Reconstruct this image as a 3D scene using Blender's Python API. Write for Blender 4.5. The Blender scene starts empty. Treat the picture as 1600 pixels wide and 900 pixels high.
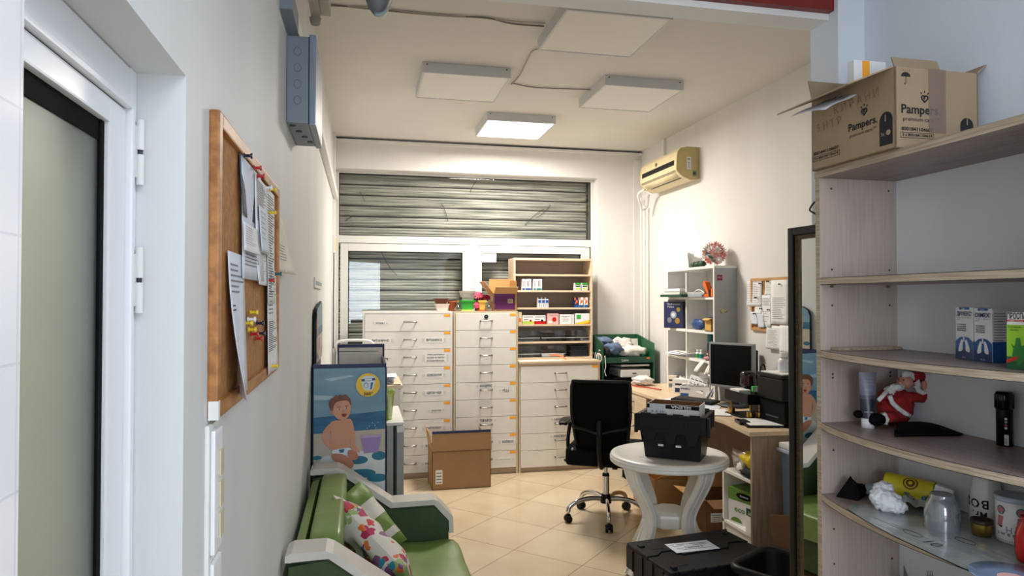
import bpy, bmesh, math, random
from mathutils import Vector, Matrix, noise
random.seed(7)
R = math.radians
SC = bpy.context.scene
COL = SC.collection
# ------------------------------------------------------------------ camera
FPX, YAW, PIT = 1070.0, R(12.4), R(0.96)
CAM = Vector((0, 0, 1.65))
_F = Vector((math.sin(YAW)*math.cos(PIT), math.cos(YAW)*math.cos(PIT), math.sin(PIT)))
_R = Vector((math.cos(YAW), -math.sin(YAW), 0))
_U = _R.cross(_F)
cd = bpy.data.cameras.new('camera'); cam = bpy.data.objects.new('camera', cd); COL.objects.link(cam)
cd.sensor_width = 36; cd.lens = FPX/1600*36; cd.clip_start = .02
m3 = Matrix((_R, _U, -_F)).transposed()
cam.matrix_world = Matrix.Translation(CAM) @ m3.to_4x4()
SC.camera = cam
# ------------------------------------------------------------------ colour management, world, lights
vs = SC.view_settings
vs.view_transform = 'Standard'; vs.look = 'None'; vs.exposure = 0.04; vs.gamma = 1; vs.use_curve_mapping = False
SC.cycles.max_bounces = 10; SC.cycles.diffuse_bounces = 5; SC.cycles.transparent_max_bounces = 16
w = bpy.data.worlds.new('world'); SC.world = w; w.use_nodes = True
w.node_tree.nodes['Background'].inputs[0].default_value = (.55, .62, .7, 1)
w.node_tree.nodes['Background'].inputs[1].default_value = .15
def area(name, loc, rot, sx, sy, power, col):
    l = bpy.data.lights.new(name, 'AREA'); l.shape = 'RECTANGLE'; l.size = sx; l.size_y = sy
    l.energy = power; l.color = col
    o = bpy.data.objects.new(name, l); COL.objects.link(o); o.location = loc; o.rotation_euler = rot
    return o
# the one lit ceiling panel of the back room, the cool lamp of the front room, the lamp behind the frosted door
area('panel_light', (1.327, 5.95, 3.13), (0, 0, 0), .56, .56, 84, (1, .935, .85))
area('front_room_light', (.85, -.25, 2.80), (0, 0, 0), 1.4, 1.1, 28, (.80, .89, 1))
area('rear_fill_light', (-.02, -2.0, 1.75), (R(90), 0, R(-42)), 1.2, 1.5, 54, (.80, .89, 1))  # added cool fill behind the camera, no window there, turned towards the near shelf
area('side_room_light', (-1.3, .9, 2.6), (0, 0, 0), 1.2, 1.2, 42, (.98, 1, .90))
H, BY, XL, XR = 3.23, 6.85, -.262, 2.92

def ray(u, v): return _F + _R*((u-800)/FPX) + _U*((450-v)/FPX)
def X(u, v, x): r = ray(u, v); return CAM + r*(x/r.x)
def Y(u, v, y): r = ray(u, v); return CAM + r*(y/r.y)
def Z(u, v, z): r = ray(u, v); return CAM + r*((z-1.65)/r.z)

# ------------------------------------------------------------------ materials
def lin(c): return tuple(((x/255)/12.92 if x/255 <= .04045 else ((x/255+.055)/1.055)**2.4) for x in c)
_M = {}
def mat(name, rgb, rough=.5, metal=0, var=.05, scale=14, bump=0, bscale=None, trans=0, emit=0, stretch=None, rgb2=None, coat=0, spec=.5, dist=0, detail=3):
    if name in _M: return _M[name]
    m = bpy.data.materials.new(name); m.use_nodes = True; nt = m.node_tree
    p = nt.nodes['Principled BSDF']; c = lin(rgb)
    tc = nt.nodes.new('ShaderNodeTexCoord'); mp = nt.nodes.new('ShaderNodeMapping')
    nt.links.new(tc.outputs['Object'], mp.inputs[0])
    if stretch: mp.inputs['Scale'].default_value = stretch
    n = nt.nodes.new('ShaderNodeTexNoise'); n.inputs['Scale'].default_value = scale; n.inputs['Detail'].default_value = detail
    n.inputs['Distortion'].default_value = dist
    nt.links.new(mp.outputs[0], n.inputs['Vector'])
    cr = nt.nodes.new('ShaderNodeValToRGB')
    if rgb2: a, b = lin(rgb2), c
    else: a, b = tuple(x*(1-var) for x in c), tuple(min(1, x*(1+var)) for x in c)
    cr.color_ramp.elements[0].color = (*a, 1); cr.color_ramp.elements[1].color = (*b, 1)
    cr.color_ramp.elements[0].position = .35; cr.color_ramp.elements[1].position = .65
    nt.links.new(n.outputs[0], cr.inputs[0]); nt.links.new(cr.outputs[0], p.inputs['Base Color'])
    p.inputs['Roughness'].default_value = rough; p.inputs['Metallic'].default_value = metal
    p.inputs['Specular IOR Level'].default_value = spec
    if coat: p.inputs['Coat Weight'].default_value = coat; p.inputs['Coat Roughness'].default_value = .08
    if trans: p.inputs['Transmission Weight'].default_value = trans
    if emit:
        p.inputs['Emission Color'].default_value = (*c, 1); p.inputs['Emission Strength'].default_value = emit
    if bump:
        b2 = nt.nodes.new('ShaderNodeBump'); b2.inputs['Strength'].default_value = bump; b2.inputs['Distance'].default_value = .01
        n2 = nt.nodes.new('ShaderNodeTexNoise'); n2.inputs['Scale'].default_value = bscale or scale; n2.inputs['Detail'].default_value = 4
        nt.links.new(mp.outputs[0], n2.inputs['Vector']); nt.links.new(n2.outputs[0], b2.inputs['Height'])
        nt.links.new(b2.outputs[0], p.inputs['Normal'])
    _M[name] = m; return m
def glass(name, tint=(255, 255, 255), refl=.09, rough=.02, dens=0, dcol=(200, 200, 200)):
    if name in _M: return _M[name]
    m = bpy.data.materials.new(name); m.use_nodes = True; nt = m.node_tree
    for n in list(nt.nodes): nt.nodes.remove(n)
    out = nt.nodes.new('ShaderNodeOutputMaterial'); t = nt.nodes.new('ShaderNodeBsdfTransparent'); t.inputs[0].default_value = (*lin(tint), 1)
    g = nt.nodes.new('ShaderNodeBsdfGlossy'); g.inputs['Roughness'].default_value = rough
    f = nt.nodes.new('ShaderNodeLayerWeight'); f.inputs[0].default_value = .35
    mr = nt.nodes.new('ShaderNodeMath'); mr.operation = 'MULTIPLY_ADD'; mr.inputs[1].default_value = .45; mr.inputs[2].default_value = refl
    nt.links.new(f.outputs['Facing'], mr.inputs[0])
    mx = nt.nodes.new('ShaderNodeMixShader'); nt.links.new(mr.outputs[0], mx.inputs[0])
    src = t
    if dens:
        d = nt.nodes.new('ShaderNodeBsdfDiffuse'); d.inputs[0].default_value = (*lin(dcol), 1)
        m2 = nt.nodes.new('ShaderNodeMixShader'); m2.inputs[0].default_value = dens
        nt.links.new(t.outputs[0], m2.inputs[1]); nt.links.new(d.outputs[0], m2.inputs[2]); src = m2
    nt.links.new(src.outputs[0], mx.inputs[1]); nt.links.new(g.outputs[0], mx.inputs[2]); nt.links.new(mx.outputs[0], out.inputs[0])
    _M[name] = m; return m
def P_(m): return m.node_tree.nodes['Principled BSDF']

WHITE = mat('white_paint', (232, 231, 228), .55, var=.02, scale=3, bump=.05, bscale=60)
WALLB = mat('cool_white_wall', (222, 230, 240), .55, var=.03, scale=2.2, bump=.08, bscale=45, stretch=(1, 1, .35))
WALLP = mat('wall_plaster', (226, 224, 220), .6, var=.035, scale=2.2, bump=.08, bscale=45, stretch=(1, 1, .35))
CEILP = mat('ceiling_paint', (222, 219, 214), .8, var=.02, scale=2, bump=.05, bscale=50)
PVCW = mat('window_pvc', (214, 213, 208), .35, var=.01)
WALLL = mat('left_wall_plaster', (212, 213, 212), .6, var=.045, scale=2.2, bump=.08, bscale=45, stretch=(1, 1, .35))
PVC = mat('white_pvc', (236, 237, 240), .3, var=.01)
PVCG = mat('white_gloss', (240, 240, 242), .12, var=.01)
PLW = mat('white_plastic', (228, 227, 222), .35, var=.02)
PLG = mat('pale_grey_plastic', (150, 160, 172), .4, var=.03)
BOXG = mat('junction_box_grey', (124, 132, 144), .42, var=.04)
BOXL = mat('junction_cover_grey', (128, 140, 158), .35, var=.03)
BLK = mat('black_plastic', (9, 9, 11), .42, var=.1, spec=.25)
BLKM = mat('black_matte', (5, 5, 6), .8, var=.1, spec=.15)
BLKG = mat('black_gloss', (8, 8, 10), .12, var=.05)
DKG = mat('dark_grey', (48, 50, 54), .5)
CRATE = mat('crate_plastic', (19, 20, 27), .42, var=.08, scale=30, spec=.3)
CHR = mat('chrome', (205, 205, 208), .12, metal=1, var=.02)
STEEL = mat('brushed_steel', (150, 148, 145), .3, metal=1, var=.08)
PAPER = mat('paper', (232, 232, 232), .7, var=.02, scale=30)
PAPER2 = mat('paper_cool', (214, 219, 228), .7, var=.03, scale=20)
PAPER3 = mat('paper_warm', (226, 219, 205), .7, var=.03, scale=20)
INK = mat('ink', (22, 22, 26), .7, var=.02)
INKG = mat('grey_print', (120, 122, 128), .7, var=.05)
INKD = mat('photocopy_dark', (88, 92, 98), .7, var=.25, scale=12)
CARD = mat('cardboard', (158, 122, 84), .75, var=.04, scale=6, bump=.06, bscale=80)
CARD2 = mat('cardboard_light', (196, 152, 98), .75, var=.04, scale=6)
CARD3 = mat('cardboard_dark', (120, 82, 50), .75, var=.05, scale=6)
CARDK = mat('cardboard_kraft_grey', (158, 136, 108), .75, var=.04, scale=8, bump=.05, bscale=90)
CORK = mat('cork', (170, 118, 66), .85, var=.16, scale=60, bump=.3, bscale=160)
OAK = mat('oak_frame', (182, 122, 62), .45, rgb2=(146, 92, 42), scale=8, stretch=(6, 1, 6), bump=.05)
PINE = mat('light_frame', (205, 158, 100), .5, rgb2=(182, 134, 80), scale=8, stretch=(6, 1, 6))
WOODV = mat('ash_laminate_upright', (196, 182, 172), .45, rgb2=(182, 167, 157), scale=1, stretch=(170, 170, 5), detail=4)
WOODE = mat('ash_laminate_edge', (188, 172, 150), .42, rgb2=(148, 132, 112), scale=1, stretch=(60, 5, 260), detail=4)
WOODT = mat('ash_laminate_board', (150, 136, 130), .38, rgb2=(122, 108, 104), scale=1, stretch=(170, 5, 60), detail=4)
BEECH = mat('beige_laminate', (220, 200, 172), .42, rgb2=(206, 184, 156), scale=1, stretch=(5, 5, 90))
BEECHD = mat('desk_panel_laminate', (190, 165, 140), .42, rgb2=(168, 142, 118), scale=1, stretch=(60, 60, 6), detail=4)
BEECHT = mat('desk_top_laminate', (226, 202, 170), .33, rgb2=(212, 186, 150), scale=1, stretch=(60, 5, 60))
EDGE = mat('beige_edge', (206, 188, 160), .45, var=.03)
BACKB = mat('bookcase_back', (158, 144, 132), .6, var=.03)
DRW = mat('drawer_white', (228, 226, 220), .38, var=.015)
DRWB = mat('cabinet_white', (222, 220, 214), .4, var=.015)
PLINTH = mat('plinth_beige', (176, 156, 132), .5)
ORG = mat('orange_marker', (255, 168, 36), .5, var=.03)
GREEN = mat('green_leather', (114, 140, 72), .36, var=.10, scale=7, bump=.14, bscale=14)
GREEND = mat('green_velour', (50, 72, 36), .6, var=.12, scale=20, bump=.1, bscale=40)
WLEA = mat('white_leather', (206, 202, 194), .28, var=.05, scale=9, bump=.12, bscale=40)
SEAM = mat('dark_seam', (40, 52, 26), .7)
NAVY = mat('navy_card', (22, 36, 84), .5, var=.05)
DGRN = mat('dark_green_stand', (20, 70, 52), .4, var=.08)
DGRN2 = mat('green_board', (30, 92, 58), .45, var=.08)
RED = mat('red_plastic', (190, 22, 20), .3)
REDCL = mat('red_plush', (150, 22, 24), .9, var=.15, scale=40, bump=.4, bscale=120)
FUR = mat('white_plush', (225, 222, 220), .95, var=.08, scale=60, bump=.8, bscale=120)
SKIN = mat('doll_skin', (214, 150, 128), .5)
YEL = mat('yellow_plastic', (230, 205, 40), .35)
YELD = mat('yellow_bag', (222, 196, 24), .35, var=.15, scale=14, bump=.4, bscale=20)
PURP = mat('purple_print', (92, 22, 92), .5)
TERRA = mat('terracotta', (168, 84, 44), .7, var=.06)
TERRB = mat('brown_plastic', (110, 58, 38), .5)
LGRN = mat('bright_green_plastic', (54, 168, 62), .35)
LIME = mat('lime_plastic', (180, 205, 90), .4)
PINK = mat('pink_petals', (226, 96, 132), .7, var=.2, scale=60)
CORAL = mat('coral_petals', (226, 140, 130), .6, var=.15, scale=60)
GREYG = mat('grey_green_leaf', (120, 140, 130), .6)
DLEAF = mat('dark_green_leaf', (34, 70, 32), .6, var=.2, scale=60)
ORPL = mat('orange_plastic', (232, 108, 34), .35)
BLUEB = mat('blue_print', (26, 84, 156), .4)
BLUED = mat('dark_blue_print', (24, 36, 84), .4)
TEAL = mat('teal_print', (30, 130, 140), .4)
DENIM = mat('slate_blue_cloth', (92, 108, 136), .8, var=.15, scale=30, bump=.5, bscale=18)
DCLOTH = mat('dark_cloth', (30, 33, 42), .85, var=.15, scale=30, bump=.4, bscale=30)
CREAM = mat('aged_cream_plastic', (226, 210, 168), .42, var=.03)
CREAMD = mat('yellowed_plastic', (190, 172, 118), .45, var=.05)
BRASS = mat('brass', (190, 150, 80), .25, metal=1)
GOLD = mat('gold_lid', (168, 140, 70), .35, metal=.8, var=.05)
CERA = mat('white_ceramic', (236, 234, 232), .12, var=.01)
LILAC = mat('pale_blue_lid', (190, 198, 216), .25, var=.02)
CLEAR = glass('clear_plastic', (238, 240, 240), .08)
CLEARG = glass('window_glass', (252, 253, 252), .04, .01)
MUGG = glass('ribbed_glass', (215, 220, 222), .12, .1, .34, (180, 185, 188))
BOTTG = glass('bottle_glass', (225, 225, 215), .14, .05)
FOILP = glass('thin_plastic_bag', (235, 235, 230), .12, .2, .35, (215, 210, 200))
MIRR = mat('mirror_silver', (235, 238, 236), .015, metal=1, var=.0)
SCREEN = mat('screen_black', (4, 4, 5), .3, var=.02, spec=.15)
LEDON = mat('lit_diffuser', (255, 246, 228), .4, emit=5.0, var=.0)
LEDOFF = mat('unlit_diffuser', (232, 230, 224), .45, var=.01)
LEDF = mat('panel_frame_white', (205, 207, 208), .4, var=.02)
SHUT = mat('shutter_slat', (204, 203, 194), .5, rgb2=(128, 130, 124), scale=1.6, stretch=(1.2, 1, 38), detail=5)
SHUTD = mat('shutter_seam', (24, 27, 26), .7)
BEIGEB = mat('beige_print', (214, 190, 150), .6)

# ------------------------------------------------------------------ mesh builder
_T = {}
def text_mesh(s, bold):
    k = (s, bold)
    if k not in _T:
        c = bpy.data.curves.new('t', 'FONT'); c.body = s; c.size = 1; c.align_x = 'CENTER'; c.align_y = 'CENTER'
        c.offset = .022 if bold else 0; c.resolution_u = 2
        o = bpy.data.objects.new('t', c); COL.objects.link(o)
        bpy.context.view_layer.update()
        me = o.evaluated_get(bpy.context.evaluated_depsgraph_get()).to_mesh()
        vv = [v.co.copy() for v in me.vertices]; ff = [tuple(p.vertices) for p in me.polygons]
        o.evaluated_get(bpy.context.evaluated_depsgraph_get()).to_mesh_clear()
        bpy.data.objects.remove(o); bpy.data.curves.remove(c)
        xs = [v.x for v in vv] or [0, 1]
        _T[k] = (vv, ff, max(xs)-min(xs), (max(xs)+min(xs))/2)
    return _T[k]
def V(*a): return Vector(a)
def frame_of(d):
    d = d.normalized(); a = V(0, 0, 1) if abs(d.z) < .9 else V(1, 0, 0)
    x = d.cross(a).normalized(); return x, d.cross(x).normalized()
class B:
    def __init__(s): s.v = []; s.f = []; s.m = []; s.mats = []; s.sm = []; s.M = Matrix.Identity(4)
    def mi(s, m):
        if m not in s.mats: s.mats.append(m)
        return s.mats.index(m)
    def add(s, vs_, fs, m, smooth=False):
        n = len(s.v); i = s.mi(m)
        s.v += [s.M @ Vector(p) for p in vs_]
        for f in fs: s.f.append(tuple(n+k for k in f)); s.m.append(i); s.sm.append(smooth)
        return s
    def frombm(s, bm, m, smooth=False):
        bm.verts.index_update()
        s.add([v.co.copy() for v in bm.verts], [[v.index for v in f.verts] for f in bm.faces], m, smooth); bm.free(); return s
    def box(s, x0, x1, y0, y1, z0, z1, m, bev=0):
        x0, x1 = min(x0, x1), max(x0, x1); y0, y1 = min(y0, y1), max(y0, y1); z0, z1 = min(z0, z1), max(z0, z1)
        vs_ = [(x, y, z) for z in (z0, z1) for y in (y0, y1) for x in (x0, x1)]
        fs = [(0, 2, 3, 1), (4, 5, 7, 6), (0, 1, 5, 4), (2, 6, 7, 3), (0, 4, 6, 2), (1, 3, 7, 5)]
        if bev <= 0: return s.add(vs_, fs, m)
        bm = bmesh.new(); bv = [bm.verts.new(p) for p in vs_]
        for f in fs: bm.faces.new([bv[i] for i in f])
        bmesh.ops.bevel(bm, geom=list(bm.edges), offset=min(bev, .49*min(x1-x0, y1-y0, z1-z0)), segments=2, affect='EDGES', profile=.7)
        return s.frombm(bm, m)
    def prism(s, pts, ax, a0, a1, m, bev=0, smooth=False):
        def mk(p, a): return {'x': (a, p[0], p[1]), 'y': (p[0], a, p[1]), 'z': (p[0], p[1], a)}[ax]
        bm = bmesh.new(); n = len(pts)
        lo = [bm.verts.new(mk(p, a0)) for p in pts]; hi = [bm.verts.new(mk(p, a1)) for p in pts]
        bm.faces.new(lo); bm.faces.new(hi[::-1])
        for i in range(n): bm.faces.new((lo[i], hi[i], hi[(i+1) % n], lo[(i+1) % n]))
        bmesh.ops.recalc_face_normals(bm, faces=bm.faces)
        if bev > 0: bmesh.ops.bevel(bm, geom=list(bm.edges), offset=bev, segments=2, affect='EDGES', profile=.7)
        return s.frombm(bm, m, smooth)
    def cyl(s, p0, p1, r0, r1, m, n=20, caps=True, smooth=True):
        p0, p1 = Vector(p0), Vector(p1); x, y = frame_of(p1-p0)
        vs_ = [p+(x*math.cos(2*math.pi*i/n)+y*math.sin(2*math.pi*i/n))*r for p, r in ((p0, r0), (p1, r1)) for i in range(n)]
        s.add(vs_, [(i, (i+1) % n, n+(i+1) % n, n+i) for i in range(n)], m, smooth)
        if caps: s.add(vs_, [tuple(range(n))[::-1], tuple(range(n, 2*n))], m)
        return s
    def tube(s, pts, r, m, n=8, closed=False, rs=None, flat=1):
        pts = [Vector(p) for p in pts]; k = len(pts); vs_ = []; prev = None
        for i, p in enumerate(pts):
            a = pts[(i-1) % k] if (closed or i) else p; b_ = pts[(i+1) % k] if (closed or i < k-1) else p
            d = (b_-a).normalized()
            if prev is None: x, y = frame_of(d)
            else: x = (prev - d*prev.dot(d)).normalized(); y = d.cross(x)
            prev = x; rr = rs[i] if rs else r
            vs_ += [p+(x*math.cos(2*math.pi*j/n)+y*math.sin(2*math.pi*j/n)*flat)*rr for j in range(n)]
        fs = []
        for i in range(k if closed else k-1):
            a, b_ = i*n, ((i+1) % k)*n
            fs += [(a+j, a+(j+1) % n, b_+(j+1) % n, b_+j) for j in range(n)]
        if not closed: fs += [tuple(range(n))[::-1], tuple(range((k-1)*n, k*n))]
        return s.add(vs_, fs, m, True)
    def lathe(s, prof, c, m, n=32, smooth=True, sx=1, sy=1):
        c = Vector(c); vs_ = []
        for r, z in prof: vs_ += [c+V(r*sx*math.cos(2*math.pi*i/n), r*sy*math.sin(2*math.pi*i/n), z) for i in range(n)]
        fs = []
        for k in range(len(prof)-1):
            a, b_ = k*n, (k+1)*n
            fs += [(a+i, a+(i+1) % n, b_+(i+1) % n, b_+i) for i in range(n)]
        return s.add(vs_, fs, m, smooth)
    def sheet(s, fn, nu, nv, m, smooth=True, mfn=None, th=0):
        vs_ = [Vector(fn(i/nu, j/nv)) for j in range(nv+1) for i in range(nu+1)]
        q = [(j*(nu+1)+i, j*(nu+1)+i+1, (j+1)*(nu+1)+i+1, (j+1)*(nu+1)+i) for j in range(nv) for i in range(nu)]
        if mfn:
            n0 = len(s.v); s.v += [s.M @ p for p in vs_]
            for k, f in enumerate(q):
                s.f.append(tuple(n0+x for x in f)); s.m.append(s.mi(mfn((k % nu+.5)/nu, (k//nu+.5)/nv))); s.sm.append(smooth)
            return s
        if th:
            n = (vs_[1]-vs_[0]).cross(vs_[nu+1]-vs_[0]).normalized()*th; N = len(vs_)
            vs_ += [p-n for p in vs_]; q2 = [tuple(N+x for x in f[::-1]) for f in q]
            rim = list(range(nu+1)) + [j*(nu+1)+nu for j in range(1, nv+1)] + [nv*(nu+1)+i for i in range(nu-1, -1, -1)] + [j*(nu+1) for j in range(nv-1, 0, -1)]
            q = q+q2+[(rim[i], rim[i-1], N+rim[i-1], N+rim[i]) for i in range(len(rim))]
        return s.add(vs_, q, m, smooth)
    def poly(s, pts, m): return s.add(pts, [tuple(range(len(pts)))], m)
    def blob(s, c, r, m, amp=.15, freq=3, seed=0, sub=3, rot=0):
        bm = bmesh.new(); bmesh.ops.create_icosphere(bm, subdivisions=sub, radius=1)
        c = Vector(c); rm = Matrix.Rotation(rot, 3, 'Z')
        for v in bm.verts:
            n = noise.noise(v.co*freq+V(seed*3.1, seed*7.7, seed)); n2 = noise.noise(v.co*freq*2.7+V(seed, 5, seed*2))
            v.co *= 1+amp*(n+.5*n2)*1.6
            v.co = rm @ V(v.co.x*r[0], v.co.y*r[1], v.co.z*r[2]) + c
        return s.frombm(bm, m, True)
    def text(s, t, o, xd, yd, size, m, bold=False, width=None, off=.0006):
        vv, ff, wd, cx = text_mesh(t, bold); xd = Vector(xd).normalized(); yd = Vector(yd).normalized(); n = xd.cross(yd)
        k = size if not width else width/wd; o = Vector(o)
        return s.add([o+xd*((p.x-cx)*k)+yd*(p.y*(size if size else k))+n*off for p in vv], ff, m)
    def mesh(s, name, shift):
        me = bpy.data.meshes.new(name); me.from_pydata([tuple(p-shift) for p in s.v], [], s.f)
        for m in s.mats: me.materials.append(m)
        for p, i, sm in zip(me.polygons, s.m, s.sm): p.material_index = i; p.use_smooth = sm
        me.update(); return me
    def build(s, name, parent, label=None):
        root = parent
        while root.parent: root = root.parent
        o = bpy.data.objects.new(name, s.mesh(name, Vector(root.location))); COL.objects.link(o); o.parent = parent
        if label: o['label'] = label
        return o
    def thing(s, name, label, cat, group=None, kind=None):
        xs = [p.x for p in s.v]; ys = [p.y for p in s.v]; zs = [p.z for p in s.v]
        c = V((min(xs)+max(xs))/2, (min(ys)+max(ys))/2, min(zs))
        o = bpy.data.objects.new(name, s.mesh(name, c)); COL.objects.link(o); o.location = c
        if kind == 'structure':
            o['kind'] = 'structure'
        else:
            o['label'] = label; o['category'] = cat
            if kind: o['kind'] = kind
        if group: o['group'] = group
        return o
def struct(name, b): return b.thing(name, None, None, kind='structure')
def thing(name, label, cat, loc=(0, 0, 0), group=None):
    o = bpy.data.objects.new(name, None); COL.objects.link(o); o.location = loc; o.empty_display_size = .05
    o['label'] = label; o['category'] = cat
    if group: o['group'] = group
    return o
def place(o, loc, rz=0): o.location = loc; o.rotation_euler = (0, 0, rz); return o
def copy_tree(o, parent=None):
    c = o.copy(); COL.objects.link(c); c.parent = parent
    for ch in o.children: copy_tree(ch, c)
    return c
def poly2(b, pts, fn, m): b.poly([fn(*p) for p in pts], m)
def smoothpts(pts, n=4, closed=True):
    out = []; k = len(pts)
    for i in range(k if closed else k-1):
        p0, p1, p2, p3 = (pts[(i-1) % k], pts[i], pts[(i+1) % k], pts[(i+2) % k]) if closed else (pts[max(i-1, 0)], pts[i], pts[i+1], pts[min(i+2, k-1)])
        for j in range(n):
            t = j/n
            out.append(tuple(.5*((2*b)+(-a+c)*t+(2*a-5*b+4*c-d)*t*t+(-a+3*b-3*c+d)*t**3) for a, b, c, d in zip(p0, p1, p2, p3)))
    if not closed: out.append(tuple(pts[-1]))
    return out
def circ(cx, cy, r, n=24, ry=None): return [(cx+r*math.cos(2*math.pi*i/n), cy+(ry or r)*math.sin(2*math.pi*i/n)) for i in range(n)]
# ================================================================== STRUCTURE
def floor_mat():
    m = bpy.data.materials.new('floor_tiles'); m.use_nodes = True; nt = m.node_tree; p = P_(m)
    tc = nt.nodes.new('ShaderNodeTexCoord'); mp = nt.nodes.new('ShaderNodeMapping'); mp.vector_type = 'POINT'
    mp.inputs['Rotation'].default_value = (0, 0, R(-45)); mp.inputs['Location'].default_value = (.17, -.06, 0)
    nt.links.new(tc.outputs['Object'], mp.inputs[0])
    br = nt.nodes.new('ShaderNodeTexBrick'); br.offset = 0; br.squash = 1
    br.inputs['Scale'].default_value = 1; br.inputs['Mortar Size'].default_value = .0022; br.inputs['Brick Width'].default_value = .4975; br.inputs['Row Height'].default_value = .4975
    br.inputs['Color1'].default_value = (*lin((210, 192, 164)), 1); br.inputs['Color2'].default_value = (*lin((201, 182, 153)), 1); br.inputs['Mortar'].default_value = (*lin((110, 92, 72)), 1)
    br.inputs['Mortar Smooth'].default_value = .2
    nt.links.new(mp.outputs[0], br.inputs['Vector'])
    n = nt.nodes.new('ShaderNodeTexNoise'); n.inputs['Scale'].default_value = 3.5; n.inputs['Detail'].default_value = 6; nt.links.new(tc.outputs['Object'], n.inputs['Vector'])
    mx = nt.nodes.new('ShaderNodeMixRGB'); mx.blend_type = 'OVERLAY'; mx.inputs[0].default_value = .22
    nt.links.new(br.outputs['Color'], mx.inputs[1]); nt.links.new(n.outputs[0], mx.inputs[2]); nt.links.new(mx.outputs[0], p.inputs['Base Color'])
    mr = nt.nodes.new('ShaderNodeMapRange'); mr.inputs['To Min'].default_value = .12; mr.inputs['To Max'].default_value = .26
    nt.links.new(n.outputs[0], mr.inputs[0]); nt.links.new(mr.outputs[0], p.inputs['Roughness'])
    bp = nt.nodes.new('ShaderNodeBump'); bp.inputs['Strength'].default_value = .25; bp.inputs['Distance'].default_value = .002; bp.invert = True
    nt.links.new(br.outputs['Fac'], bp.inputs['Height']); nt.links.new(bp.outputs[0], p.inputs['Normal'])
    return m
def tile_mat():
    m = bpy.data.materials.new('glossy_wall_tiles'); m.use_nodes = True; nt = m.node_tree; p = P_(m)
    tc = nt.nodes.new('ShaderNodeTexCoord'); mp = nt.nodes.new('ShaderNodeMapping'); mp.inputs['Rotation'].default_value = (0, R(90), R(90))
    nt.links.new(tc.outputs['Object'], mp.inputs[0])
    br = nt.nodes.new('ShaderNodeTexBrick'); br.offset = 0; br.inputs['Scale'].default_value = 1; br.inputs['Mortar Size'].default_value = .0012
    br.inputs['Brick Width'].default_value = .1; br.inputs['Row Height'].default_value = .1
    br.inputs['Color1'].default_value = (*lin((236, 234, 234)), 1); br.inputs['Color2'].default_value = (*lin((232, 230, 231)), 1); br.inputs['Mortar'].default_value = (*lin((218, 217, 220)), 1)
    nt.links.new(mp.outputs[0], br.inputs['Vector']); nt.links.new(br.outputs[0], p.inputs['Base Color']); p.inputs['Roughness'].default_value = .12
    n = nt.nodes.new('ShaderNodeTexNoise'); n.inputs['Scale'].default_value = 8; nt.links.new(tc.outputs['Object'], n.inputs['Vector'])
    bp = nt.nodes.new('ShaderNodeBump'); bp.inputs['Strength'].default_value = .1; nt.links.new(n.outputs[0], bp.inputs['Height']); nt.links.new(bp.outputs[0], p.inputs['Normal'])
    return m
struct('floor', B().box(-2.2, 3.1, -2.6, 7.4, -.1, 0, floor_mat()))
struct('ceiling', B().box(-.46, 3.1, 2.3, 7.0, H, H+.1, CEILP))
struct('ceiling_front', B().box(-.46, 2.0, -2.6, 2.3, 2.85, 2.95, CEILP))
struct('wall_left', B().box(-.462, XL, 1.12, 7.3, 0, H, WALLL).box(-.462, XL, .61, 1.12, 1.99, H, WALLL))
struct('wall_left_tiled', B().box(-.40, XL, -2.6, .61, 0, 2.85, tile_mat()))
struct('wall_right', B().box(XR, XR+.12, 2.15, 7.3, 0, H, WALLP))
struct('wall_back', B().box(2.43, XR, BY, BY+.3, 0, H, WALLP).box(XL, 2.43, BY, BY+.3, 2.93, H, WALLP))
struct('wall_right_pier', B().box(1.68, XR, 2.15, 2.305, 0, H, WALLB))
struct('wall_right_near', B().box(1.79, 1.95, -2.6, 2.15, 0, 2.85, WALLB))
struct('wall_rear', B().box(-.46, 2.0, -2.7, -2.6, 0, 2.95, WALLP))
struct('trim_beam', B().box(XL, 1.79, 2.2, 2.305, 2.68, H, WHITE))
REDW = mat('red_brown_board', (120, 28, 18), .45, var=.1)
struct('trim_red_board', B().box(XL, 1.79, 2.17, 2.2, 2.703, 2.85, REDW))
# side room behind the frosted door
struct('wall_side_room', B().box(-2.2, -2.1, -.6, 3.0, 0, 2.8, mat('side_room_paint', (205, 204, 184), .8, var=.25, scale=1.2)).box(-2.2, -.462, 2.9, 3.0, 0, 2.8, _M['side_room_paint']).box(-2.2, -.40, -.7, -.6, 0, 2.8, _M['side_room_paint']).box(-2.2, -.46, -.6, 3.0, 2.8, 2.9, _M['side_room_paint']))
# ---- door_1: white pvc door with frosted glass, in the opening of the left wall
d1 = bpy.data.objects.new('door_1', None); COL.objects.link(d1); d1.location = (-.38, .66, 0); d1['kind'] = 'structure'
FX = -.33
zh = 1.905
b = B(); b.box(-.40, FX, 1.092, 1.12, 0, 1.99, PVC, .003).box(-.40, FX, .45, 1.092, 1.925, 1.988, PVC, .004)
b.box(-.40, FX+.007, 1.080, 1.092, 0, 1.935, PVC, .003).box(-.40, FX+.007, .45, 1.080, 1.925, 1.935, PVC, .003); b.build('door_frame', d1)
b = B(); b.box(-.395, FX-.002, 1.016, 1.078, .02, 1.923, PVC, .003).box(-.395, FX-.002, .42, 1.016, 1.890, 1.923, PVC, .003).box(-.395, FX-.002, .42, 1.016, .02, .1, PVC, .003); b.build('sash', d1)
b = B(); b.box(-.39, FX-.009, 1.002, 1.0155, .1, 1.8895, BLKM).box(-.39, FX-.011, .42, 1.002, 1.862, 1.8895, BLKM); b.build('gasket', d1, 'black rubber gasket round the glass')
FROST = mat('frosted_glass', (205, 212, 206), .42, var=.04, trans=.9, scale=4)
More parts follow.
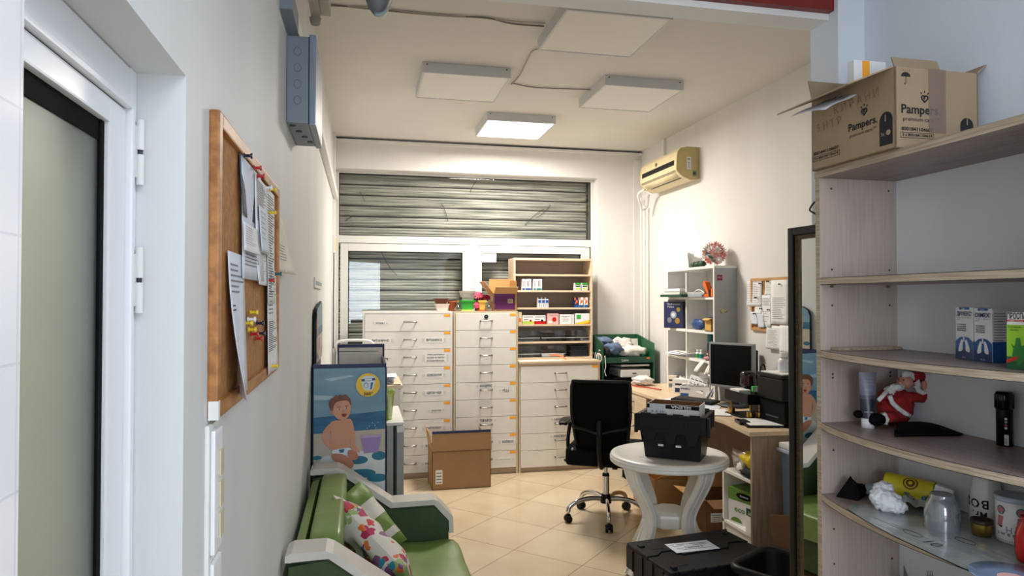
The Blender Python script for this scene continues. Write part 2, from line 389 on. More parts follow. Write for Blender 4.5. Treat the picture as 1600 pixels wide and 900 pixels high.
B().box(-.350, -.343, .42, 1.002, .1, 1.862, FROST).build('pane', d1)
for z0 in (1.82, 1.63):
    b = B()
    for k in range(2): b.cyl((-.322, 1.110, z0+k*.052), (-.322, 1.110, z0+.045+k*.052), .0055, .0055, PLW, 14)
    b.box(-.330, -.325, 1.10, 1.118, z0+.01, z0+.087, PLW, .001); b.cyl((-.322, 1.110, z0+.045), (-.322, 1.110, z0+.052), .0035, .0035, DKG, 10)
    b.build('hinge', d1)
# ---- window_1
w1 = bpy.data.objects.new('window_1', None); COL.objects.link(w1); w1.location = (1.08, 6.97, 0); w1['kind'] = 'structure'
wl, wr, wt = -.262, 2.43, 2.93
b = B()
y0, y1 = 6.96, 7.03
b.box(wl, wl+.042, y0, y1, 0, wt, PVCW, .003).box(wr-.035, wr, y0, y1, 0, wt, PVCW, .003).box(wl+.042, wr-.035, y0, y1, 2.905, wt, PVCW, .003)
b.box(wl+.042, wr-.035, y0, y1, 2.212, 2.285, PVCW, .003).box(1.105, 1.135, y0-.004, y1, 0, 2.212, PVCW, .003).build('window_frame', w1)
for k, (a0, a1) in enumerate(((-.205, 1.105), (1.135, 2.375))):
    b = B(); st = .075
    zt = 2.205
    b.box(a0, a0+st, y0-.012, y1-.01, .02, zt, PVCW, .004).box(a1-st-.02, a1, y0-.012, y1-.01, .02, zt, PVCW, .004)
    b.box(a0+st, a1-st-.02, y0-.012, y1-.01, zt-.075, zt, PVCW, .004).box(a0+st, a1-st-.02, y0-.012, y1-.01, .02, .1, PVCW, .004)
    s_ = b.build('sash', w1)
    g = B(); i0, i1, j1 = a0+st, a1-st-.02, zt-.075
    for q in ((i0, i0+.007, .1, j1), (i1-.007, i1, .1, j1), (i0, i1, j1-.007, j1)): g.box(q[0], q[1], 6.975, 7.0, q[2], q[3], BLK)
    g.build('gasket', s_); B().box(i0, i1, 6.985, 6.99, .1, j1, CLEARG).build('pane', s_)
b = B()
for q in ((-.22, -.214, 2.285, 2.905), (2.389, 2.395, 2.285, 2.905), (-.22, 2.395, 2.285, 2.291), (-.22, 2.395, 2.899, 2.905)): b.box(q[0], q[1], 6.975, 7.0, q[2], q[3], BLK)
b.build('gasket', w1); B().box(-.22, 2.395, 6.985, 6.99, 2.285, 2.905, CLEARG).build('pane', w1)
# ---- roller shutter outside the window
rs = thing('roller_shutter', 'closed grey metal roller shutter of horizontal slats behind the window glass', 'shutter', (1.08, 7.17, 0))
z = .03; k = 0
pitch = .1075
while z < 2.93:
    a = z
    pr = [(7.135, a), (7.120, a+.012), (7.116, a+.028), (7.124, a+.036), (7.116, a+.046), (7.116, a+.060), (7.125, a+.068), (7.117, a+.078), (7.119, a+.088), (7.142, a+.098), (7.15, a+.1), (7.15, a)]
    B().prism(pr, 'x', -.26, 2.42, SHUT).box(-.26, 2.42, 7.139, 7.148, a+.098, a+pitch+.006, SHUTD).build('slat', rs)
    z += pitch; k += 1
B().box(-.26, -.225, 7.09, 7.16, 0, 3.0, DKG).box(2.39, 2.43, 7.09, 7.16, 0, 3.0, DKG).box(-.26, 2.43, 7.155, 7.16, 0, 3.05, SHUTD).build('guide_rail', rs)
# dirt trails and cobweb threads hanging between glass and shutter
b = B()
for k, (u0, v0, u1, v1, sg) in enumerate(((820, 352, 850, 327, .02), (595, 392, 620, 430, -.03), (690, 318, 700, 345, .02), (735, 300, 745, 283, .02), (570, 315, 562, 300, .01), (540, 345, 555, 337, .01), (838, 340, 860, 320, -.02))):
    A, E_ = Y(u0, v0, 7.10), Y(u1, v1, 7.10)
    b.tube([A.lerp(E_, t/6)+V(0, 0, sg*math.sin(math.pi*t/6)) for t in range(7)], .0028, DKG, 5)
b.thing('cobweb', 'dark dusty cobweb threads hanging in front of the shutter slats', 'cobweb', kind='stuff')
P0 = Y(752, 396, 6.955)
B().box(P0.x, P0.x+.155, 6.944, 6.946, P0.z-.09, P0.z, PAPER).thing('paper_note', 'blank white paper note stuck in the top corner of the right window sash', 'note')
# ================================================================== CEILING FITTINGS
def led_panel(x, y, lit, label):
    t = thing('ceiling_light', label, 'ceiling light', (x, y, H), 'square ceiling panels')
    z0, z1 = H-.07, H-.001; h = .3
    b = B(); b.box(x-h, x+h, y-h, y-h+.012, z0, z1, LEDF).box(x-h, x+h, y+h-.012, y+h, z0, z1, LEDF).box(x-h, x-h+.012, y-h+.012, y+h-.012, z0, z1, LEDF).box(x+h-.012, x+h, y-h+.012, y+h-.012, z0, z1, LEDF)
    for sx in (-.27, .27):
        b.cyl((x+sx, y-h, z0+.055), (x+sx, y-h-.003, z0+.055), .005, .005, DKG, 8)
    b.build('frame', t)
    B().box(x-h+.012, x+h-.012, y-h+.012, y+h-.012, z0+.003, z0+.008, LEDON if lit else LEDOFF).build('diffuser', t, 'glowing white diffuser' if lit else None)
led_panel(1.339, 3.70, False, 'unlit square ceiling panel nearest the beam, the largest looking of the four')
led_panel(.692, 4.845, False, 'unlit square ceiling panel over the left side of the room')
led_panel(1.969, 4.84, False, 'unlit square ceiling panel over the right side, nearest the air conditioner')
led_panel(1.327, 5.95, True, 'lit square ceiling panel glowing white near the window wall')
def cable(name, label, pts, r, m, group=None, closed=False, n=6, sm=6):
    return B().tube(smoothpts([tuple(p) for p in pts], sm, False), r, m, n).thing(name, label, 'cable', group)
hz = H-.008
cable('ceiling_cable', 'thin grey cable stapled across the ceiling from the left to the nearest panel', [Z(490, 5, hz), Z(560, 12, hz), Z(640, 20, hz), Z(700, 25, hz), Z(760, 28, hz), Z(800, 37, hz), Z(850, 41, hz)], .0045, mat('cable_grey', (120, 112, 102), .5))
cable('ceiling_cable', 'second thin cable running beside the first across the ceiling to the nearest panel', [Z(500, 9, hz), Z(580, 12, hz), Z(660, 21, hz), Z(740, 27, hz), Z(800, 33, hz), Z(852, 36, hz)], .0035, mat('cable_pale', (178, 170, 160), .5))
cable('ceiling_cable', 'curled ceiling cable between the nearest panel and the left panel', [Z(845, 77, hz), Z(832, 80, hz), Z(822, 98, hz), Z(812, 118, hz), Z(799, 132, hz)], .004, mat('cable_beige', (176, 162, 140), .5))
cable('ceiling_cable', 'ceiling cable between the left panel and the right panel', [Z(800, 130, hz), Z(830, 136, hz), Z(860, 138, hz), Z(890, 139, hz), Z(925, 140, hz)], .004, _M['cable_grey'])
cable('ceiling_cable', 'black cable along the edge between ceiling and window wall', [V(-.24, 6.835, H-.012), V(.8, 6.838, H-.014), V(1.8, 6.838, H-.010), V(2.9, 6.838, H-.012)], .006, BLKM)
B().box(XL, XR, 6.80, BY, H-.045, H-.022, WALLP).thing('cable_trunking', 'white painted trunking along the top of the window wall', 'trunking')
# fitting at the top edge of the picture
t = thing('beam_lamp', 'dark grey round fitting hanging from the ceiling at the top edge', 'lamp', (.045, 2.0, 2.85))
GB = mat('fitting_grey', (92, 94, 98), .45)
b = B(); b.lathe([(0, -.085), (.012, -.082), (.027, -.062), (.036, -.035), (.038, 0), (.036, .02), (0, .022)], (.042, 2.0, 2.555), GB, 24); b.build('shade', t)
B().cyl((.042, 2.0, 2.57), (.042, 2.0, 2.85), .008, .008, GB, 10).build('rod', t)
B().sheet(lambda a, c: (.046+.040*math.cos(-1.9+2.3*a), 2.0-.012, 2.55+(.088-.012*c)*math.sin(-1.75+1.9*a)), 14, 2, mat('fitting_rim', (120, 132, 130), .4), th=.004).build('rim', t)
# ================================================================== LEFT WALL FITTINGS
t = thing('junction_box', 'grey plastic electrical junction box high on the left wall', 'junction box', (XL, 2.7, 2.27))
b = B(); b.box(XL, -.186, 2.52, 2.90, 2.275, 2.585, BOXG, .006)
for k in range(4): b.cyl((-.243+k*.014, 2.56+k*.085, 2.2755), (-.243+k*.014, 2.56+k*.085, 2.272), .011, .011, DKG, 16)
for k in range(4):
    zz = 2.53-.058*k
    b.tube([(-.224+.012*math.cos(a_), 2.5195, zz+.015*math.sin(a_)) for a_ in [2*math.pi*j/20 for j in range(20)]], .0007, mat('ring_grey', (88, 98, 118), .5), 5, closed=True)
b.build('housing', t)
B().box(-.184, -.16, 2.514, 2.906, 2.268, 2.592, BOXL, .007).build('cover', t)
B().box(-.1875, -.1835, 2.525, 2.895, 2.275, 2.585, BLK).build('seal', t)
B().box(XL, -.222, 2.31, 2.52, 2.592, 2.66, BOXG).box(XL, -.222, 2.5, 6.8, 2.6, 2.66, WHITE, .003).thing('cable_duct', 'grey and white square cable duct running along the left wall to the junction box', 'duct')
t = thing('curtain_track', 'white boxed metal track high in the top left corner over the junction box', 'track', (-.2, 3.0, 2.9))
b = B(); b.box(-.2, -.165, 2.31, 2.86, 2.78, 2.95, mat('track_beige', (168, 164, 154), .4)).box(-.165, -.125, 2.31, 2.86, 2.80, 2.90, _M['track_beige'], .004).box(-.262, -.2, 2.5, 2.6, 2.86, 2.92, _M['track_beige'])
b.build('rail', t); B().cyl((-.185, 2.84, 2.78), (-.185, 2.84, 2.755), .024, .018, mat('track_end', (140, 134, 124), .5), 14).build('end_cap', t)
# conduits in the left corner
B().box(XL, XL+.018, 6.62, 6.65, 1.0, H, WHITE, .003).box(XL, XL+.018, 6.72, 6.745, 1.0, H, WHITE, .003).thing('cable_conduit', 'white vertical conduit pair down the left wall beside the window', 'conduit')
B().box(XL, XL+.03, 6.50, 6.56, 2.08, 2.24, PLW, .004).box(XL+.03, XL+.036, 6.51, 6.55, 2.1, 2.22, YEL).thing('shutter_switch', 'small cream shutter control with a yellow face on the left wall by the window', 'switch')
cable('wall_cable', 'grey cable hanging down the left wall from the shutter control', [V(XL+.012, 6.53, 2.08), V(XL+.014, 6.5, 1.9), V(XL+.01, 6.54, 1.7), V(XL+.012, 6.5, 1.4), V(XL+.01, 6.53, 1.2)], .005, DKG)
c0 = X(490, 433, XL); c1 = X(500, 452, XL)
B().box(XL, XL+.011, c0.y, c1.y, c1.z, c0.z, PLW, .003).box(XL+.011, XL+.014, c0.y+.05, c1.y-.05, c1.z+.02, c0.z-.02, PLG, .002).thing('wall_switch', 'square light switch plate far along the left wall above the displays', 'switch')
# near switch and socket stack under the cork board
t = thing('switch_panel', 'long white switch and socket plate on the left wall below the cork board', 'switch', (XL, 1.32, .98))
b = B(); b.M = Matrix.Translation((0, -.012, .057)); OFF = b.M; b.box(XL, XL+.008, 1.275, 1.355, 1.00, 1.375, PLW, .003); b.build('back_plate', t)
for z0, z1 in ((1.15, 1.365),):
    b = B(); b.M = OFF; b.box(XL+.008, XL+.016, 1.285, 1.35, z0, z1, PVC, .004).build('switch_plate', t)
for z0 in (1.28, 1.225, 1.17):
    b = B(); b.M = OFF; b.box(XL+.016, XL+.020, 1.315, 1.345, z0, z0+.045, mat('rocker_beige', (196, 188, 160), .4), .001).build('rocker', t)
b = B(); b.M = OFF; b.box(XL+.008, XL+.015, 1.285, 1.352, 1.01, 1.135, PVC, .004); b.build('socket_plate', t)
b = B(); b.M = OFF; b.cyl((XL+.013, 1.32, 1.067), (XL+.020, 1.32, 1.067), .026, .024, _M['rocker_beige'], 20); b.build('socket', t, 'beige round socket')
# ================================================================== CORK BOARDS
def rail(x0, x1, y0, y1, z0, z1, m): return B().box(x0, x1, y0, y1, z0, z1, m, .004)
t = thing('cork_board', 'large oak framed cork board on the left wall, crowded with papers', 'cork board', (XL, 1.74, 1.44))
cy0, cy1, cz0, cz1 = 1.282, 2.19, 1.44, 1.985
fx = XL+.018
rail(XL, fx, cy0, cy0+.028, cz0, cz1, OAK).build('frame_rail', t); rail(XL, fx, cy1-.028, cy1, cz0, cz1, OAK).build('frame_rail', t)
rail(XL, fx, cy0+.028, cy1-.028, cz1-.028, cz1, OAK).build('frame_rail', t); rail(XL, fx, cy0+.028, cy1-.028, cz0, cz0+.028, OAK).build('frame_rail', t)
B().box(XL, XL+.009, cy0+.02, cy1-.02, cz0+.02, cz1-.02, CORK).build('cork_panel', t)
B().box(XL+.002, fx+.001, cy0-.001, cy0+.014, cz0-.001, cz0+.032, PLW).build('corner_cap', t, 'white plastic corner cap')
def sheet_paper(u0, v0, u1, v1, x, label, m=PAPER, lines=None, curl=.012, name='paper_sheet', group=None, yr=None, seed=0, skew=0):
    """paper pinned on the left wall: top-left pixel and bottom-right pixel on plane x"""
    a, c = X(u0, v0, x), X(u1, v1, x)
    ya, yb, zt, zb = a.y, c.y, a.z, c.z
    def fn(s, q): return (x+.004+curl*(q**2)*(.5+.5*math.sin(seed+3*s))+curl*.6*abs(s-.5)*q, ya+(yb-ya)*s+skew*q, zt+(zb-zt)*q)
    b = B(); b.sheet(fn, 6, 10, m, th=.0006)
    rnd = random.Random(seed)
    for (q0, q1, s0, s1, n, im) in (lines or []):
        for k in range(n):
            q = q0+(q1-q0)*k/max(1, n); e = s1-(s1-s0)*rnd.random()*.45; h = min((q1-q0)/n*.35, .012)
            P1 = [V(*fn(s, qq))+V(.0012, 0, 0) for s, qq in ((s0, q), ((s0+e)/2, q), (e, q), (e, q+h), ((s0+e)/2, q+h), (s0, q+h))]
            b.poly(P1, im)
    return b.thing(name, label, 'paper', group)
def pin(y, z, x, m, label, sx=1, group='push pins in the large cork board'):
    t = thing('push_pin', label, 'push pin', (x, y, z), group)
    b = B(); b.cyl((x+sx*.010, y, z), (x+sx*.013, y, z), .0055, .0055, m, 12).cyl((x+sx*.013, y, z), (x+sx*.024, y, z), .0032, .0036, m, 12).cyl((x+sx*.024, y, z), (x+sx*.028, y, z), .0062, .0058, m, 12)
    b.build('head', t); B().cyl((x, y, z), (x+sx*.011, y, z), .0007, .0007, STEEL, 6).build('needle', t)
px = XL+.010
sheet_paper(352, 391, 376, 610, px, 'long folded white sheet hanging at the lower left of the cork board', PAPER2, [(.08, .30, .1, .95, 6, INKG), (.36, .42, .1, .5, 2, INK)], .03, seed=2)
sheet_paper(371, 238, 398, 352, px, 'grey photocopied picture sheet pinned at the top left of the papers', INKD, [], .01, seed=3)
sheet_paper(374, 242, 404, 440, px+.001, 'white sheet under the grey photocopy with print at its foot', PAPER2, [(.72, .9, .15, .8, 6, INKG)], .008, seed=4)
sheet_paper(377, 345, 400, 400, px+.008, 'small white note lying over the grey photocopy', PAPER, [(.12, .8, .1, .8, 8, INKG)], .006, seed=5)
sheet_paper(395, 270, 414, 400, px+.004, 'printed list sheet pinned next to the grey photocopy', PAPER, [(.05, .6, .1, .95, 22, INK)], .008, seed=6)
sheet_paper(402, 320, 416, 398, px+.010, 'bluish slip hanging in the middle of the pinned papers', PAPER2, [(.1, .8, .15, .7, 6, INKG)], .006, seed=7)
sheet_paper(397, 385, 416, 447, px+.003, 'small signed receipt pinned below the printed list', PAPER, [(.1, .5, .1, .8, 4, INK), (.6, .8, .3, .7, 3, INK)], .006, seed=8)
sheet_paper(414, 292, 425, 475, px+.004, 'narrow printed strip at the right edge of the cork board, the upper one', PAPER, [(.05, .95, .1, .95, 40, INK)], .006, seed=9)
sheet_paper(415, 420, 428, 576, px+.004, 'long narrow printed strip hanging to the bottom right of the cork board', PAPER, [(.02, .25, .1, .95, 14, INK), (.3, .45, .1, .7, 4, INKG), (.5, .8, .1, .95, 16, INK)], .008, seed=10)
sheet_paper(427, 330, 443, 430, XL, 'crinkled paper strip taped to the wall right of the cork board', PAPER3, [(.5, .8, .3, .8, 6, INKG)], .03, seed=11)
NAVYP = mat('navy_pin', (20, 26, 60), .3); YELP = mat('yellow_pin', (226, 196, 40), .3); REDP = mat('red_pin', (176, 20, 34), .3); WHP = mat('white_pin', (230, 230, 230), .3); GRNP = mat('teal_pin', (24, 90, 100), .3)
for u, v, m, l in ((377, 243, NAVYP, 'navy push pin at the top of the grey photocopy'), (393, 262, REDP, 'upper red push pin above the printed list'), (398, 275, REDP, 'lower red push pin above the printed list'), (411, 293, WHP, 'white push pin at the top of the right hand papers'), (418, 296, YELP, 'yellow push pin at the top right of the papers'),
                (418, 332, YELP, 'yellow push pin holding the middle papers'), (427, 428, GRNP, 'teal push pin at the right edge of the board'), (415, 438, REDP, 'dark red push pin holding the signed receipt'),
                (392, 488, YELP, 'topmost yellow push pin in the loose cluster'), (388, 499, WHP, 'white push pin in the loose cluster'), (383, 505, YELP, 'leftmost yellow push pin in the loose cluster'), (389, 515, YELP, 'lowest yellow push pin in the loose cluster'),
                (402, 505, NAVYP, 'upper navy push pin in the loose cluster'), (404, 521, NAVYP, 'lower navy push pin in the loose cluster'), (393, 522, REDP, 'upper red push pin in the loose cluster'), (400, 529, REDP, 'lower red push pin in the loose cluster'), (421, 572, YELP, 'yellow push pin at the foot of the long narrow strip')):
    p = X(u, v, XL+.014); pin(p.y, p.z, XL+.002 if v > 470 and v < 560 else XL+.009, m, l)
# right board on the far wall
t = thing('cork_board', 'small pine framed cork board on the right wall beside the mirror', 'cork board', (XR, 4.43, 1.42))
ry0, ry1, rz0, rz1 = 4.12, 4.72, 1.415, 1.81
rx = XR-.018
for q in ((ry0, ry0+.022, rz0, rz1), (ry1-.022, ry1, rz0, rz1), (ry0+.022, ry1-.022, rz1-.022, rz1), (ry0+.022, ry1-.022, rz0, rz0+.022)): rail(rx, XR, q[0], q[1], q[2], q[3], PINE).build('frame_rail', t)
B().box(XR-.009, XR, ry0+.02, ry1-.02, rz0+.02, rz1-.02, CORK).build('cork_panel', t)
def rpaper(u0, v0, u1, v1, off, label, m=PAPER, lines=None, seed=0, skew=0, curl=.008):
    x = XR-.011-off; a, c = X(u0, v0, x), X(u1, v1, x)
    def fn(s, q): return (x-.002-curl*q*q*(.6+.4*math.sin(seed+4*s)), a.y+(c.y-a.y)*s+skew*q, a.z+(c.z-a.z)*q)
    b = B(); b.sheet(fn, 5, 8, m, th=-.0006); rnd = random.Random(seed)
    for (q0, q1, s0, s1, n, im) in (lines or []):
        for k in range(n):
            q = q0+(q1-q0)*k/max(1, n); e = s1-(s1-s0)*rnd.random()*.4; h = min((q1-q0)/n*.3, .01)
            b.poly([V(*fn(s, qq))-V(.0013, 0, 0) for s, qq in ((s0, q), (e, q), (e, q+h), (s0, q+h))], im)
    return b.thing('paper_sheet', label, 'paper', None)
rpaper(1168, 440, 1191, 479, .0, 'printed page pinned at the left end of the small cork board', PAPER, [(.05, .9, .05, .95, 12, INKG)], 1)
rpaper(1196, 438, 1207, 461, .0, 'short printed slip at the top middle of the small cork board', PAPER, [(.2, .8, .1, .9, 4, INKG)], 2)
rpaper(1180, 478, 1191, 490, .001, 'torn scrap of paper under the left printed page', PAPER, [], 12)
rpaper(1191, 461, 1206, 512, .004, 'narrow printed page in the middle of the small cork board', PAPER, [(.1, .35, .05, .95, 6, INKG), (.5, .9, .1, .8, 5, INKG)], 3)
rpaper(1205, 438, 1233, 508, .010, 'large tilted page with a grey table at its top', PAPER, [(.4, .9, .08, .85, 12, INKG)], 4, .0)
p_ = X(1207, 446, XR-.026); q_ = X(1229, 466, XR-.026)
rpaper(1172, 487, 1183, 507, .006, 'small blank note pinned low at the left of the small board', PAPER2, [], 5, -.02)
rpaper(1183, 490, 1193, 512, .007, 'second small blank note overlapping the first at the board foot', PAPER2, [], 6, -.02)
rpaper(1198, 508, 1226, 548, .006, 'page with a list hanging below the small cork board', PAPER, [(.2, .9, .05, .65, 12, INK)], 7)
rpaper(1219, 508, 1243, 554, .014, 'blank page hanging lowest, partly behind the mirror', PAPER, [], 8, 0)
rpaper(1234, 455, 1246, 505, .002, 'teal and white leaflet at the board edge by the mirror', TEAL, [(.1, .5, .1, .9, 3, PAPER)], 9)
for u, v, l in ((1189, 443, 'black push pin at the top of the left page'), (1201, 440, 'black push pin on the short slip'), (1220, 444, 'black push pin on the large tilted page'), (1180, 490, 'black push pin on the small blank note'), (1190, 482, 'black push pin beside the torn scrap'), (1202, 484, 'black push pin on the narrow page'), (1182, 465, 'black push pin in the middle of the left page')):
    p = X(u, v, XR-.02); pin(p.y, p.z, XR-.01, BLK, l, -1, 'black pins in the small cork board')
# ================================================================== AIR CONDITIONER
ax0, ax1, ay0, ay1, az0, az1 = 2.70, XR, 5.55, 6.36, 2.70, 3.0
t = thing('air_conditioner', 'yellowed cream wall air conditioner high in the far right corner', 'air conditioner', (XR, 5.95, az0))
prof = [(XR, az0+.02), (XR, az1), (2.80, az1), (2.745, az1-.012), (2.715, az1-.045), (2.705, az1-.09), (2.70, az0+.10), (2.712, az0+.075), (2.76, az0+.035), (2.84, az0+.005)]
B().prism(prof, 'y', ay0+.012, ay1-.012, CREAM).build('casing', t)
for yy in (ay0, ay1-.014): B().prism(prof, 'y', yy, yy+.014, CREAMD, .003).build('side_cover', t, 'yellowed side cover')
b = B(); b.prism([(2.703, az1-.16), (2.700, az1-.16), (2.702, az1-.115), (2.706, az1-.115)], 'y', ay0+.05, ay1-.05, BLK); b.build('display_strip', t, 'black display strip')
b = B()
for z_, x_ in ((.088, 2.7035), (.078, 2.709)): b.box(x_-.003, x_+.004, ay0+.03, ay1-.03, az0+z_, az0+z_+.003, DKG)
b.build('outlet_gap', t)
B().sheet(lambda s, q: (2.712+.05*q, ay0+.06+(ay1-ay0-.12)*s, az0+.074-.04*q-.004), 2, 2, CREAM, th=.003).build('louvre', t)
B().box(2.765, 2.775, ay0+.06, ay1-.12, az0+.026, az0+.036, BLK).build('air_slot', t)
B().cyl((2.7035, 5.98, az1-.085), (2.699, 5.98, az1-.085), .017, .017, mat('badge_brown', (120, 96, 60), .4), 16).build('badge', t)
b = B(); b.box(2.80, 2.84, ay0-.0015, ay0, az0+.1, az1-.09, PAPER)
for k in range(8): b.box(2.806, 2.834, ay0-.0025, ay0, az0+.11+k*.012, az0+.114+k*.012, INKG)
b.build('rating_label', t); B().box(2.855, 2.89, ay0-.002, ay0, az0+.04, az0+.09, mat('sticker_green_grey', (120, 130, 116), .5)).cyl((2.872, ay0-.002, az0+.065), (2.872, ay0-.006, az0+.065), .012, .012, DKG, 12).build('plug_cover', t)
cable('drain_hose', 'white hose and wires looped below the air conditioner', [V(2.74, 6.34, 2.74), V(2.70, 6.40, 2.70), V(2.74, 6.45, 2.62), V(2.79, 6.5, 2.56), V(2.84, 6.50, 2.60), V(2.82, 6.42, 2.70)], .012, PLW)
B().cyl((2.86, 6.62, .9), (2.86, 6.62, 2.62), .014, .014, PLW, 12).cyl((2.875, 6.74, .9), (2.875, 6.74, 2.72), .012, .012, PLW, 12).thing('pipe_run', 'pair of thin white pipes down the far right corner below the air conditioner', 'pipe')
B().box(XR-.03, XR, 6.22, 6.26, 3.0, H, WHITE, .003).thing('cable_conduit', 'short white conduit from the ceiling down to the air conditioner', 'conduit')
B().box(2.83, XR, BY-.02, BY, .8, 3.14, WALLP, .003).thing('pipe_boxing', 'flat white boxing down the far right corner of the window wall', 'boxing')
# ================================================================== DRAWER CABINETS
SMUDGE = mat('tape_smudge', (212, 210, 204), .3, var=.03)
def handle(b, x, z, y, w=.055, m=STEEL):
    b.tube([(x-w, y, z), (x-w, y-.022, z), (x-w*.8, y-.028, z), (x+w*.8, y-.028, z), (x+w, y-.022, z), (x+w, y, z)], .0055, m, 8)
    for s in (-1, 1): b.cyl((x+s*w, y, z), (x+s*w, y-.004, z), .009, .009, m, 12)
def cabinet(label, x0, x1, zt, n, pitch, ztop, ybase, hx, notes, body, edge, markers, mw=.06):
    yf, yb = 6.37, 6.82
    t = thing('drawer_cabinet', label, 'drawer cabinet', ((x0+x1)/2, 6.6, 0))
    e = .018
    b = B(); b.box(x0, x0+e, yf, yb, 0, zt, body, .001).box(x1-e, x1, yf, yb, 0, zt, body, .001).box(x0+e, x1-e, yf+.005, yb, zt-.02, zt, body).box(x0+e, x1-e, yb-.006, yb, .05, zt-.02, body)
    b.box(x0+e, x1-e, yf+.02, yb-.01, .0, .05, PLINTH); b.box(x0, x0+e, yf-.001, yf, 0, zt, edge).box(x1-e, x1, yf-.001, yf, 0, zt, edge).box(x0+e, x1-e, yf-.0005, yf+.006, zt-.02, zt, edge)
    b.build('carcass', t)
    for i in range(n):
        z1 = ztop-i*pitch; z0 = z1-pitch+.0035
        d = B().box(x0+e+.002, x1-e-.002, yf-.006, yf+.010, z0, z1, DRW, .0012).box(x0+e+.01, x1-e-.01, yf+.01, yb-.04, z0+.01, z1-.03, DRWB).build('drawer', t)
        b = B(); handle(b, hx, (z0+z1)/2+.008, yf-.006, m=STEEL); b.build('handle', d)
        if i in markers:
            B().box(x1-e-.008-mw*.9, x1-e-.004, yf-.0072, yf-.006, z1-.026, z1-.002, ORG).build('marker', d, 'orange corner marker')
        for (cx, txt, w_, h_, bold) in notes.get(i, []):
            zc = (z0+z1)/2+(.0 if abs(cx-hx) > .08 else .045)
            lb = B().box(cx-w_/2, cx+w_/2, yf-.0072, yf-.006, zc-h_/2, zc+h_/2, PAPER)
            lb.box(cx-w_/2-.02, cx+w_/2+.02, yf-.0068, yf-.006, zc-h_/2+.008, zc+h_/2-.008, SMUDGE)
            rows = txt.split('|')
            for r_, s_ in enumerate(rows):
                lb.text(s_, (cx, yf-.0073, zc+(len(rows)-1)*.014-.028*r_), (1, 0, 0), (0, 0, 1), .03 if len(rows) == 1 else .018, INK, bold, width=w_*.8)
            lb.build('label_strip', d)
    return t
pit9 = .1625
cabinet('wide white nine drawer cabinet at the left under the window', .012, .832, 1.54, 9, pit9, 1.515, 0, .44, {
    0: [(.17, 'витамин с', .10, .03, False)], 1: [(.17, 'ВИТАМИН Е', .19, .05, True), (.66, 'ВИТАМИН С', .18, .05, True)],
    2: [(.20, 'сиропи', .10, .03, True), (.675, 'ГРИПА, НАСТИНКА И|БОЛКИ В ГЪРЛО|КАШЛИЦА', .20, .075, True)], 3: [(.66, 'ХОМЕОПАТИЯ', .17, .045, True)], 4: [(.66, 'АДЕТСКИ ЧАШИ', .17, .045, True)],
    5: [(.68, 'диагностика', .11, .03, False)], 6: [(.66, 'ТАЙЛОЛХОТ', .17, .045, True)], 7: [(.65, 'КОМПРЕСИ', .17, .045, True)], 8: [(.65, 'МОНТЕЛ', .17, .045, True)]}, DRWB, WHITE, (0, 1, 2, 3, 4, 5, 6, 7, 8))
c2 = cabinet('narrow white nine drawer cabinet with beige edges in the middle', .842, 1.458, 1.54, 9, pit9, 1.52, 0, 1.15, {
    4: [(1.15, 'КОЛДРЕКС', .15, .04, True), (1.335, 'АЦЦ', .08, .03, True)], 6: [(1.15, 'ТЕРАФЛУ', .15, .04, True)], 7: [(1.15, 'ВИКС', .09, .04, True), (1.36, 'ФЕРВЕКС', .14, .045, True)], 8: [(1.33, '———', .14, .03, False)]}, EDGE, EDGE, tuple(range(9)))
b = B(); b.cyl((1.15, 6.364, 1.488), (1.15, 6.356, 1.488), .019, .019, BLK, 20).cyl((1.15, 6.356, 1.488), (1.15, 6.352, 1.488), .008, .008, STEEL, 12); b.build('lock', c2)
c3 = cabinet('low white six drawer cabinet with a beige top, right of the tall ones', 1.466, 2.28, 1.035, 6, .161, 1.012, 0, 1.88, {3: [(1.87, 'МАСКИ', .13, .035, True)], 4: [(1.87, 'МАСКИ', .15, .035, True)]}, EDGE, EDGE, (0,))
B().box(1.466, 2.285, 6.355, 6.83, 1.036, 1.056, BEECH, .002).build('top_board', c3)
# ---- open bookcase standing on the low cabinet
t = thing('bookcase', 'beige open bookcase standing on the low drawer cabinet', 'bookcase', (1.87, 6.7, 1.057))
bx0, bx1, byf, byb, bzt = 1.462, 2.275, 6.57, 6.83, 2.06
BZ = [1.057, 1.24, 1.41, 1.575, 1.74, 1.90, bzt]
b = B(); b.box(bx0, bx0+.018, byf, byb, 1.057, bzt, BEECH, .001); b.build('side_panel', t)
b = B(); b.box(bx1-.018, bx1, byf, byb, 1.057, bzt, BEECH, .001); b.build('side_panel', t)
B().box(bx0+.018, bx1-.018, byb-.006, byb, 1.057, bzt, BACKB).build('back_panel', t)
def bz_at(v): return Y(865, v, byf).z
lv = [bz_at(v) for v in (535, 508, 482, 455, 430)]
for z_ in lv: B().box(bx0+.018, bx1-.018, byf+.003, byb-.006, z_-.009, z_+.009, BEECH, .001).build('shelf', t)
B().box(bx0+.018, bx1-.018, byf, byb-.006, 1.057, 1.075, BEECH, .001).build('shelf', t)
B().box(bx0+.018, bx1-.018, byf, byb-.006, bzt-.02, bzt, BEECH, .001).build('shelf', t)
SH = [1.0755]+[z_+.0095 for z_ in lv]   # standing heights, lowest first

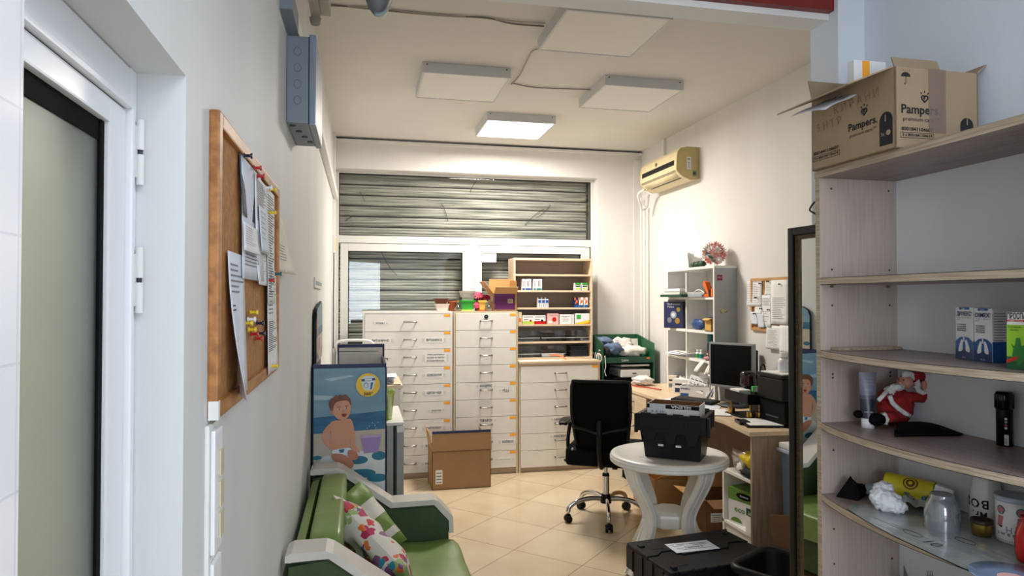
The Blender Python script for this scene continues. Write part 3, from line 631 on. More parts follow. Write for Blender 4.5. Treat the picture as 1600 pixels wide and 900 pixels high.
def carton(name, label, cat, u0, v0, u1, v1, z, vtop, depth, m, paint=None, group=None, h=None, rz=None, bev=.001, lift=0.0004):
    """a box whose front bottom edge runs between two points seen on the plane of height z"""
    a = Z(u0, v0, z); c = Z(u1, v1, z)
    if rz is None: rz = math.atan2(c.y-a.y, c.x-a.x); w_ = (c-a).length
    else: w_ = abs((c-a).length)
    if h is None:
        r = ray(u0, vtop); k = math.hypot(a.x, a.y)/math.hypot(r.x, r.y); h = CAM.z+r.z*k-z
    o = thing(name, label, cat, (0, 0, 0), group)
    B().box(0, w_, 0, depth, 0, h, m, bev).build('body', o)
    if paint:
        b = B(); paint(b, w_, depth, h); b.build('print', o)
    place(o, (a.x, a.y, z+lift), rz)
    return o
def front(b, x0, x1, z0, z1, m, y=-.0012): b.box(x0, x1, y, y+.001, z0, z1, m)
def ftext(b, s, x, z, w_, h_, m, bold=True, y=-.0014): b.text(s, (x, y, z), (1, 0, 0), (0, 0, 1), h_, m, bold, width=w_)
def on_front(fnc):
    return fnc
# small boxes on the bookcase: x position, width, height, shelf index, painter
def shelfbox(name, label, x, w_, h_, si, m, paint, d=.06, group=None, y=None, cat='box'):
    yy = (byf+.012) if y is None else y
    o = thing(name, label, cat, (0, 0, 0), group)
    B().box(0, w_, 0, d, 0, h_, m, .001).build('body', o)
    b = B(); paint(b, w_, d, h_); b.build('print', o)
    place(o, (x, yy, SH[si]+.0004)); return o
def xb(u): return Y(u, 500, byf+.012).x
def p_white(col):
    def f(b, w_, d, h):
        front(b, w_*.05, w_*.95, h*.02, h*.18, col); front(b, w_*.1, w_*.3, h*.05, h*.12, DKG, -.002); front(b, w_*.3, w_*.5, h*.35, h*.85, INKG); front(b, w_*.6, w_*.7, h*.3, h*.9, RED, -.0015)
    return f
for u, w_, l, c in ((816, .03, 'leftmost thin white medicine box on the second shelf', BLUEB), (821, .062, 'wide white medicine box with a blue base, second shelf left', BLUEB), (833.5, .03, 'thin white medicine box between the two wide ones', TEAL), (838, .062, 'wide white medicine box with a teal base, rightmost of the four', TEAL)):
    shelfbox('medicine_box', l, xb(u), w_-.003, .11, 4, PAPER, p_white(c))
def p_leaf(b, w_, d, h):
    front(b, 0, w_, h*.75, h, LGRN); front(b, w_*.1, w_*.9, h*.45, h*.62, DLEAF)
    for i in range(4): b.poly([(w_*(.15+.2*i), -.0016, h*.72), (w_*(.3+.2*i), -.0016, h*.95), (w_*(.25+.2*i), -.0016, h*.68)], DLEAF)
    front(b, w_*.1, w_*.9, h*.1, h*.3, LIME)
for u, l in ((898.5, 'green and white tea box, left of the pair at the second shelf end'), (909.5, 'green and white tea box, right of the pair at the second shelf end')):
    shelfbox('tea_box', l, xb(u), .06, .075, 4, PAPER, p_leaf)
def p_narrow(b, w_, d, h): front(b, 0, w_, h*.85, h, DKG); front(b, w_*.05, w_*.95, h*.45, h*.75, BLUEB); front(b, w_*.4, w_*.6, h*.05, h*.4, DKG)
for i, l in enumerate(('leftmost', 'middle', 'rightmost')):
    shelfbox('medicine_box', l+' of three narrow blue and white boxes on the third shelf', xb(841+i*5.8), .029, .10, 3, PAPER, p_narrow)
def p_or(b, w_, d, h):
    front(b, 0, w_, 0, h*.25, BLUEB); front(b, 0, w_*.35, h*.75, h, ORPL); b.poly([(w_*.2, -.0016, h*.3), (w_*.9, -.0016, h*.55), (w_*.7, -.0016, h*.85), (w_*.3, -.0016, h*.6)], ORPL)
for u, m, l in ((897.5, BLUED, 'dark blue box beside the orange and white pair'), (905, PAPER, 'left orange and white box of the pair on the third shelf'), (912.6, PAPER, 'right orange and white box of the pair on the third shelf')):
    shelfbox('medicine_box', l, xb(u), .04, .10, 3, m, p_or)
def p_band(c1, c2, txt):
    def f(b, w_, d, h):
        front(b, 0, w_, 0, h*.35, c1); ftext(b, txt, w_/2, h*.82, w_*.85, h*.16, INK, True); b.poly([(w_*.7+.012*math.cos(a*.63), -.0018, h*.4+.012*math.sin(a*.63)) for a in range(10)], c2); front(b, w_*.1, w_*.5, h*.5, h*.58, INKG)
    return f
BEIGEP = mat('cream_print', (224, 204, 170), .6)
PINKP = mat('pink_print', (232, 180, 176), .5)
shelfbox('medicine_box', 'cream box at the left end of the fourth shelf', xb(810)-.0, .034, .12, 2, BEIGEP, lambda b, w_, d, h: front(b, w_*.2, w_*.8, h*.2, h*.5, ORPL))
shelfbox('medicine_box', 'white and green box with red dots on the fourth shelf', xb(816.5), .117, .088, 2, PAPER, p_band(LIME, RED, 'ОМНИБИОТИК'))
shelfbox('medicine_box', 'white and red box with dark dots on the fourth shelf', xb(834.5), .117, .088, 2, PAPER, p_band(RED, INK, 'ОМНИБИОТИК'))
def p_pink(b, w_, d, h): ftext(b, 'ПРОБИОТИК', w_/2, h*.85, w_*.85, h*.12, INK); b.poly([(w_*.6+.022*math.cos(a*.42), -.0018, h*.45+.022*math.sin(a*.42)) for a in range(15)], RED); front(b, w_*.08, w_*.4, h*.1, h*.3, PAPER)
shelfbox('medicine_box', 'taller pale pink box with a red round mark on the fourth shelf', xb(855.5), .115, .105, 2, PINKP, p_pink)
def p_wh(b, w_, d, h): ftext(b, 'ФЛУДИТЕК', w_*.42, h*.78, w_*.6, h*.12, INK); front(b, w_*.2, w_*.6, h*.5, h*.54, RED); front(b, w_*.2, w_*.6, h*.3, h*.34, INKG); front(b, w_*.85, w_*.88, 0, h, INKG)
shelfbox('medicine_box', 'plain white box with thin print on the fourth shelf', xb(875), .145, .095, 2, PAPER, p_wh)
def p_gy(b, w_, d, h): b.box(w_*.08, w_*.38, -.002, -.001, h*.5, h*.88, LGRN); b.poly([(0, -.0016, 0), (w_, -.0016, 0), (w_, -.0016, h*.4), (w_*.5, -.0016, h*.2), (0, -.0016, h*.1)], YEL); b.poly([(w_*.6, -.0018, 0), (w_, -.0018, 0), (w_, -.0018, h*.15)], ORPL)
shelfbox('medicine_box', 'white, green and yellow box at the right end of the fourth shelf', xb(899), .15, .105, 2, PAPER, p_gy)
# clear acrylic bins on the two lowest shelves
def bin_(x, w_, si, label):
    z = SH[si]+.0004; y0_ = byf+.01
    b = B(); th = .003
    b.box(x, x+w_, y0_, y0_+.2, z, z+th, CLEAR); b.box(x, x+w_, y0_, y0_+th, z+th, z+.035, CLEAR); b.box(x, x+w_, y0_+.197, y0_+.2, z+th, z+.1, CLEAR)
    for xx in (x, x+w_-th):
        b.prism([(y0_, z+th), (y0_+.2, z+th), (y0_+.2, z+.1), (y0_+.08, z+.1), (y0_+.03, z+.08), (y0_, z+.035)], 'x', xx, xx+th, CLEAR)
    b.tube([(x, y0_, z+.035), (x+w_, y0_, z+.035)], .002, PLW, 6)
    return b.thing('acrylic_bin', label, 'bin', 'clear bins in the bookcase')
bin_(1.49, .24, 1, 'left of three clear acrylic bins on the fifth shelf'); bin_(1.745, .25, 1, 'middle of three clear acrylic bins on the fifth shelf'); bin_(2.0, .24, 1, 'right of three clear acrylic bins on the fifth shelf')
bin_(1.49, .24, 0, 'clear acrylic bin on the lowest shelf, left'); bin_(1.745, .25, 0, 'clear acrylic bin holding white leaflets on the lowest shelf')
B().box(1.755, 1.985, 6.6, 6.74, SH[0]+.004, SH[0]+.028, PAPER, .003).thing('leaflet_stack', 'white leaflets lying in the clear bin on the lowest shelf', 'leaflets')
b = B(); b.tube([(1.82, 6.53, 1.098), (1.88, 6.5, 1.104), (1.93, 6.46, 1.09), (1.95, 6.42, 1.066)], .012, ORPL, 8, rs=[.008, .016, .014, .006], flat=.5); b.thing('orange_strap', 'bright orange plastic strap over the front of the lowest bin', 'strap')
t = thing('folded_cloth', 'stack of folded dark cloths at the right of the lowest shelf', 'cloth', (2.14, 6.66, SH[0]))
for i in range(5): B().box(2.05+.006*(i % 2), 2.235-.005*(i % 3), 6.60, 6.74, SH[0]+.001+i*.022, SH[0]+.022+i*.022, DCLOTH, .009).build('fold', t)
B().box(1.47, 1.9, 6.37, 6.52, 1.0565, 1.0605, PAPER3).thing('paper_sheet', 'long white sheet lying along the front of the low cabinet top', 'paper')
# ---- things on the two tall cabinets (top z = 1.54)
ZT = 1.5405
def pot(x, y, z, r0, r1, h, m, name, label, cat='pot', group=None, rim=.01, n=28, fill=None):
    t = thing(name, label, cat, (x, y, z), group); w2 = (r1-r0)
    prof = [(0, 0), (r0, 0), (r0+w2*.9, h*.86), (r1+rim*.4, h*.86), (r1+rim*.4, h), (r1-.003, h), (r0, h*.12), (0, h*.12)]
    B().lathe(prof, (x, y, z), m, n).build('body', t)
    if fill: B().lathe([(0, h*.8), (r1-.005, h*.78)], (x, y, z), fill, n).build('soil', t)
    return t
def planter(x0, x1, y0, y1, z, h, m, name, label, taper=.012, rim=True):
    b = B(); vs_ = []
    for (zz, k) in ((0, taper), (h*.82, 0), (h*.82, -.006), (h, -.008)):
        vs_.append([(x0+k, y0+k, z+zz), (x1-k, y0+k, z+zz), (x1-k, y1-k, z+zz), (x0+k, y1-k, z+zz)])
    i2 = [[(x0+.004, y0+.004, z+h), (x1-.004, y0+.004, z+h), (x1-.004, y1-.004, z+h), (x0+.004, y1-.004, z+h)], [(x0+taper+.004, y0+taper+.004, z+.01), (x1-taper-.004, y0+taper+.004, z+.01), (x1-taper-.004, y1-taper-.004, z+.01), (x0+taper+.004, y1-taper-.004, z+.01)]]
    L = vs_+i2; P = [p for r_ in L for p in r_]; fs = [(0, 3, 2, 1)]
    for k in range(len(L)-1):
        for i in range(4): fs.append((4*k+i, 4*k+(i+1) % 4, 4*k+4+(i+1) % 4, 4*k+4+i))
    fs.append(tuple(4*(len(L)-1)+i for i in range(4)))
    b.add(P, fs, m); return b
def xt(u, y=6.5): return Y(u, 480, y).x
o = planter(xt(681), xt(700), 6.44, 6.56, ZT, .068, mat('pale_pink_plastic', (226, 208, 200), .45), '', '').thing('planter', 'pale pink plastic planter at the left on the tall cabinets', 'planter')
planter(xt(679), xt(698.5), 6.445, 6.555, ZT+.069, .05, TERRB, '', '').thing('planter', 'brown plastic planter stacked on the pale pink one', 'planter')
pot(xt(708), 6.52, ZT, .035, .048, .095, TERRA, 'flower_pot', 'plain terracotta pot between the planters and the green tub')
def flask(x, y, label, corked):
    t = thing('glass_flask', label, 'flask', (x, y, ZT))
    B().lathe([(0, 0), (.022, 0), (.034, .012), (.034, .03), (.02, .05), (.011, .06), (.011, .085), (.014, .088), (.011, .09), (.009, .085), (.009, .06), (.031, .028), (.02, .004), (0, .004)], (x, y, ZT), BOTTG, 24).build('body', t)
    if corked: B().cyl((x, y, ZT+.078), (x, y, ZT+.102), .009, .011, CORK, 14).build('cork', t)
flask(xt(715, 6.43), 6.43, 'small clear glass flask with a cork, left of the green tub', True)
flask(xt(763.5, 6.43), 6.43, 'small clear glass flask between the yellow cup and the open carton', False)
planter(xt(719.5), xt(740.5), 6.44, 6.57, ZT+.014, .09, LGRN, '', '').thing('planter', 'bright green plastic tub on the tall cabinets', 'tub')
B().box(xt(719), xt(737), 6.43, 6.56, ZT, ZT+.013, LIME, .003).thing('saucer', 'lime green tray under the bright green tub', 'tray')
t = thing('seedling_tray', 'clear plastic tray with dark soil on top of the green tub', 'tray', (xt(730), 6.5, ZT+.106))
planter(xt(719.5), xt(740.5), 6.44, 6.57, ZT+.106, .085, FOILP, '', '', .01).build('tray', t)
B().blob((xt(730), 6.505, ZT+.120), (.07, .045, .012), mat('soil', (60, 52, 42), .9, var=.3, scale=60), .3, 5, 2).build('soil', t)
B().lathe([(0, 0), (.045, 0), (.055, .012), (.052, .012), (.04, .003), (0, .003)], (xt(752), 6.47, ZT), ORPL, 28).thing('saucer', 'orange saucer under the yellow cup', 'saucer')
planter(xt(746.8), xt(757.4), 6.44, 6.51, ZT+.004, .098, mat('pale_yellow_plastic', (240, 206, 104), .4), '', '', .012).thing('flower_cup', 'pale yellow square cup on the orange saucer', 'cup')
def flowerball(c, r, n, m, sz, seed, b=None):
    rnd = random.Random(seed); b = b or B()
    for i in range(n):
        th, ph = rnd.random()*2*math.pi, math.acos(rnd.uniform(-.3, 1)); d = V(math.sin(ph)*math.cos(th), math.sin(ph)*math.sin(th), math.cos(ph))
        p = Vector(c)+Vector((d.x*r[0], d.y*r[1], d.z*r[2])); x, y = frame_of(d)
        for k in range(5):
            a = k*1.2566+rnd.random(); e = x*math.cos(a)+y*math.sin(a); s_ = x*math.cos(a+1.57)+y*math.sin(a+1.57)
            b.add([p, p+e*sz*.6+s_*sz*.28+d*sz*.2, p+e*sz+d*sz*.3, p+e*sz*.6-s_*sz*.28+d*sz*.2], [(0, 1, 2, 3)], m)
    return b
t = thing('artificial_flowers', 'pink artificial flowers bunched behind the yellow cup', 'flowers', (xt(748), 6.6, ZT))
flowerball((xt(746), 6.56, ZT+.145), (.055, .05, .03), 90, PINK, .022, 3).build('petals', t)
flowerball((xt(758), 6.6, ZT+.125), (.06, .04, .025), 70, mat('deep_pink_petals', (190, 52, 92), .7, var=.2, scale=50), .02, 4).build('petals', t)
B().lathe([(0, 0), (.03, 0), (.05, .05), (.055, .12), (.05, .12), (.03, .01), (0, .01)], (xt(750), 6.6, ZT), mat('dark_red_pot', (112, 26, 40), .5), 24).build('pot', t)
flowerball((xt(742.5), 6.44, ZT+.045), (.02, .015, .035), 30, PINK, .016, 5).thing('flower_spray', 'small pink flower spray low in front of the green tub', 'flowers')
# open carton with a purple side
def open_carton(label, x0, x1, y0, y1, z, h, m, inner, flaps, extra=None, cat='carton', name='cardboard_box', rz=0, loc=None):
    """flaps: dict side -> (length, outward angle from vertical in degrees)"""
    t = thing(name, label, cat, (0, 0, 0)); w_, d = x1-x0, y1-y0; th = .004
    b = B(); b.box(0, w_, 0, d, 0, th, m); b.box(0, w_, 0, th, 0, h, m).box(0, w_, d-th, d, 0, h, m).box(0, th, 0, d, 0, h, m).box(w_-th, w_, 0, d, 0, h, m); b.build('body', t)
    for s_, (L, a) in flaps.items():
        a = R(a); c_, s2 = math.cos(a)*L, math.sin(a)*L; b = B()
        if s_ == 'f': q = [(0.002, 0, h), (w_-.002, 0, h), (w_-.004, -s2, h+c_), (.004, -s2, h+c_)]; n = V(0, math.cos(a), math.sin(a))
        if s_ == 'b': q = [(0.002, d, h), (w_-.002, d, h), (w_-.004, d+s2, h+c_), (.004, d+s2, h+c_)]; n = V(0, -math.cos(a), math.sin(a))
        if s_ == 'l': q = [(0, 0.002, h), (0, d-.002, h), (-s2, d-.004, h+c_), (-s2, .004, h+c_)]; n = V(math.cos(a), 0, math.sin(a))
        if s_ == 'r': q = [(w_, 0.002, h), (w_, d-.002, h), (w_+s2, d-.004, h+c_), (w_+s2, .004, h+c_)]; n = V(-math.cos(a), 0, math.sin(a))
        q = [Vector(p) for p in q]; b.add(q+[p+n*th for p in q], [(0, 1, 2, 3), (7, 6, 5, 4), (0, 4, 5, 1), (1, 5, 6, 2), (2, 6, 7, 3), (3, 7, 4, 0)], inner if s_ in 'bl' else m); b.build('flap', t)
    if extra: b = B(); extra(b, w_, d, h); b.build('print', t)
    place(t, loc or (x0, y0, z), rz); return t
def ex_purple(b, w_, d, h):
    front(b, .006, w_-.02, .012, h-.002, PURP, -.0012); front(b, w_*.6, w_*.82, h*.45, h*.68, BEIGEB, -.0024)
    for k in range(6): front(b, w_*(.62+.03*k), w_*(.635+.03*k), h*.48, h*.65, INK, -.003)
    front(b, .03, w_*.9, h*.62, h*.64, mat('dark_purple', (60, 12, 60), .5), -.0016)
    b.box(-.0012, 0, .06, .15, h*.55, h*.85, PAPER)
open_carton('open cardboard carton with a purple front on the tall cabinets', xt(771.5, 6.45), xt(808, 6.45), 6.45, 6.74, ZT, .165, CARD2, CARD2, {'f': (.10, 52), 'b': (.15, -8), 'l': (.15, 38), 'r': (.13, -4)}, ex_purple)
# ================================================================== FLOOR CARTON
def ex_floor(b, w_, d, h):
    b.box(.03, .09, -.002, -.001, .05, .17, PAPER)
    for k in range(4): b.box(.037, .083, -.0028, -.002, .06+k*.027, .068+k*.027, INKG)
t = open_carton('open brown cardboard carton standing on the floor before the drawer cabinets', .602, 1.118, 5.955, 6.32, 0, .335, CARD, CARD2, {'l': (.17, 10), 'r': (.15, -20)}, ex_floor, loc=(.602, 5.955, .0005))
b = B(); th = .004
q = [V(-.002, -.010, .332), V(.52, -.010, .332), V(.516, -.002, .50), (.0, -.002, .50)]; q = [Vector(p) for p in q]
b.add(q+[p+V(0, .004, 0) for p in q], [(0, 1, 2, 3), (7, 6, 5, 4), (0, 4, 5, 1), (1, 5, 6, 2), (2, 6, 7, 3), (3, 7, 4, 0)], CARD)
b.box(-.002, .518, -.0125, -.0075, .326, .336, CARD3); tl_ = t.location.copy(); t.location = (0, 0, 0); b.build('flap', t)
b = B().box(.0, .516, -.0045, .004, .484, .505, NAVY).build('edge_band', t, 'dark blue band along the top flap'); t.location = tl_
# ================================================================== SMALL CABINETS behind the displays
t = thing('side_cabinet', 'low white cabinet with grey sides beside the baby display', 'cabinet', (.03, 4.85, 0))
SIDEG = mat('cabinet_side_grey', (158, 166, 160), .4)
B().box(-.20, .205, 4.50, 5.18, .0, .835, SIDEG, .003).build('body', t); B().box(-.21, .272, 4.49, 5.2, .836, .856, PLW, .004).build('top', t)
B().box(.212, .225, 4.51, 5.17, .02, .83, DKG).build('seal', t); B().box(.226, .272, 4.50, 5.18, .02, .83, PLG if False else SIDEG, .004).build('door', t); B().box(.226, .276, 4.495, 5.185, .79, .832, PLW, .003).build('door_top', t)
t = thing('side_cabinet', 'taller beige topped cabinet behind the low white one', 'cabinet', (.05, 5.65, 0))
B().box(-.2, .285, 5.40, 5.98, 0, .96, DRWB, .002).build('body', t); B().box(-.21, .315, 5.37, 6.0, .961, .985, BEECH, .003).build('top', t); B().box(.286, .302, 5.41, 5.97, .05, .95, PLW, .002).build('door', t)
t = pot(.165, 4.62, .857, .035, .052, .20, glass('frosted_green_cup', (205, 230, 150), .08, .15, .45, (190, 215, 100)), 'green_cup', 'tall translucent green cup on the low white cabinet by the display', 'cup')
b = B()
for i in range(5): b.sheet(lambda s, q, i=i: (.05+.2*s+.006*i, 5.42+.26*q, .9865+.012*i+.015*math.sin(3*s+i)*math.sin(3*q)+.012), 6, 6, PAPER2, th=.001)
b.thing('paper_pile', 'crumpled white papers on the beige topped cabinet', 'papers', kind='stuff')
B().box(.245, .30, 5.385, 5.40, .986, .992, BLK).thing('pen', 'black pen end poking out at the front of the paper pile', 'pen')
b = B(); b.tube(smoothpts([(-.2, 6.2, 1.19), (-.2, 6.1, 1.28), (-.05, 6.05, 1.30), (.09, 6.05, 1.28), (.1, 6.06, 1.19)], 6, False), .012, PVC, 8)
b.tube([(-.2, 6.2, 0), (-.2, 6.2, 1.2)], .012, PVC, 8).tube([(.1, 6.06, 0), (.1, 6.06, 1.2)], .012, PVC, 8); b.thing('rack', 'white tubular rack end just showing above the display', 'rack')
# ================================================================== BABY DISPLAY STAND
SKY1 = mat('print_sky', (128, 162, 178), .45, rgb2=(104, 144, 164), scale=3, stretch=(1, 1, 3)); SEA = mat('print_sea', (34, 104, 140), .45, rgb2=(24, 84, 124), scale=8, stretch=(1, 1, 5))
SAND = mat('print_sand', (188, 176, 158), .5, var=.05, scale=20); BSK = mat('print_skin', (206, 146, 116), .5, var=.03); BSK2 = mat('print_skin_shadow_tone', (186, 122, 94), .5, var=.03)
HAIR = mat('print_hair', (112, 66, 44), .5, var=.25, scale=60); LILB = mat('print_lilac', (150, 128, 178), .5); TOWEL = mat('print_towel', (206, 210, 206), .5); TEALP = mat('print_teal', (26, 110, 132), .5)
CLOUD = mat('print_cloud', (164, 188, 196), .5); SUNY = mat('print_yellow', (238, 196, 44), .45); DIAP = mat('print_diaper', (214, 226, 232), .5); MOUTH = mat('print_mouth', (120, 30, 34), .5); LIPS = mat('print_lips', (176, 84, 74), .5)
def picture(b, org, xd, k, H_, W_=402):
    """the printed beach picture; coordinates in print units, origin top left"""
    xd = Vector(xd); n = xd.cross(V(0, 0, 1)); lay = [0]
    def pg(pts, m):
        lay[0] += 1; b.poly([Vector(org)+xd*(p[0]*k)+V(0, 0, -p[1]*k)+n*(.0003*lay[0]) for p in pts], m)
    def cl(pts): return [(min(max(x, 0), W_), min(y, H_)) for x, y in pts]
    pg([(0, 0), (W_, 0), (W_, 290), (0, 290)], SKY1)
    pg([(60, 60), (200, 40), (230, 46), (180, 56), (90, 74)], CLOUD); pg([(0, 150), (120, 160), (210, 172), (60, 180), (0, 178)], CLOUD)
    pg([(0, 280), (W_, 252), (W_, 368), (0, 380)], SEA); pg([(0, 372), (W_, 358), (W_, H_), (0, H_)], SAND)
    for i, (x, y) in enumerate(((330, 320), (345, 335), (312, 338), (362, 318), (300, 350), (350, 352))): pg(circ(x, y, 3, 6), CLOUD)
    pg(cl([(60, 500), (230, 480), (402, 488), (402, H_), (0, H_), (0, 560)]), TOWEL)
    for c_ in ((368, 512, 42, 26), (250, 532, 55, 24), (20, 508, 26, 12), (270, 610, 80, 26), (360, 640, 60, 24), (120, 600, 50, 20), (190, 690, 70, 26), (330, 740, 70, 30), (80, 720, 60, 24)):
        if c_[1]+c_[3] < H_: pg(cl(circ(c_[0], c_[1], c_[2], 22, c_[3])), TEALP)
    # bucket
    pg([(262, 392), (384, 388), (362, 492), (282, 494)], LILB); pg([(262, 392), (384, 388), (382, 402), (264, 406)], mat('print_lilac_rim', (178, 160, 196), .5))
    # body: torso, arms, diaper, legs
    pg(smoothpts([(108, 302), (150, 298), (190, 290), (212, 302), (215, 370), (200, 440), (196, 468), (112, 474), (96, 420), (98, 350)], 3), BSK)
    pg(smoothpts([(110, 300), (86, 318), (58, 350), (46, 390), (64, 430), (92, 456), (110, 470), (128, 486), (140, 480), (126, 458), (98, 424), (82, 396), (96, 360), (118, 330)], 3), BSK)
    pg(smoothpts([(198, 292), (214, 304), (226, 350), (232, 402), (234, 446), (254, 474), (258, 490), (240, 484), (224, 492), (210, 456), (206, 400), (204, 350)], 3), BSK)
    pg(smoothpts([(104, 470), (150, 462), (200, 458), (208, 480), (180, 500), (120, 500)], 3), DIAP); pg([(140, 466), (172, 464), (168, 484), (146, 484)], TEALP)
    pg(smoothpts([(108, 488), (160, 492), (204, 520), (226, 552), (210, 576), (176, 570), (130, 540), (100, 510)], 3), BSK2)
    pg(smoothpts([(196, 470), (236, 482), (250, 510), (238, 528), (210, 526), (190, 500)], 3), BSK2)
    # head
    pg(smoothpts([(132, 292), (178, 288), (180, 262), (136, 262)], 3), BSK2)
    pg(smoothpts([(92, 250), (98, 262), (108, 262), (108, 238), (98, 236)], 3), BSK2)
    pg(smoothpts([(104, 206), (112, 176), (150, 162), (190, 170), (204, 198), (206, 240), (194, 276), (168, 298), (136, 288), (112, 262)], 4), BSK)
    pg(smoothpts([(84, 206), (92, 176), (116, 160), (122, 150), (134, 158), (148, 148), (158, 156), (174, 150), (190, 160), (206, 182), (208, 214), (200, 202), (188, 186), (160, 186), (128, 192), (112, 214), (106, 240), (96, 240)], 3), HAIR)
    for x, y in ((142, 234), (182, 228)): pg(circ(x, y, 9, 12, 5), DIAP); pg(circ(x, y, 5, 10, 5), HAIR)
    pg([(130, 220), (150, 216), (150, 220), (132, 224)], HAIR); pg([(174, 214), (192, 214), (192, 218), (174, 218)], HAIR)
    pg(smoothpts([(160, 246), (166, 240), (172, 246), (170, 252), (162, 252)], 3), BSK2)
    pg(smoothpts([(152, 264), (164, 258), (176, 258), (186, 264), (178, 278), (164, 280)], 3), LIPS); pg(smoothpts([(157, 266), (168, 262), (182, 265), (174, 274), (164, 275)], 3), MOUTH)
    pg(circ(144, 366, 2.5, 8), BSK2); pg(circ(192, 362, 2.5, 8), BSK2); pg(circ(158, 440, 3, 8), BSK2)
    # badge
    pg(circ(304, 98, 68, 36), SUNY)
    pg(smoothpts([(266, 58), (306, 46), (342, 52), (346, 74), (334, 118), (318, 130), (290, 128), (276, 112)], 2), DIAP)
    pg([(266, 64), (344, 58), (345, 72), (268, 78)], BLUED); pg([(284, 64), (326, 61), (326, 72), (286, 74)], DIAP); pg([(320, 84), (334, 84), (324, 124), (316, 124)], BLUEB); pg(circ(292, 100, 13, 14, 16), BLUEB); pg(circ(292, 101, 10, 14, 13), DIAP)
    lay[0] += 1
    b.text("360°", Vector(org)+xd*(305*k)+V(0, 0, -150*k), xd, (0, 0, 1), 26*k, INK, True, width=52*k, off=.0003*lay[0]+.0003)
dx0, dx1, dyf, dyb = -.252, .134, 3.80, 4.34
t = thing('display_stand', 'navy edged cardboard display stand printed with a baby on a beach', 'display stand', ((dx0+dx1)/2, 4.0, 0))
B().box(dx0, dx1, dyf, dyf+.012, 0, 1.302, NAVY, .002).box(dx1-.012, dx1, dyf+.012, dyb-.03, 0, 1.302, NAVY).box(dx0, dx0+.012, dyf+.012, dyb-.03, 0, 1.302, NAVY).box(dx0+.012, dx1-.012, dyf+.012, dyb-.03, 0, 1.0, PAPER3).build('body', t)
b = B(); picture(b, (dx0+.006, dyf-.0015, 1.302-.022), (1, 0, 0), .00093, 1290); b.build('front_picture', t)
b = B(); picture(b, (dx1+.0015, dyf+.03, 1.302-.022), (0, 1, 0), .00115, 1050); b.build('side_picture', t)
b = B(); b.box(dx0+.11, dx1+.006, dyb-.03, dyb, 0, 1.375, NAVY, .003); b.box(dx0+.12, dx1-.006, dyb-.032, dyb-.03, 1.1, 1.355, PAPER3); b.box(dx0+.12, dx1-.03, dyb-.034, dyb-.032, 1.330, 1.333, INK); b.build('back_panel', t, 'navy back panel with a blank inside')
hd = B(); hp = [(3.87, 1.30), (4.42, 1.30), (4.42, 1.60), (4.39, 1.635), (4.30, 1.64), (3.93, 1.60), (3.89, 1.58), (3.87, 1.54)]
hd.prism(hp, 'x', -.250, -.238, BLK); o_ = hd.build('header_card', t, 'rounded header card with a beach print')
b = B(); X0 = -.2372
b.poly([(X0, y_, z_) for y_, z_ in [(3.875, 1.302), (4.415, 1.302), (4.415, 1.598), (4.388, 1.63), (4.3, 1.635), (3.93, 1.595), (3.893, 1.575), (3.875, 1.535)]], SKY1)
def pq(pts, m, k): b.poly([(X0+.0004*k, y_, z_) for y_, z_ in pts], m)
pq([(3.875, 1.44), (4.415, 1.45), (4.415, 1.5), (3.875, 1.49)], SEA, 1); pq([(3.875, 1.302), (4.415, 1.302), (4.415, 1.45), (3.875, 1.44)], SAND, 1)
pq([(4.05, 1.36), (4.16, 1.36), (4.18, 1.43), (4.03, 1.43)], LILB, 2); pq(smoothpts([(3.95, 1.34), (3.99, 1.34), (4.0, 1.5), (3.98, 1.57), (3.95, 1.57), (3.93, 1.5)], 2), BSK, 2)
for c_ in ((4.3, 1.34), (4.0, 1.325), (4.36, 1.36), (3.9, 1.34)): pq(circ(c_[0], c_[1], .03, 12, .014), TEALP, 3)
b.build('print', o_)
# ================================================================== SOFA
t = thing('sofa', 'small green leather two seat sofa with white trimmed arms against the left wall', 'sofa', (.1, 3.0, 0))
def arm(y0_, y1_):
    prof = [(-.235, .06), (-.235, .755), (-.10, .775), (.145, .585), (.37, .585), (.445, .50), (.455, .06)]
    B().prism(prof, 'y', y0_+.004, y1_-.004, GREEND, .003).build('arm', t)
    top = [(-.245, .775), (-.245, .795), (-.225, .805), (-.115, .805), (-.09, .795), (.16, .615), (.37, .617), (.39, .608), (.468, .525), (.472, .44)]
    b = B(); n = len(top); th = .026
    inn = [(-.225, .774), (-.225, .775), (-.105, .778), (.145, .588), (.37, .590), (.446, .505), (.448, .44)]
    pts = top + inn[::-1]
    bm = bmesh.new(); lo = [bm.verts.new((p[0], y0_-.006, p[1])) for p in pts]; hi = [bm.verts.new((p[0], y1_+.006, p[1])) for p in pts]
    bm.faces.new(lo); bm.faces.new(hi[::-1])
    for i in range(len(pts)): bm.faces.new((lo[i], hi[i], hi[(i+1) % len(pts)], lo[(i+1) % len(pts)]))
    bmesh.ops.recalc_face_normals(bm, faces=bm.faces); bmesh.ops.triangulate(bm, faces=[f for f in bm.faces if len(f.verts) > 4])
    b.frombm(bm, WLEA); a_ = b.build('arm_trim', t, 'white leather arm trim')
    B().tube([(p[0], y0_-.008, p[1]-.022 if i < 3 else p[1]-.026) for i, p in enumerate([(-.21, .795), (-.115, .795), (-.09, .785), (.155, .608), (.37, .608), (.385, .598)])], .0016, SEAM, 6).build('seam', a_)
arm(2.40, 2.52); arm(3.56, 3.68)
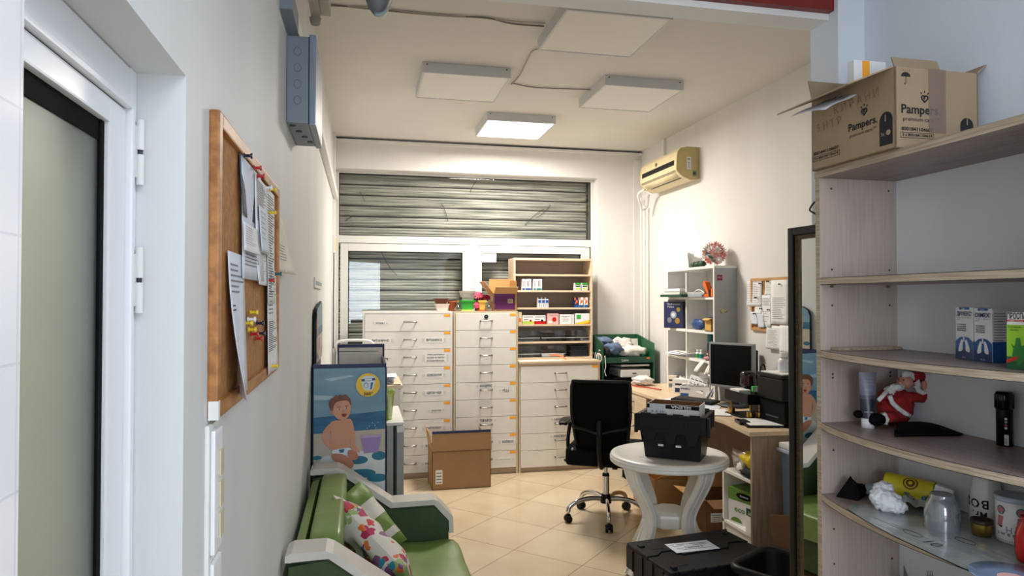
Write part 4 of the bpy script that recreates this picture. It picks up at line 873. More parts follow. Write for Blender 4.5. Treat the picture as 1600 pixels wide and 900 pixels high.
def cushion(b, x0, x1, y0, y1, z0, z1, m, bev=.04, wr=0, seg=3):
    bm = bmesh.new(); bmesh.ops.create_cube(bm, size=1)
    for v in bm.verts: v.co = V((x0+x1)/2+v.co.x*(x1-x0), (y0+y1)/2+v.co.y*(y1-y0), (z0+z1)/2+v.co.z*(z1-z0))
    bmesh.ops.subdivide_edges(bm, edges=bm.edges, cuts=12, use_grid_fill=True)
    bmesh.ops.smooth_vert(bm, verts=bm.verts, factor=.5, use_axis_x=True, use_axis_y=True, use_axis_z=True)
    for k in range(3): bmesh.ops.smooth_vert(bm, verts=bm.verts, factor=.6, use_axis_x=True, use_axis_y=True, use_axis_z=True)
    if wr:
        for v in bm.verts:
            n = noise.noise(V(v.co.x*5, v.co.y*24, v.co.z*4)); v.co.z += wr*n*(1 if v.co.z > (z0+z1)/2 else 0)*max(0, min(1, (v.co.x-.25)*5))
            v.co += V(0, 0, wr*.6*noise.noise(v.co*6))
    return b.frombm(bm, m, True)
b = B(); cushion(b, -.11, .49, 2.53, 3.555, .26, .425, GREEN, wr=.016); b.build('seat_cushion', t)
B().box(-.2, .44, 2.5, 3.57, .07, .27, GREEND, .01).build('seat_base', t)
b = B(); b.M = Matrix.Translation((-.235, 0, 0))
b.prism([(0, .3), (0, .745), (.035, .76), (.075, .30)], 'y', 2.53, 3.555, GREEN, .004); b.M = Matrix.Identity(4)
bb = b.build('backrest', t)
b = B(); cushion(b, -.185, -.065, 2.56, 3.54, .36, .80, GREEN, wr=.0); b.build('back_pad', bb)
for (x, y) in ((-.18, 2.46), (.4, 2.46), (-.18, 3.62), (.4, 3.62)): B().cyl((x, y, 0), (x, y, .065), .02, .026, BLK, 14).build('foot', t)
def pillow(name, label, loc, size, M3, mfn, th=.075, wob=.01, seed=0):
    hx, hy = size[0]/2, size[1]/2
    T_ = Matrix.Translation(loc) @ M3.to_4x4()
    def side(sg):
        def fn(s, q):
            a, c = 2*s-1, 2*q-1
            x = hx*a*(1-.10*(1-a*a)*0-.09*(1-abs(c)**2)*0 - .07*(1-c*c)*abs(a)); y = hy*c*(1-.07*(1-a*a)*abs(c))
            z = sg*th*(max(0, 1-a**4)**.55)*(max(0, 1-c**4)**.55)
            n = noise.noise(V(a*2.5+seed, c*2.5, sg))*wob; edge = (1-a*a)*(1-c*c)
            z += n*min(1, edge*4)*2
            return T_ @ V(x, y, z)
        return fn
    b = B(); b.sheet(side(1), 28, 28, None, mfn=mfn); n0 = len(b.f); b.sheet(side(-1), 28, 28, None, mfn=mfn)
    for i in range(n0, len(b.f)): b.f[i] = b.f[i][::-1]
    return b
GPIL = mat('green_pillow_cloth', (112, 140, 66), .55, var=.1, scale=14, bump=.15, bscale=60)
WST = mat('white_satin_stripe', (222, 218, 208), .25, var=.03, scale=14, bump=.1, bscale=40)
def floral():
    m = bpy.data.materials.new('floral_cloth'); m.use_nodes = True; nt = m.node_tree; p = P_(m); p.inputs['Roughness'].default_value = .7
    tc = nt.nodes.new('ShaderNodeTexCoord')
    base = None
    ns = nt.nodes.new('ShaderNodeTexNoise'); ns.inputs['Scale'].default_value = 9; ns.inputs['Detail'].default_value = 2; nt.links.new(tc.outputs['Object'], ns.inputs['Vector'])
    va = nt.nodes.new('ShaderNodeMixRGB'); va.blend_type = 'ADD'; va.inputs[0].default_value = .12; nt.links.new(tc.outputs['Object'], va.inputs[1]); nt.links.new(ns.outputs['Color'], va.inputs[2])
    cur = (*lin((212, 206, 196)), 1); prev = None
    for sc, thr, col, off in ((7, .36, (150, 172, 110), 0), (8, .33, (176, 40, 84), 1.7), (12, .30, (222, 110, 50), 4.1), (11, .28, (128, 84, 122), 8.3), (15, .26, (196, 44, 60), 2.9), (9, .2, (40, 130, 150), 6.6)):
        mp = nt.nodes.new('ShaderNodeMapping'); mp.inputs['Location'].default_value = (off, off*.7, off*.3); nt.links.new(va.outputs[0], mp.inputs[0])
        vo = nt.nodes.new('ShaderNodeTexVoronoi'); vo.inputs['Scale'].default_value = sc; nt.links.new(mp.outputs[0], vo.inputs['Vector'])
        n3 = nt.nodes.new('ShaderNodeTexNoise'); n3.inputs['Scale'].default_value = 40; nt.links.new(tc.outputs['Object'], n3.inputs['Vector'])
        ad = nt.nodes.new('ShaderNodeMath'); ad.operation = 'MULTIPLY_ADD'; ad.inputs[1].default_value = .25; nt.links.new(n3.outputs[0], ad.inputs[0]); nt.links.new(vo.outputs['Distance'], ad.inputs[2])
        lt = nt.nodes.new('ShaderNodeMath'); lt.operation = 'LESS_THAN'; lt.inputs[1].default_value = thr+.125; nt.links.new(ad.outputs[0], lt.inputs[0])
        mx = nt.nodes.new('ShaderNodeMixRGB'); nt.links.new(lt.outputs[0], mx.inputs[0])
        if prev: nt.links.new(prev.outputs[0], mx.inputs[1])
        else: mx.inputs[1].default_value = cur
        mx.inputs[2].default_value = (*lin(col), 1); prev = mx
    nt.links.new(prev.outputs[0], p.inputs['Base Color']); return m
def basis3(xd, nrm):
    n = Vector(nrm).normalized(); x = Vector(xd); x = (x-n*x.dot(n)).normalized(); y = n.cross(x); return Matrix((x, y, n)).transposed()
pl = pillow('p', '', (.0, 3.32, .575), (.37, .34), basis3((.72, -.50, -.42), (.45, -.62, .62)), lambda s, q: WST if (.30 < s < .52 or .74 < s < .86) else GPIL, th=.06)
pl.thing('throw_pillow', 'green pillow with two white satin stripes leaning in the sofa corner', 'pillow')
FL = floral()
pl = pillow('p', '', (.055, 2.96, .58), (.50, .34), basis3((.52, -.74, -.42), (.78, .35, .45)), lambda s, q: FL, th=.07, seed=3, wob=.012)
pl.thing('throw_pillow', 'white floral pillow with pink and orange blooms lying on the sofa', 'pillow')
# ================================================================== GREEN DISPLAY STAND in the far right corner
t = thing('display_stand', 'dark green cardboard display stand heaped with cloths in the far right corner', 'display stand', (2.58, 6.6, 0))
sx0, sx1, sy0, sy1 = 2.305, 2.85, 6.36, 6.80
for xx in (sx0, sx1-.012): B().prism([(sy0, 0), (sy1, 0), (sy1, 1.285), (sy0+.25, 1.285) if xx == sx0 else (sy1-.02, 1.285), (sy0, 1.215)], 'x', xx, xx+.012, DGRN if xx == sx0 else DGRN2).build('side_panel', t)
B().box(sx0+.012, sx1-.012, sy1-.012, sy1, 0, 1.285, DGRN2).build('back_panel', t)
b = B(); b.box(sx0+.012, sx1-.012, sy0+.01, sy1-.012, 1.065, 1.077, DGRN).box(sx0+.012, sx1-.012, sy0, sy0+.01, 1.025, 1.08, DGRN); tr = b.build('tray', t)
b = B(); b.text('Loiro', (2.54, sy0-.0006, 1.052), (1, 0, 0), (0, 0, 1), .035, PAPER, width=.07); b.box(2.765, 2.80, sy0-.001, sy0, 1.062, 1.076, ORPL); b.build('print', tr)
b = B(); b.text('FLOYD', (sx0-.0006, 6.60, 1.07), (0, -1, 0), (0, 0, 1), .12, PAPER, True, width=.44); b.text('~', (sx0-.0006, 6.44, 1.15), (0, -1, 0), (0, 0, 1), .1, PAPER, width=.05); b.build('side_print', t)
B().box(sx0+.012, sx1-.012, sy0+.02, sy1-.012, .50, .512, BLKM).build('shelf', t)
B().box(sx0+.012, sx1-.012, sy1-.03, sy1-.013, .512, 1.06, BLKM).build('void_shade', t)  # black sheet paints in the shade of the void below the tray
B().blob((2.45, 6.47, 1.155), (.10, .07, .06), DENIM, .3, 2.5, 3).thing('folded_bag', 'slate blue crumpled cloth bag at the front left of the green stand', 'cloth')
B().blob((2.40, 6.6, 1.225), (.09, .10, .045), DENIM, .3, 2, 9).thing('folded_bag', 'slate blue cloth bag lying over the left back of the green stand', 'cloth')
B().blob((2.36, 6.42, 1.13), (.045, .04, .05), DCLOTH, .3, 3, 4).thing('dark_cloth', 'small dark cloth tucked in the left of the green stand', 'cloth')
b = B(); b.blob((2.66, 6.5, 1.13), (.15, .09, .055), mat('white_cloth', (226, 220, 212), .85, var=.06, scale=8, bump=.4, bscale=12), .28, 2.6, 6)
b.thing('white_shirt', 'crumpled white cloth spread over the right of the green stand', 'cloth')
B().blob((2.60, 6.62, 1.19), (.12, .06, .07), _M['white_cloth'], .35, 2.4, 12).thing('white_shirt', 'white cloth with dark lettering heaped behind the other in the green stand', 'cloth')
b = B(); b.M = Matrix.Translation((2.73, 6.68, 1.175)) @ Matrix.Rotation(R(-12), 4, 'X'); b.box(-.08, .08, -.003, .003, -.09, .07, PAPER3); b.M = Matrix.Identity(4); b.thing('paper_card', 'upright white card at the back right of the green stand', 'card')
cable('hanging_cord', 'white cord hanging down the left panel of the green stand', [V(2.325, 6.35, 1.10), V(2.33, 6.34, 1.0), V(2.322, 6.345, .95), V(2.335, 6.34, .90)], .004, PAPER)
t = thing('printer', 'pale grey flatbed scanner with its lid ajar on the green stand shelf', 'scanner', (2.65, 6.5, .5125))
B().box(2.43, 2.82, 6.38, 6.7, .513, .88, BLKM, .01).build('base', t); B().box(2.50, 2.81, 6.37, 6.7, .882, .955, PLW, .01).build('body', t)
b = B(); b.M = Matrix.Translation((2.66, 6.7, .965)) @ Matrix.Rotation(R(-4), 4, 'X'); b.box(-.15, .15, -.31, 0, 0, .018, PLW, .004); b.M = Matrix.Identity(4); b.build('lid', t)
B().box(2.62, 2.66, 6.366, 6.37, .915, .925, DKG).build('slot', t)
# ================================================================== WHITE SHELF UNIT on the desk
DZ = .85
t = thing('shelf_unit', 'tall narrow white shelf unit standing on the desk against the right wall', 'shelf unit', (2.82, 5.35, DZ))
ux0, ux1, uy0, uy1, uz1 = 2.72, XR-.002, 4.935, 5.79, 1.90
UW = mat('shelf_white', (238, 236, 230), .4, var=.01); UG = mat('shelf_shaded_grey', (206, 206, 204), .5, var=.01); UGS = mat('shelf_side_grey', (172, 176, 178), .42, var=.05)  # UG puts the shade inside the white unit into its colour
B().box(ux0, ux1, uy0, uy0+.018, DZ, uz1, UGS).box(ux0-.001, ux0, uy0, uy0+.018, DZ, uz1, UW).build('side_panel', t, 'grey outer side panel')
B().box(ux0, ux1, uy1-.018, uy1, DZ, uz1, UG).box(ux0-.001, ux0, uy1-.018, uy1, DZ, uz1, UW).build('side_panel', t)
B().box(ux0+.005, ux1, 5.42, 5.438, DZ, uz1-.02, UW).build('divider', t)
B().box(ux1-.004, ux1, uy0+.018, uy1-.018, DZ, uz1, UG).build('back_panel', t)
UZ = [1.66, 1.385, 1.145]
for z_ in [DZ+.01]+UZ: B().box(ux0+.002, ux1-.004, uy0+.018, uy1-.018, z_-.011, z_+.011, UW).build('shelf', t)
B().box(ux0-.001, ux1, uy0, uy1, uz1-.0, uz1+.02, UW).build('top', t)
b = B(); b.box(ux0+.025, ux0+.07, uy0-.0015, uy0, 1.80, 1.845, mat('maroon_sticker', (140, 28, 60), .5)); b.text('No.1', (ux0+.047, uy0-.002, 1.825), (1, 0, 0), (0, 0, 1), .02, PAPER, width=.03); b.build('sticker', t)
B().blob((ux0+.08, uy0-.001, 1.56), (.03, .0012, .018), mat('glue_mark', (190, 190, 150), .6), .5, 2, 5, 2).build('glue_mark', t)
zt = uz1+.0205
b = B(); b.sheet(lambda s, q: (2.80+.02*math.sin(5*s)*q, 5.72-.20*s, zt+.0+.17*q), 8, 4, PAPER, th=.003); b.sheet(lambda s, q: (2.85+.02*math.sin(5*s+1)*q, 5.72-.20*s, zt+.16*q), 8, 4, PAPER, th=.003); b.box(2.80, 2.853, 5.52, 5.72, zt, zt+.004, PAPER); b.text('n.1', (2.796, 5.66, zt+.03), (0, -1, 0), (0, 0, 1), .03, INK, width=.03)
b.thing('paper_bag', 'white paper bag standing on top of the white shelf unit', 'bag')
for i, (yy) in enumerate((5.34, 5.27, 5.20)): B().blob((2.76, yy, zt+.024), (.03, .034, .026), DLEAF, .12, 4, i).thing('moss_ball', ('leftmost', 'middle', 'rightmost')[i]+' of three dark green moss balls on the white shelf unit', 'ornament', 'moss balls on the shelf unit')
t = thing('flower_ornament', 'round coral and grey paper flower ball on top of the white shelf unit', 'ornament', (2.80, 5.1, zt))
c_ = V(2.80, 5.08, zt+.105)
B().blob(c_, (.05, .05, .05), PAPER, .1, 3, 1, 2).build('core', t)
cb, gb = B(), B(); rnd = random.Random(5)
for i in range(46):
    zz = 1-2*(i+.5)/46; ph = i*2.39996; d = V(math.sqrt(1-zz*zz)*math.cos(ph), math.sqrt(1-zz*zz)*math.sin(ph), zz); x, y = frame_of(d)
    tb, mm = (gb, GREYG) if i % 4 == 1 else (cb, CORAL if i % 3 else PAPER)
    if mm is GREYG:
        a = rnd.random()*6; e = x*math.cos(a)+y*math.sin(a); s_ = d.cross(e); p = c_+d*.06
        tb.add([p-e*.03, p+s_*.018+d*.022, p+e*.035+d*.01, p-s_*.018+d*.022], [(0, 1, 2, 3)], mm)
    else:
        for k in range(7):
            a = k*.8976; e = x*math.cos(a)+y*math.sin(a); s_ = d.cross(e); p = c_+d*.055
            tb.add([p, p+e*.02+s_*.006+d*.03, p+e*.032+d*.045, p+e*.02-s_*.006+d*.03], [(0, 1, 2, 3)], mm)
cb.build('petals', t); gb.build('leaves', t)
# shelf 1 things
z1 = UZ[0]+.0115
for i, (y0_, y1_, h_, m, x0_, l) in enumerate(((5.35, 5.84, .022, DGRN, 2.64, 'dark green book sticking out to the left, bottom of the pile'),)):
    B().box(x0_, x0_+.20, y0_, 5.765, z1, z1+h_, m, .002).thing('book', l, 'book')
B().box(2.70, 2.88, 5.10, 5.40, z1+.0, z1+.02, PLG, .002).thing('book', 'grey book lying flat in the middle of the top compartment', 'book')
B().box(2.66, 2.86, 5.42, 5.76, z1+.0225, z1+.04, PAPER3, .002).thing('book', 'cream book second from the bottom of the pile', 'book')
B().box(2.68, 2.85, 5.45, 5.76, z1+.0405, z1+.052, mat('grey_book', (150, 152, 150), .5), .002).thing('book', 'thin grey book on top of the cream one', 'book')
B().box(2.70, 2.86, 5.50, 5.74, z1+.0525, z1+.075, PAPER, .003).thing('book', 'white book topmost of the pile', 'book')
B().box(2.71, 2.88, 5.08, 5.38, z1+.0205, z1+.042, mat('greyish_folder', (170, 172, 170), .5), .002).thing('folder', 'grey folder lying on the flat grey book', 'folder')
t = thing('hole_punch', 'orange hole punch with its lever up on the upper shelf of the white unit', 'hole punch', (2.76, 5.1, z1))
zp = z1
B().prism([(5.02, zp), (5.16, zp), (5.15, zp+.02), (5.02, zp+.025)], 'x', 2.715, 2.77, ORPL, .003).build('base', t)
b = B(); b.prism([(5.03, zp+.03), (5.05, zp+.02), (5.125, zp+.10), (5.11, zp+.13), (5.085, zp+.12)], 'x', 2.72, 2.765, ORPL, .004); b.build('lever', t)
B().box(2.715, 2.76, 4.99, 5.02, z1, z1+.06, BLK, .004).thing('desk_item', 'small black holder beside the orange hole punch', 'holder')
B().box(2.715, 2.76, 4.955, 4.985, z1, z1+.065, ORPL, .006).thing('stapler', 'small orange stapler end at the right of the upper shelf', 'stapler')
cable('headphone_wire', 'white wire arching in front of the hole punch', [V(2.715, 5.28, z1+.006), V(2.71, 5.22, z1+.05), V(2.715, 5.15, z1+.055), V(2.712, 5.08, z1+.03)], .005, PLW)
# shelf 2
z2 = UZ[1]+.0115
def gamebox(b, w_, d, h):
    front(b, w_*.04, w_*.96, h*.03, h*.97, BLUED)
    b.text('The Fantastic', (w_*.5, -.002, h*.9), (1, 0, 0), (0, 0, 1), .02, PAPER, width=w_*.7); b.text('Tales', (w_*.35, -.002, h*.8), (1, 0, 0), (0, 0, 1), .02, PAPER, width=w_*.35)
    for i, (x, z, r_, m) in enumerate(((.5, .5, .16, PLG), (.75, .7, .1, GOLD), (.3, .3, .12, INKG), (.7, .28, .13, BRASS), (.5, .5, .09, PAPER2))):
        b.poly([(w_*x+w_*r_*math.cos(a*.52), -.0022-.0004*i, h*z+w_*r_*math.sin(a*.52)) for a in range(12)], m)
o = thing('board_game', 'dark illustrated box standing on the second shelf of the white unit', 'box', (0, 0, 0))
B().box(0, .21, 0, .05, 0, .235, INK, .001).build('body', o); b = B(); gamebox(b, .21, .05, .235)
for i, m in enumerate((RED, YEL, PAPER, TEAL, PAPER)): b.box(-.0012, 0, .01, .04, .02+.042*i, .055+.042*i, m)
b.build('print', o); place(o, (2.655, 5.72, z2), R(-62))
B().blob((2.77, 5.29, z2+.045), (.03, .10, .045), mat('blue_plastic_bag', (38, 70, 130), .4, var=.2, scale=30, bump=.4, bscale=30), .25, 3, 5).thing('blue_bag', 'blue crumpled bag on the second shelf of the white unit', 'bag')
B().blob((2.78, 5.10, z2+.055), (.03, .09, .055), mat('navy_cloth', (28, 30, 62), .6, var=.2, scale=20), .2, 2, 8).thing('navy_pouch', 'navy pouch between the blue bag and the yellow carton', 'pouch')
t = open_carton('small yellow brown carton at the right of the second shelf of the white unit', 0, .11, 0, .10, z2, .10, mat('ochre_card', (206, 166, 86), .6), CARD2, {'b': (.04, 10), 'f': (.03, 120)}, None, loc=(2.715, 5.085, z2), rz=R(-90), name='small_carton')
# shelf 3
z3 = UZ[2]+.0115
b = B()
for i in range(6): b.sheet(lambda s, q, i=i: (2.655+.03*(i % 3)+.2*s, 5.46+.3*q-.02*i, z3+.003+.007*i+.004*math.sin(4*s+i+3*q)), 5, 5, (PAPER, PAPER2, PAPER3)[i % 3], th=.002)
b.thing('paper_pile', 'loose papers jutting out of the third shelf of the white unit', 'papers', kind='stuff')
def bottle(name, label, x, y, z, r, h, body, cap, lab=None, cat='bottle', capr=.75, caph=.2, group=None):
    t = thing(name, label, cat, (x, y, z), group)
    B().lathe([(0, 0), (r*.95, 0), (r, h*.03), (r, h*(.82-caph)), (r*.85, h*(.9-caph)), (r*capr*.85, h*(.94-caph)), (r*capr*.85, h*(1-caph)), (0, h*(1-caph))], (x, y, z), body, 24).build('body', t)
    B().lathe([(r*capr, h*(1-caph)), (r*capr, h*.98), (r*capr*.92, h), (0, h)], (x, y, z), cap, 24).build('cap', t)
    if lab: B().lathe([(r*1.01, h*.12), (r*1.01, h*(.74-caph))], (x, y, z), lab, 24).build('label_band', t)
    return t
bottle('small_bottle', 'left small green and white bottle on the third shelf', 2.745, 5.255, z3, .018, .075, PLW, PLW, LGRN)
bottle('small_bottle', 'right small green and white bottle on the third shelf', 2.75, 5.205, z3, .018, .078, PLW, PLW, TEAL)
t = thing('spray_can', 'tall teal spray can on the third shelf of the white unit', 'can', (2.80, 5.13, z3))
B().cyl((2.80, 5.13, z3), (2.80, 5.13, z3+.135), .036, .036, mat('can_navy', (24, 44, 66), .35), 24).build('body', t); B().cyl((2.80, 5.13, z3+.136), (2.80, 5.13, z3+.21), .034, .033, mat('can_teal', (18, 96, 98), .35), 24).build('cap', t)
b = B(); b.text('men', (2.763, 5.13, z3+.05), (0, -1, 0), (0, 0, 1), .03, PAPER, width=.035, off=.002); b.build('print', t)
B().box(2.73, 2.80, 4.96, 5.06, z3, z3+.085, mat('maroon_box', (112, 44, 44), .5), .002).thing('small_box', 'maroon box at the right of the third shelf', 'box')
B().blob((2.75, 5.08, z3+.018), (.035, .05, .018), mat('rose_wrap', (190, 130, 130), .5, var=.2, scale=30), .3, 4, 2).thing('wrapper', 'small pink and grey wrapper at the front of the third shelf', 'wrapper')
for i, (u0, v0, ln, m, l) in enumerate(((1094, 565, .085, PAPER, 'white note hanging off the third shelf edge'), (1108, 562, .10, PAPER3, 'lined note hanging off the third shelf edge beside the monitor'))):
    p = X(u0, v0, 2.70)
    B().sheet(lambda s, q: (2.712-.03*math.sin(q*1.5), p.y-.07*s+.08*q*(1 if i == 0 else .6), 1.148-.09*q+(.006*(1-q))), 3, 5, m, th=.001).thing('paper_note', l, 'note')
# ================================================================== DESK
t = thing('desk', 'long beige laminate desk along the right wall with a drawer pedestal', 'desk', (2.62, 4.9, 0))
B().prism([(2.335, 6.08), (2.348, 4.14), (2.285, 3.735), (XR-.003, 3.70), (XR-.003, 6.08)], 'z', DZ-.026, DZ, BEECHT, .002).build('desk_top', t)
B().box(2.315, XR-.01, 3.755, 3.775, 0, DZ-.027, BEECHD).build('end_panel', t)
B().box(XR-.03, XR-.012, 3.78, 5.40, .12, DZ-.027, BEECHD).build('modesty_panel', t)
B().box(2.62, 2.64, 3.78, 5.39, .58, DZ-.027, mat('desk_rail_brown', (110, 76, 56), .5)).build('apron', t)
p_ = B(); p_.box(2.36, 2.88, 5.40, 6.06, .09, DZ-.027, BEECHD, .001); ped = p_.build('pedestal', t); B().box(2.38, 2.86, 5.42, 6.04, 0.0, .09, BLKM).build('plinth', t)
for z0, z1_ in ((.655, .82), (.40, .65), (.095, .395)):
    d = B().box(2.343, 2.36, 5.402, 6.06, z0, z1_-.004, BEECH, .001).build('drawer', t)
    b = B(); zc = (z0+z1_)/2+.02
    b.tube([(2.343, 5.86, zc), (2.318, 5.85, zc-.008), (2.314, 5.76, zc-.016), (2.318, 5.68, zc-.008), (2.343, 5.66, zc)], .006, STEEL, 8); b.build('handle', d)
t = thing('key_bunch', 'small bunch of keys hanging from the top pedestal drawer', 'keys', (2.32, 5.76, .64))
b = B(); b.tube([(2.318, 5.78+.02*math.cos(a*.5), .715+.02*math.sin(a*.5)) for a in range(13)], .002, BRASS, 6, closed=True); b.build('ring', t)
for yy, a in ((5.79, .1), (5.76, -.15)):
    b = B(); b.box(2.313, 2.317, yy-.012, yy+.012, .67, .70, STEEL, .004).box(2.313, 2.317, yy-.004, yy+.004, .62, .67, STEEL); b.build('key', t)
def dcarton(name, label, x, y, w_, d, h, m, paint=None, rz=0, z=DZ+.0005, cat='box', group=None):
    o = thing(name, label, cat, (0, 0, 0), group); B().box(0, w_, 0, d, 0, h, m, .001).build('body', o)
    if paint: b = B(); paint(b, w_, d, h); b.build('print', o)
    place(o, (x, y, z), rz); return o
def dz(u, v): return Z(u, v, DZ)
# boxes and papers along the desk, far to near
B().blob((2.56, 5.98, DZ+.045), (.10, .08, .045), mat('white_bag_film', (232, 228, 224), .35, var=.05, scale=20, bump=.4, bscale=20), .28, 3, 3).thing('plastic_bag', 'white plastic bag with a red edge at the far end of the desk', 'bag')
b = B(); b.tube(smoothpts([(2.44, 5.98, DZ+.01), (2.47, 5.86, DZ+.008), (2.53, 5.72, DZ+.01), (2.56, 5.58, DZ+.012)], 5, False), .008, RED, 8, flat=.6); b.thing('red_strap', 'red strip along the bottom of the white plastic bag', 'strap')
def p_med(c): 
    def f(b, w_, d, h):
        front(b, w_*.1, w_*.9, h*.1, h*.4, c); front(b, w_*.1, w_*.8, h*.6, h*.72, INK); b.box(-.0012, 0, d*.1, d*.9, h*.1, h*.4, c); b.box(-.0012, 0, d*.1, d*.7, h*.6, h*.75, INKG); b.box(w_, w_+.001, d*.1, d*.9, 0, h*.2, RED)
    return f
q = dz(1044, 607); dcarton('medicine_box', 'tall cream medicine box at the far end of the desk', q.x, q.y, .07, .08, .115, PAPER3, p_med(INKG), R(-40))
q = dz(1049, 610); dcarton('medicine_box', 'white medicine box with blue print and a red foot on the desk', q.x+.0, q.y-.02, .15, .10, .095, PAPER, p_med(BLUEB), R(-35))
q = dz(1062, 620)
t = thing('leaflet_box', 'open white box packed with upright leaflets on the desk', 'box', (0, 0, 0))
b = B(); w_, d, h = .24, .12, .09
b.box(0, w_, 0, .003, 0, h, PAPER).box(0, w_, d-.003, d, 0, h, PAPER).box(0, .003, 0, d, 0, h, PAPER).box(w_-.003, w_, 0, d, 0, h, PAPER).box(0, w_, 0, d, 0, .003, PAPER); b.build('tray', t)
b = B(); front(b, w_*.03, w_*.3, h*.1, h*.35, BLUEB); ftext(b, 'PNEU', w_*.2, h*.75, w_*.3, .02, INK); b.build('print', t)
for i in range(15):
    b = B(); b.M = Matrix.Translation((.012+i*.0152, 0, .004)) @ Matrix.Rotation(R(6-random.random()*10), 4, 'Y'); b.box(0, .0095, .006, d-.006, 0, .10+.012*random.random(), (PAPER, PAPER3, PAPER2)[i % 3], .001); b.box(-.0004, .0099, .005, .0056, .06, .09, INKG); b.M = Matrix.Identity(4); b.build('leaflet', t)
place(t, (q.x, q.y, DZ+.0005), R(-38))
q = dz(1082, 600)
t = thing('medicine_box', 'tilted white box with a grid of black marks behind the leaflet box', 'box', (0, 0, 0))
B().box(0, .15, 0, .05, 0, .13, PAPER, .002).build('body', t); b = B()
for i in range(4):
    for k in range(3): front(b, .015+.035*i, .04+.035*i, .02+.036*k, .026+.036*k, INK); front(b, .015+.035*i, .017+.035*i, .02+.036*k, .04+.036*k, INK)
b.build('print', t); place(t, (2.585, 5.22, DZ+.10), R(-48)); t.rotation_euler = (R(-28), R(14), R(-48)); t.location = (2.60, 5.20, DZ+.07)
dcarton('medicine_box', 'blue and white box under the tilted one on the desk', 2.60, 5.42, .15, .10, .12, PAPER, p_med(BLUED), R(-42))
b = B()
for i in range(14): 
    b.M = Matrix.Translation((2.70+.012*i*.3, 5.06-.012*i, DZ+.005)) @ Matrix.Rotation(R(-40+3*i), 4, 'Z') @ Matrix.Rotation(R(35-3*i), 4, 'Y'); b.box(0, .004, 0, .09, 0, .12, (PAPER, PAPER2, BLUED)[i % 3], .001)
b.M = Matrix.Identity(4); b.thing('leaflet_pile', 'fanned heap of blue and white leaflets beside the monitor', 'leaflets', kind='stuff')
B().blob((2.80, 5.2, DZ+.16), (.055, .12, .05), FOILP, .35, 3, 6).thing('plastic_bag', 'crumpled clear bag heaped between the leaflets and the shelf unit', 'bag')
B().box(2.76, 2.88, 5.05, 5.38, DZ+.0, DZ+.105, PAPER3, .002).thing('white_box', 'cream box behind the leaflets under the crumpled clear bag', 'box')
B().blob((2.80, 5.62, DZ+.055), (.07, .10, .055), PAPER, .3, 3, 16).thing('tissue_bundle', 'crumpled white paper bundle at the foot of the white shelf unit', 'paper')
t = thing('keyboard', 'black keyboard propped on its papers in front of the leaflet box', 'keyboard', (0, 0, 0))
B().box(0, .36, 0, .13, 0, .018, BLK, .005).build('body', t); b = B()
for i in range(14):
    for k in range(4): b.box(.012+.0242*i, .031+.0242*i, .012+.028*k, .034+.028*k, .018, .0225, DKG, .002)
b.build('keys', t); q = dz(1062, 632); place(t, (q.x, q.y+.0, DZ+.006), R(-62)); t.rotation_euler = (R(4), 0, R(-60)); t.location = (2.385, 5.02, DZ+.004)
for i, (u, v, rz, l, m) in enumerate(((1046, 628, -50, 'white page under the left end of the keyboard', PAPER), (1088, 640, -35, 'white page on the desk in front of the monitor', PAPER2), (1100, 648, -20, 'white page nearest the grey crate on the desk', PAPER))):
    q = dz(u, v); b = B(); b.box(0, .21, 0, .28, 0, .0015, m); o = b.thing('paper_sheet', l, 'paper'); o.rotation_euler[2] = R(rz); o.location = (q.x+.10, q.y+.06, DZ+.0006+.0018*i)
# monitor
t = thing('monitor', 'silver framed computer monitor with a dark screen on the desk', 'monitor', (0, 0, 0))
MS = mat('monitor_silver', (150, 152, 154), .35, metal=.3, var=.02)
mw, mh = .37, .335
b = B(); b.box(-mw/2, mw/2, -.02, .02, 0, mh, MS, .008).box(-mw/2+.05, mw/2-.05, .02, .05, .05, mh-.05, BLK, .01); b.build('housing', t)
B().box(-mw/2+.016, mw/2-.016, -.0215, -.0195, .018, mh-.016, SCREEN).build('screen', t)
B().box(-.03, .03, .02, .05, -.12, .12, DKG, .006).build('neck', t); B().lathe([(0, -.14), (.12, -.14), (.11, -.125), (0, -.12)], (0, .03, 0), DKG, 32).build('base', t)
mz = X(1118, 617, 2.5)
m0 = Y(1117, 618, 4.86); 
a_ = Y(1117, 583, 4.78); c_ = Y(1172, 583, 4.52)
mrz = math.atan2(c_.y-a_.y, c_.x-a_.x)
place(t, ((a_.x+c_.x)/2, (a_.y+c_.y)/2, DZ+.141), mrz)
B().box(2.86, 2.89, 4.60, 4.66, DZ, DZ+.42, BLK, .004).thing('speaker', 'narrow black upright box behind the right edge of the monitor', 'speaker')
# paper trays, scanner and small things at the near end of the desk
t = thing('letter_tray', 'black stacked letter trays with brass rings at the near end of the desk', 'letter tray', (2.6, 4.35, DZ))
b = B(); b.box(2.50, 2.84, 4.10, 4.40, DZ+.0005, DZ+.012, BLK, .003).box(2.50, 2.84, 4.10, 4.40, DZ+.10, DZ+.112, BLK, .003).box(2.50, 2.512, 4.10, 4.40, DZ+.112, DZ+.17, BLK, .003).box(2.50, 2.84, 4.10, 4.112, DZ+.112, DZ+.17, BLK, .003).box(2.70, 2.84, 4.10, 4.40, DZ+.012, DZ+.1, BLK); b.build('tray', t)
for x, y in ((2.53, 4.36), (2.54, 4.14), (2.60, 4.125)):
    B().cyl((x, y, DZ+.0125), (x, y, DZ+.048), .024, .024, BRASS, 18).cyl((x, y, DZ+.048), (x, y, DZ+.0995), .006, .006, BRASS, 8).build('ring_post', t)
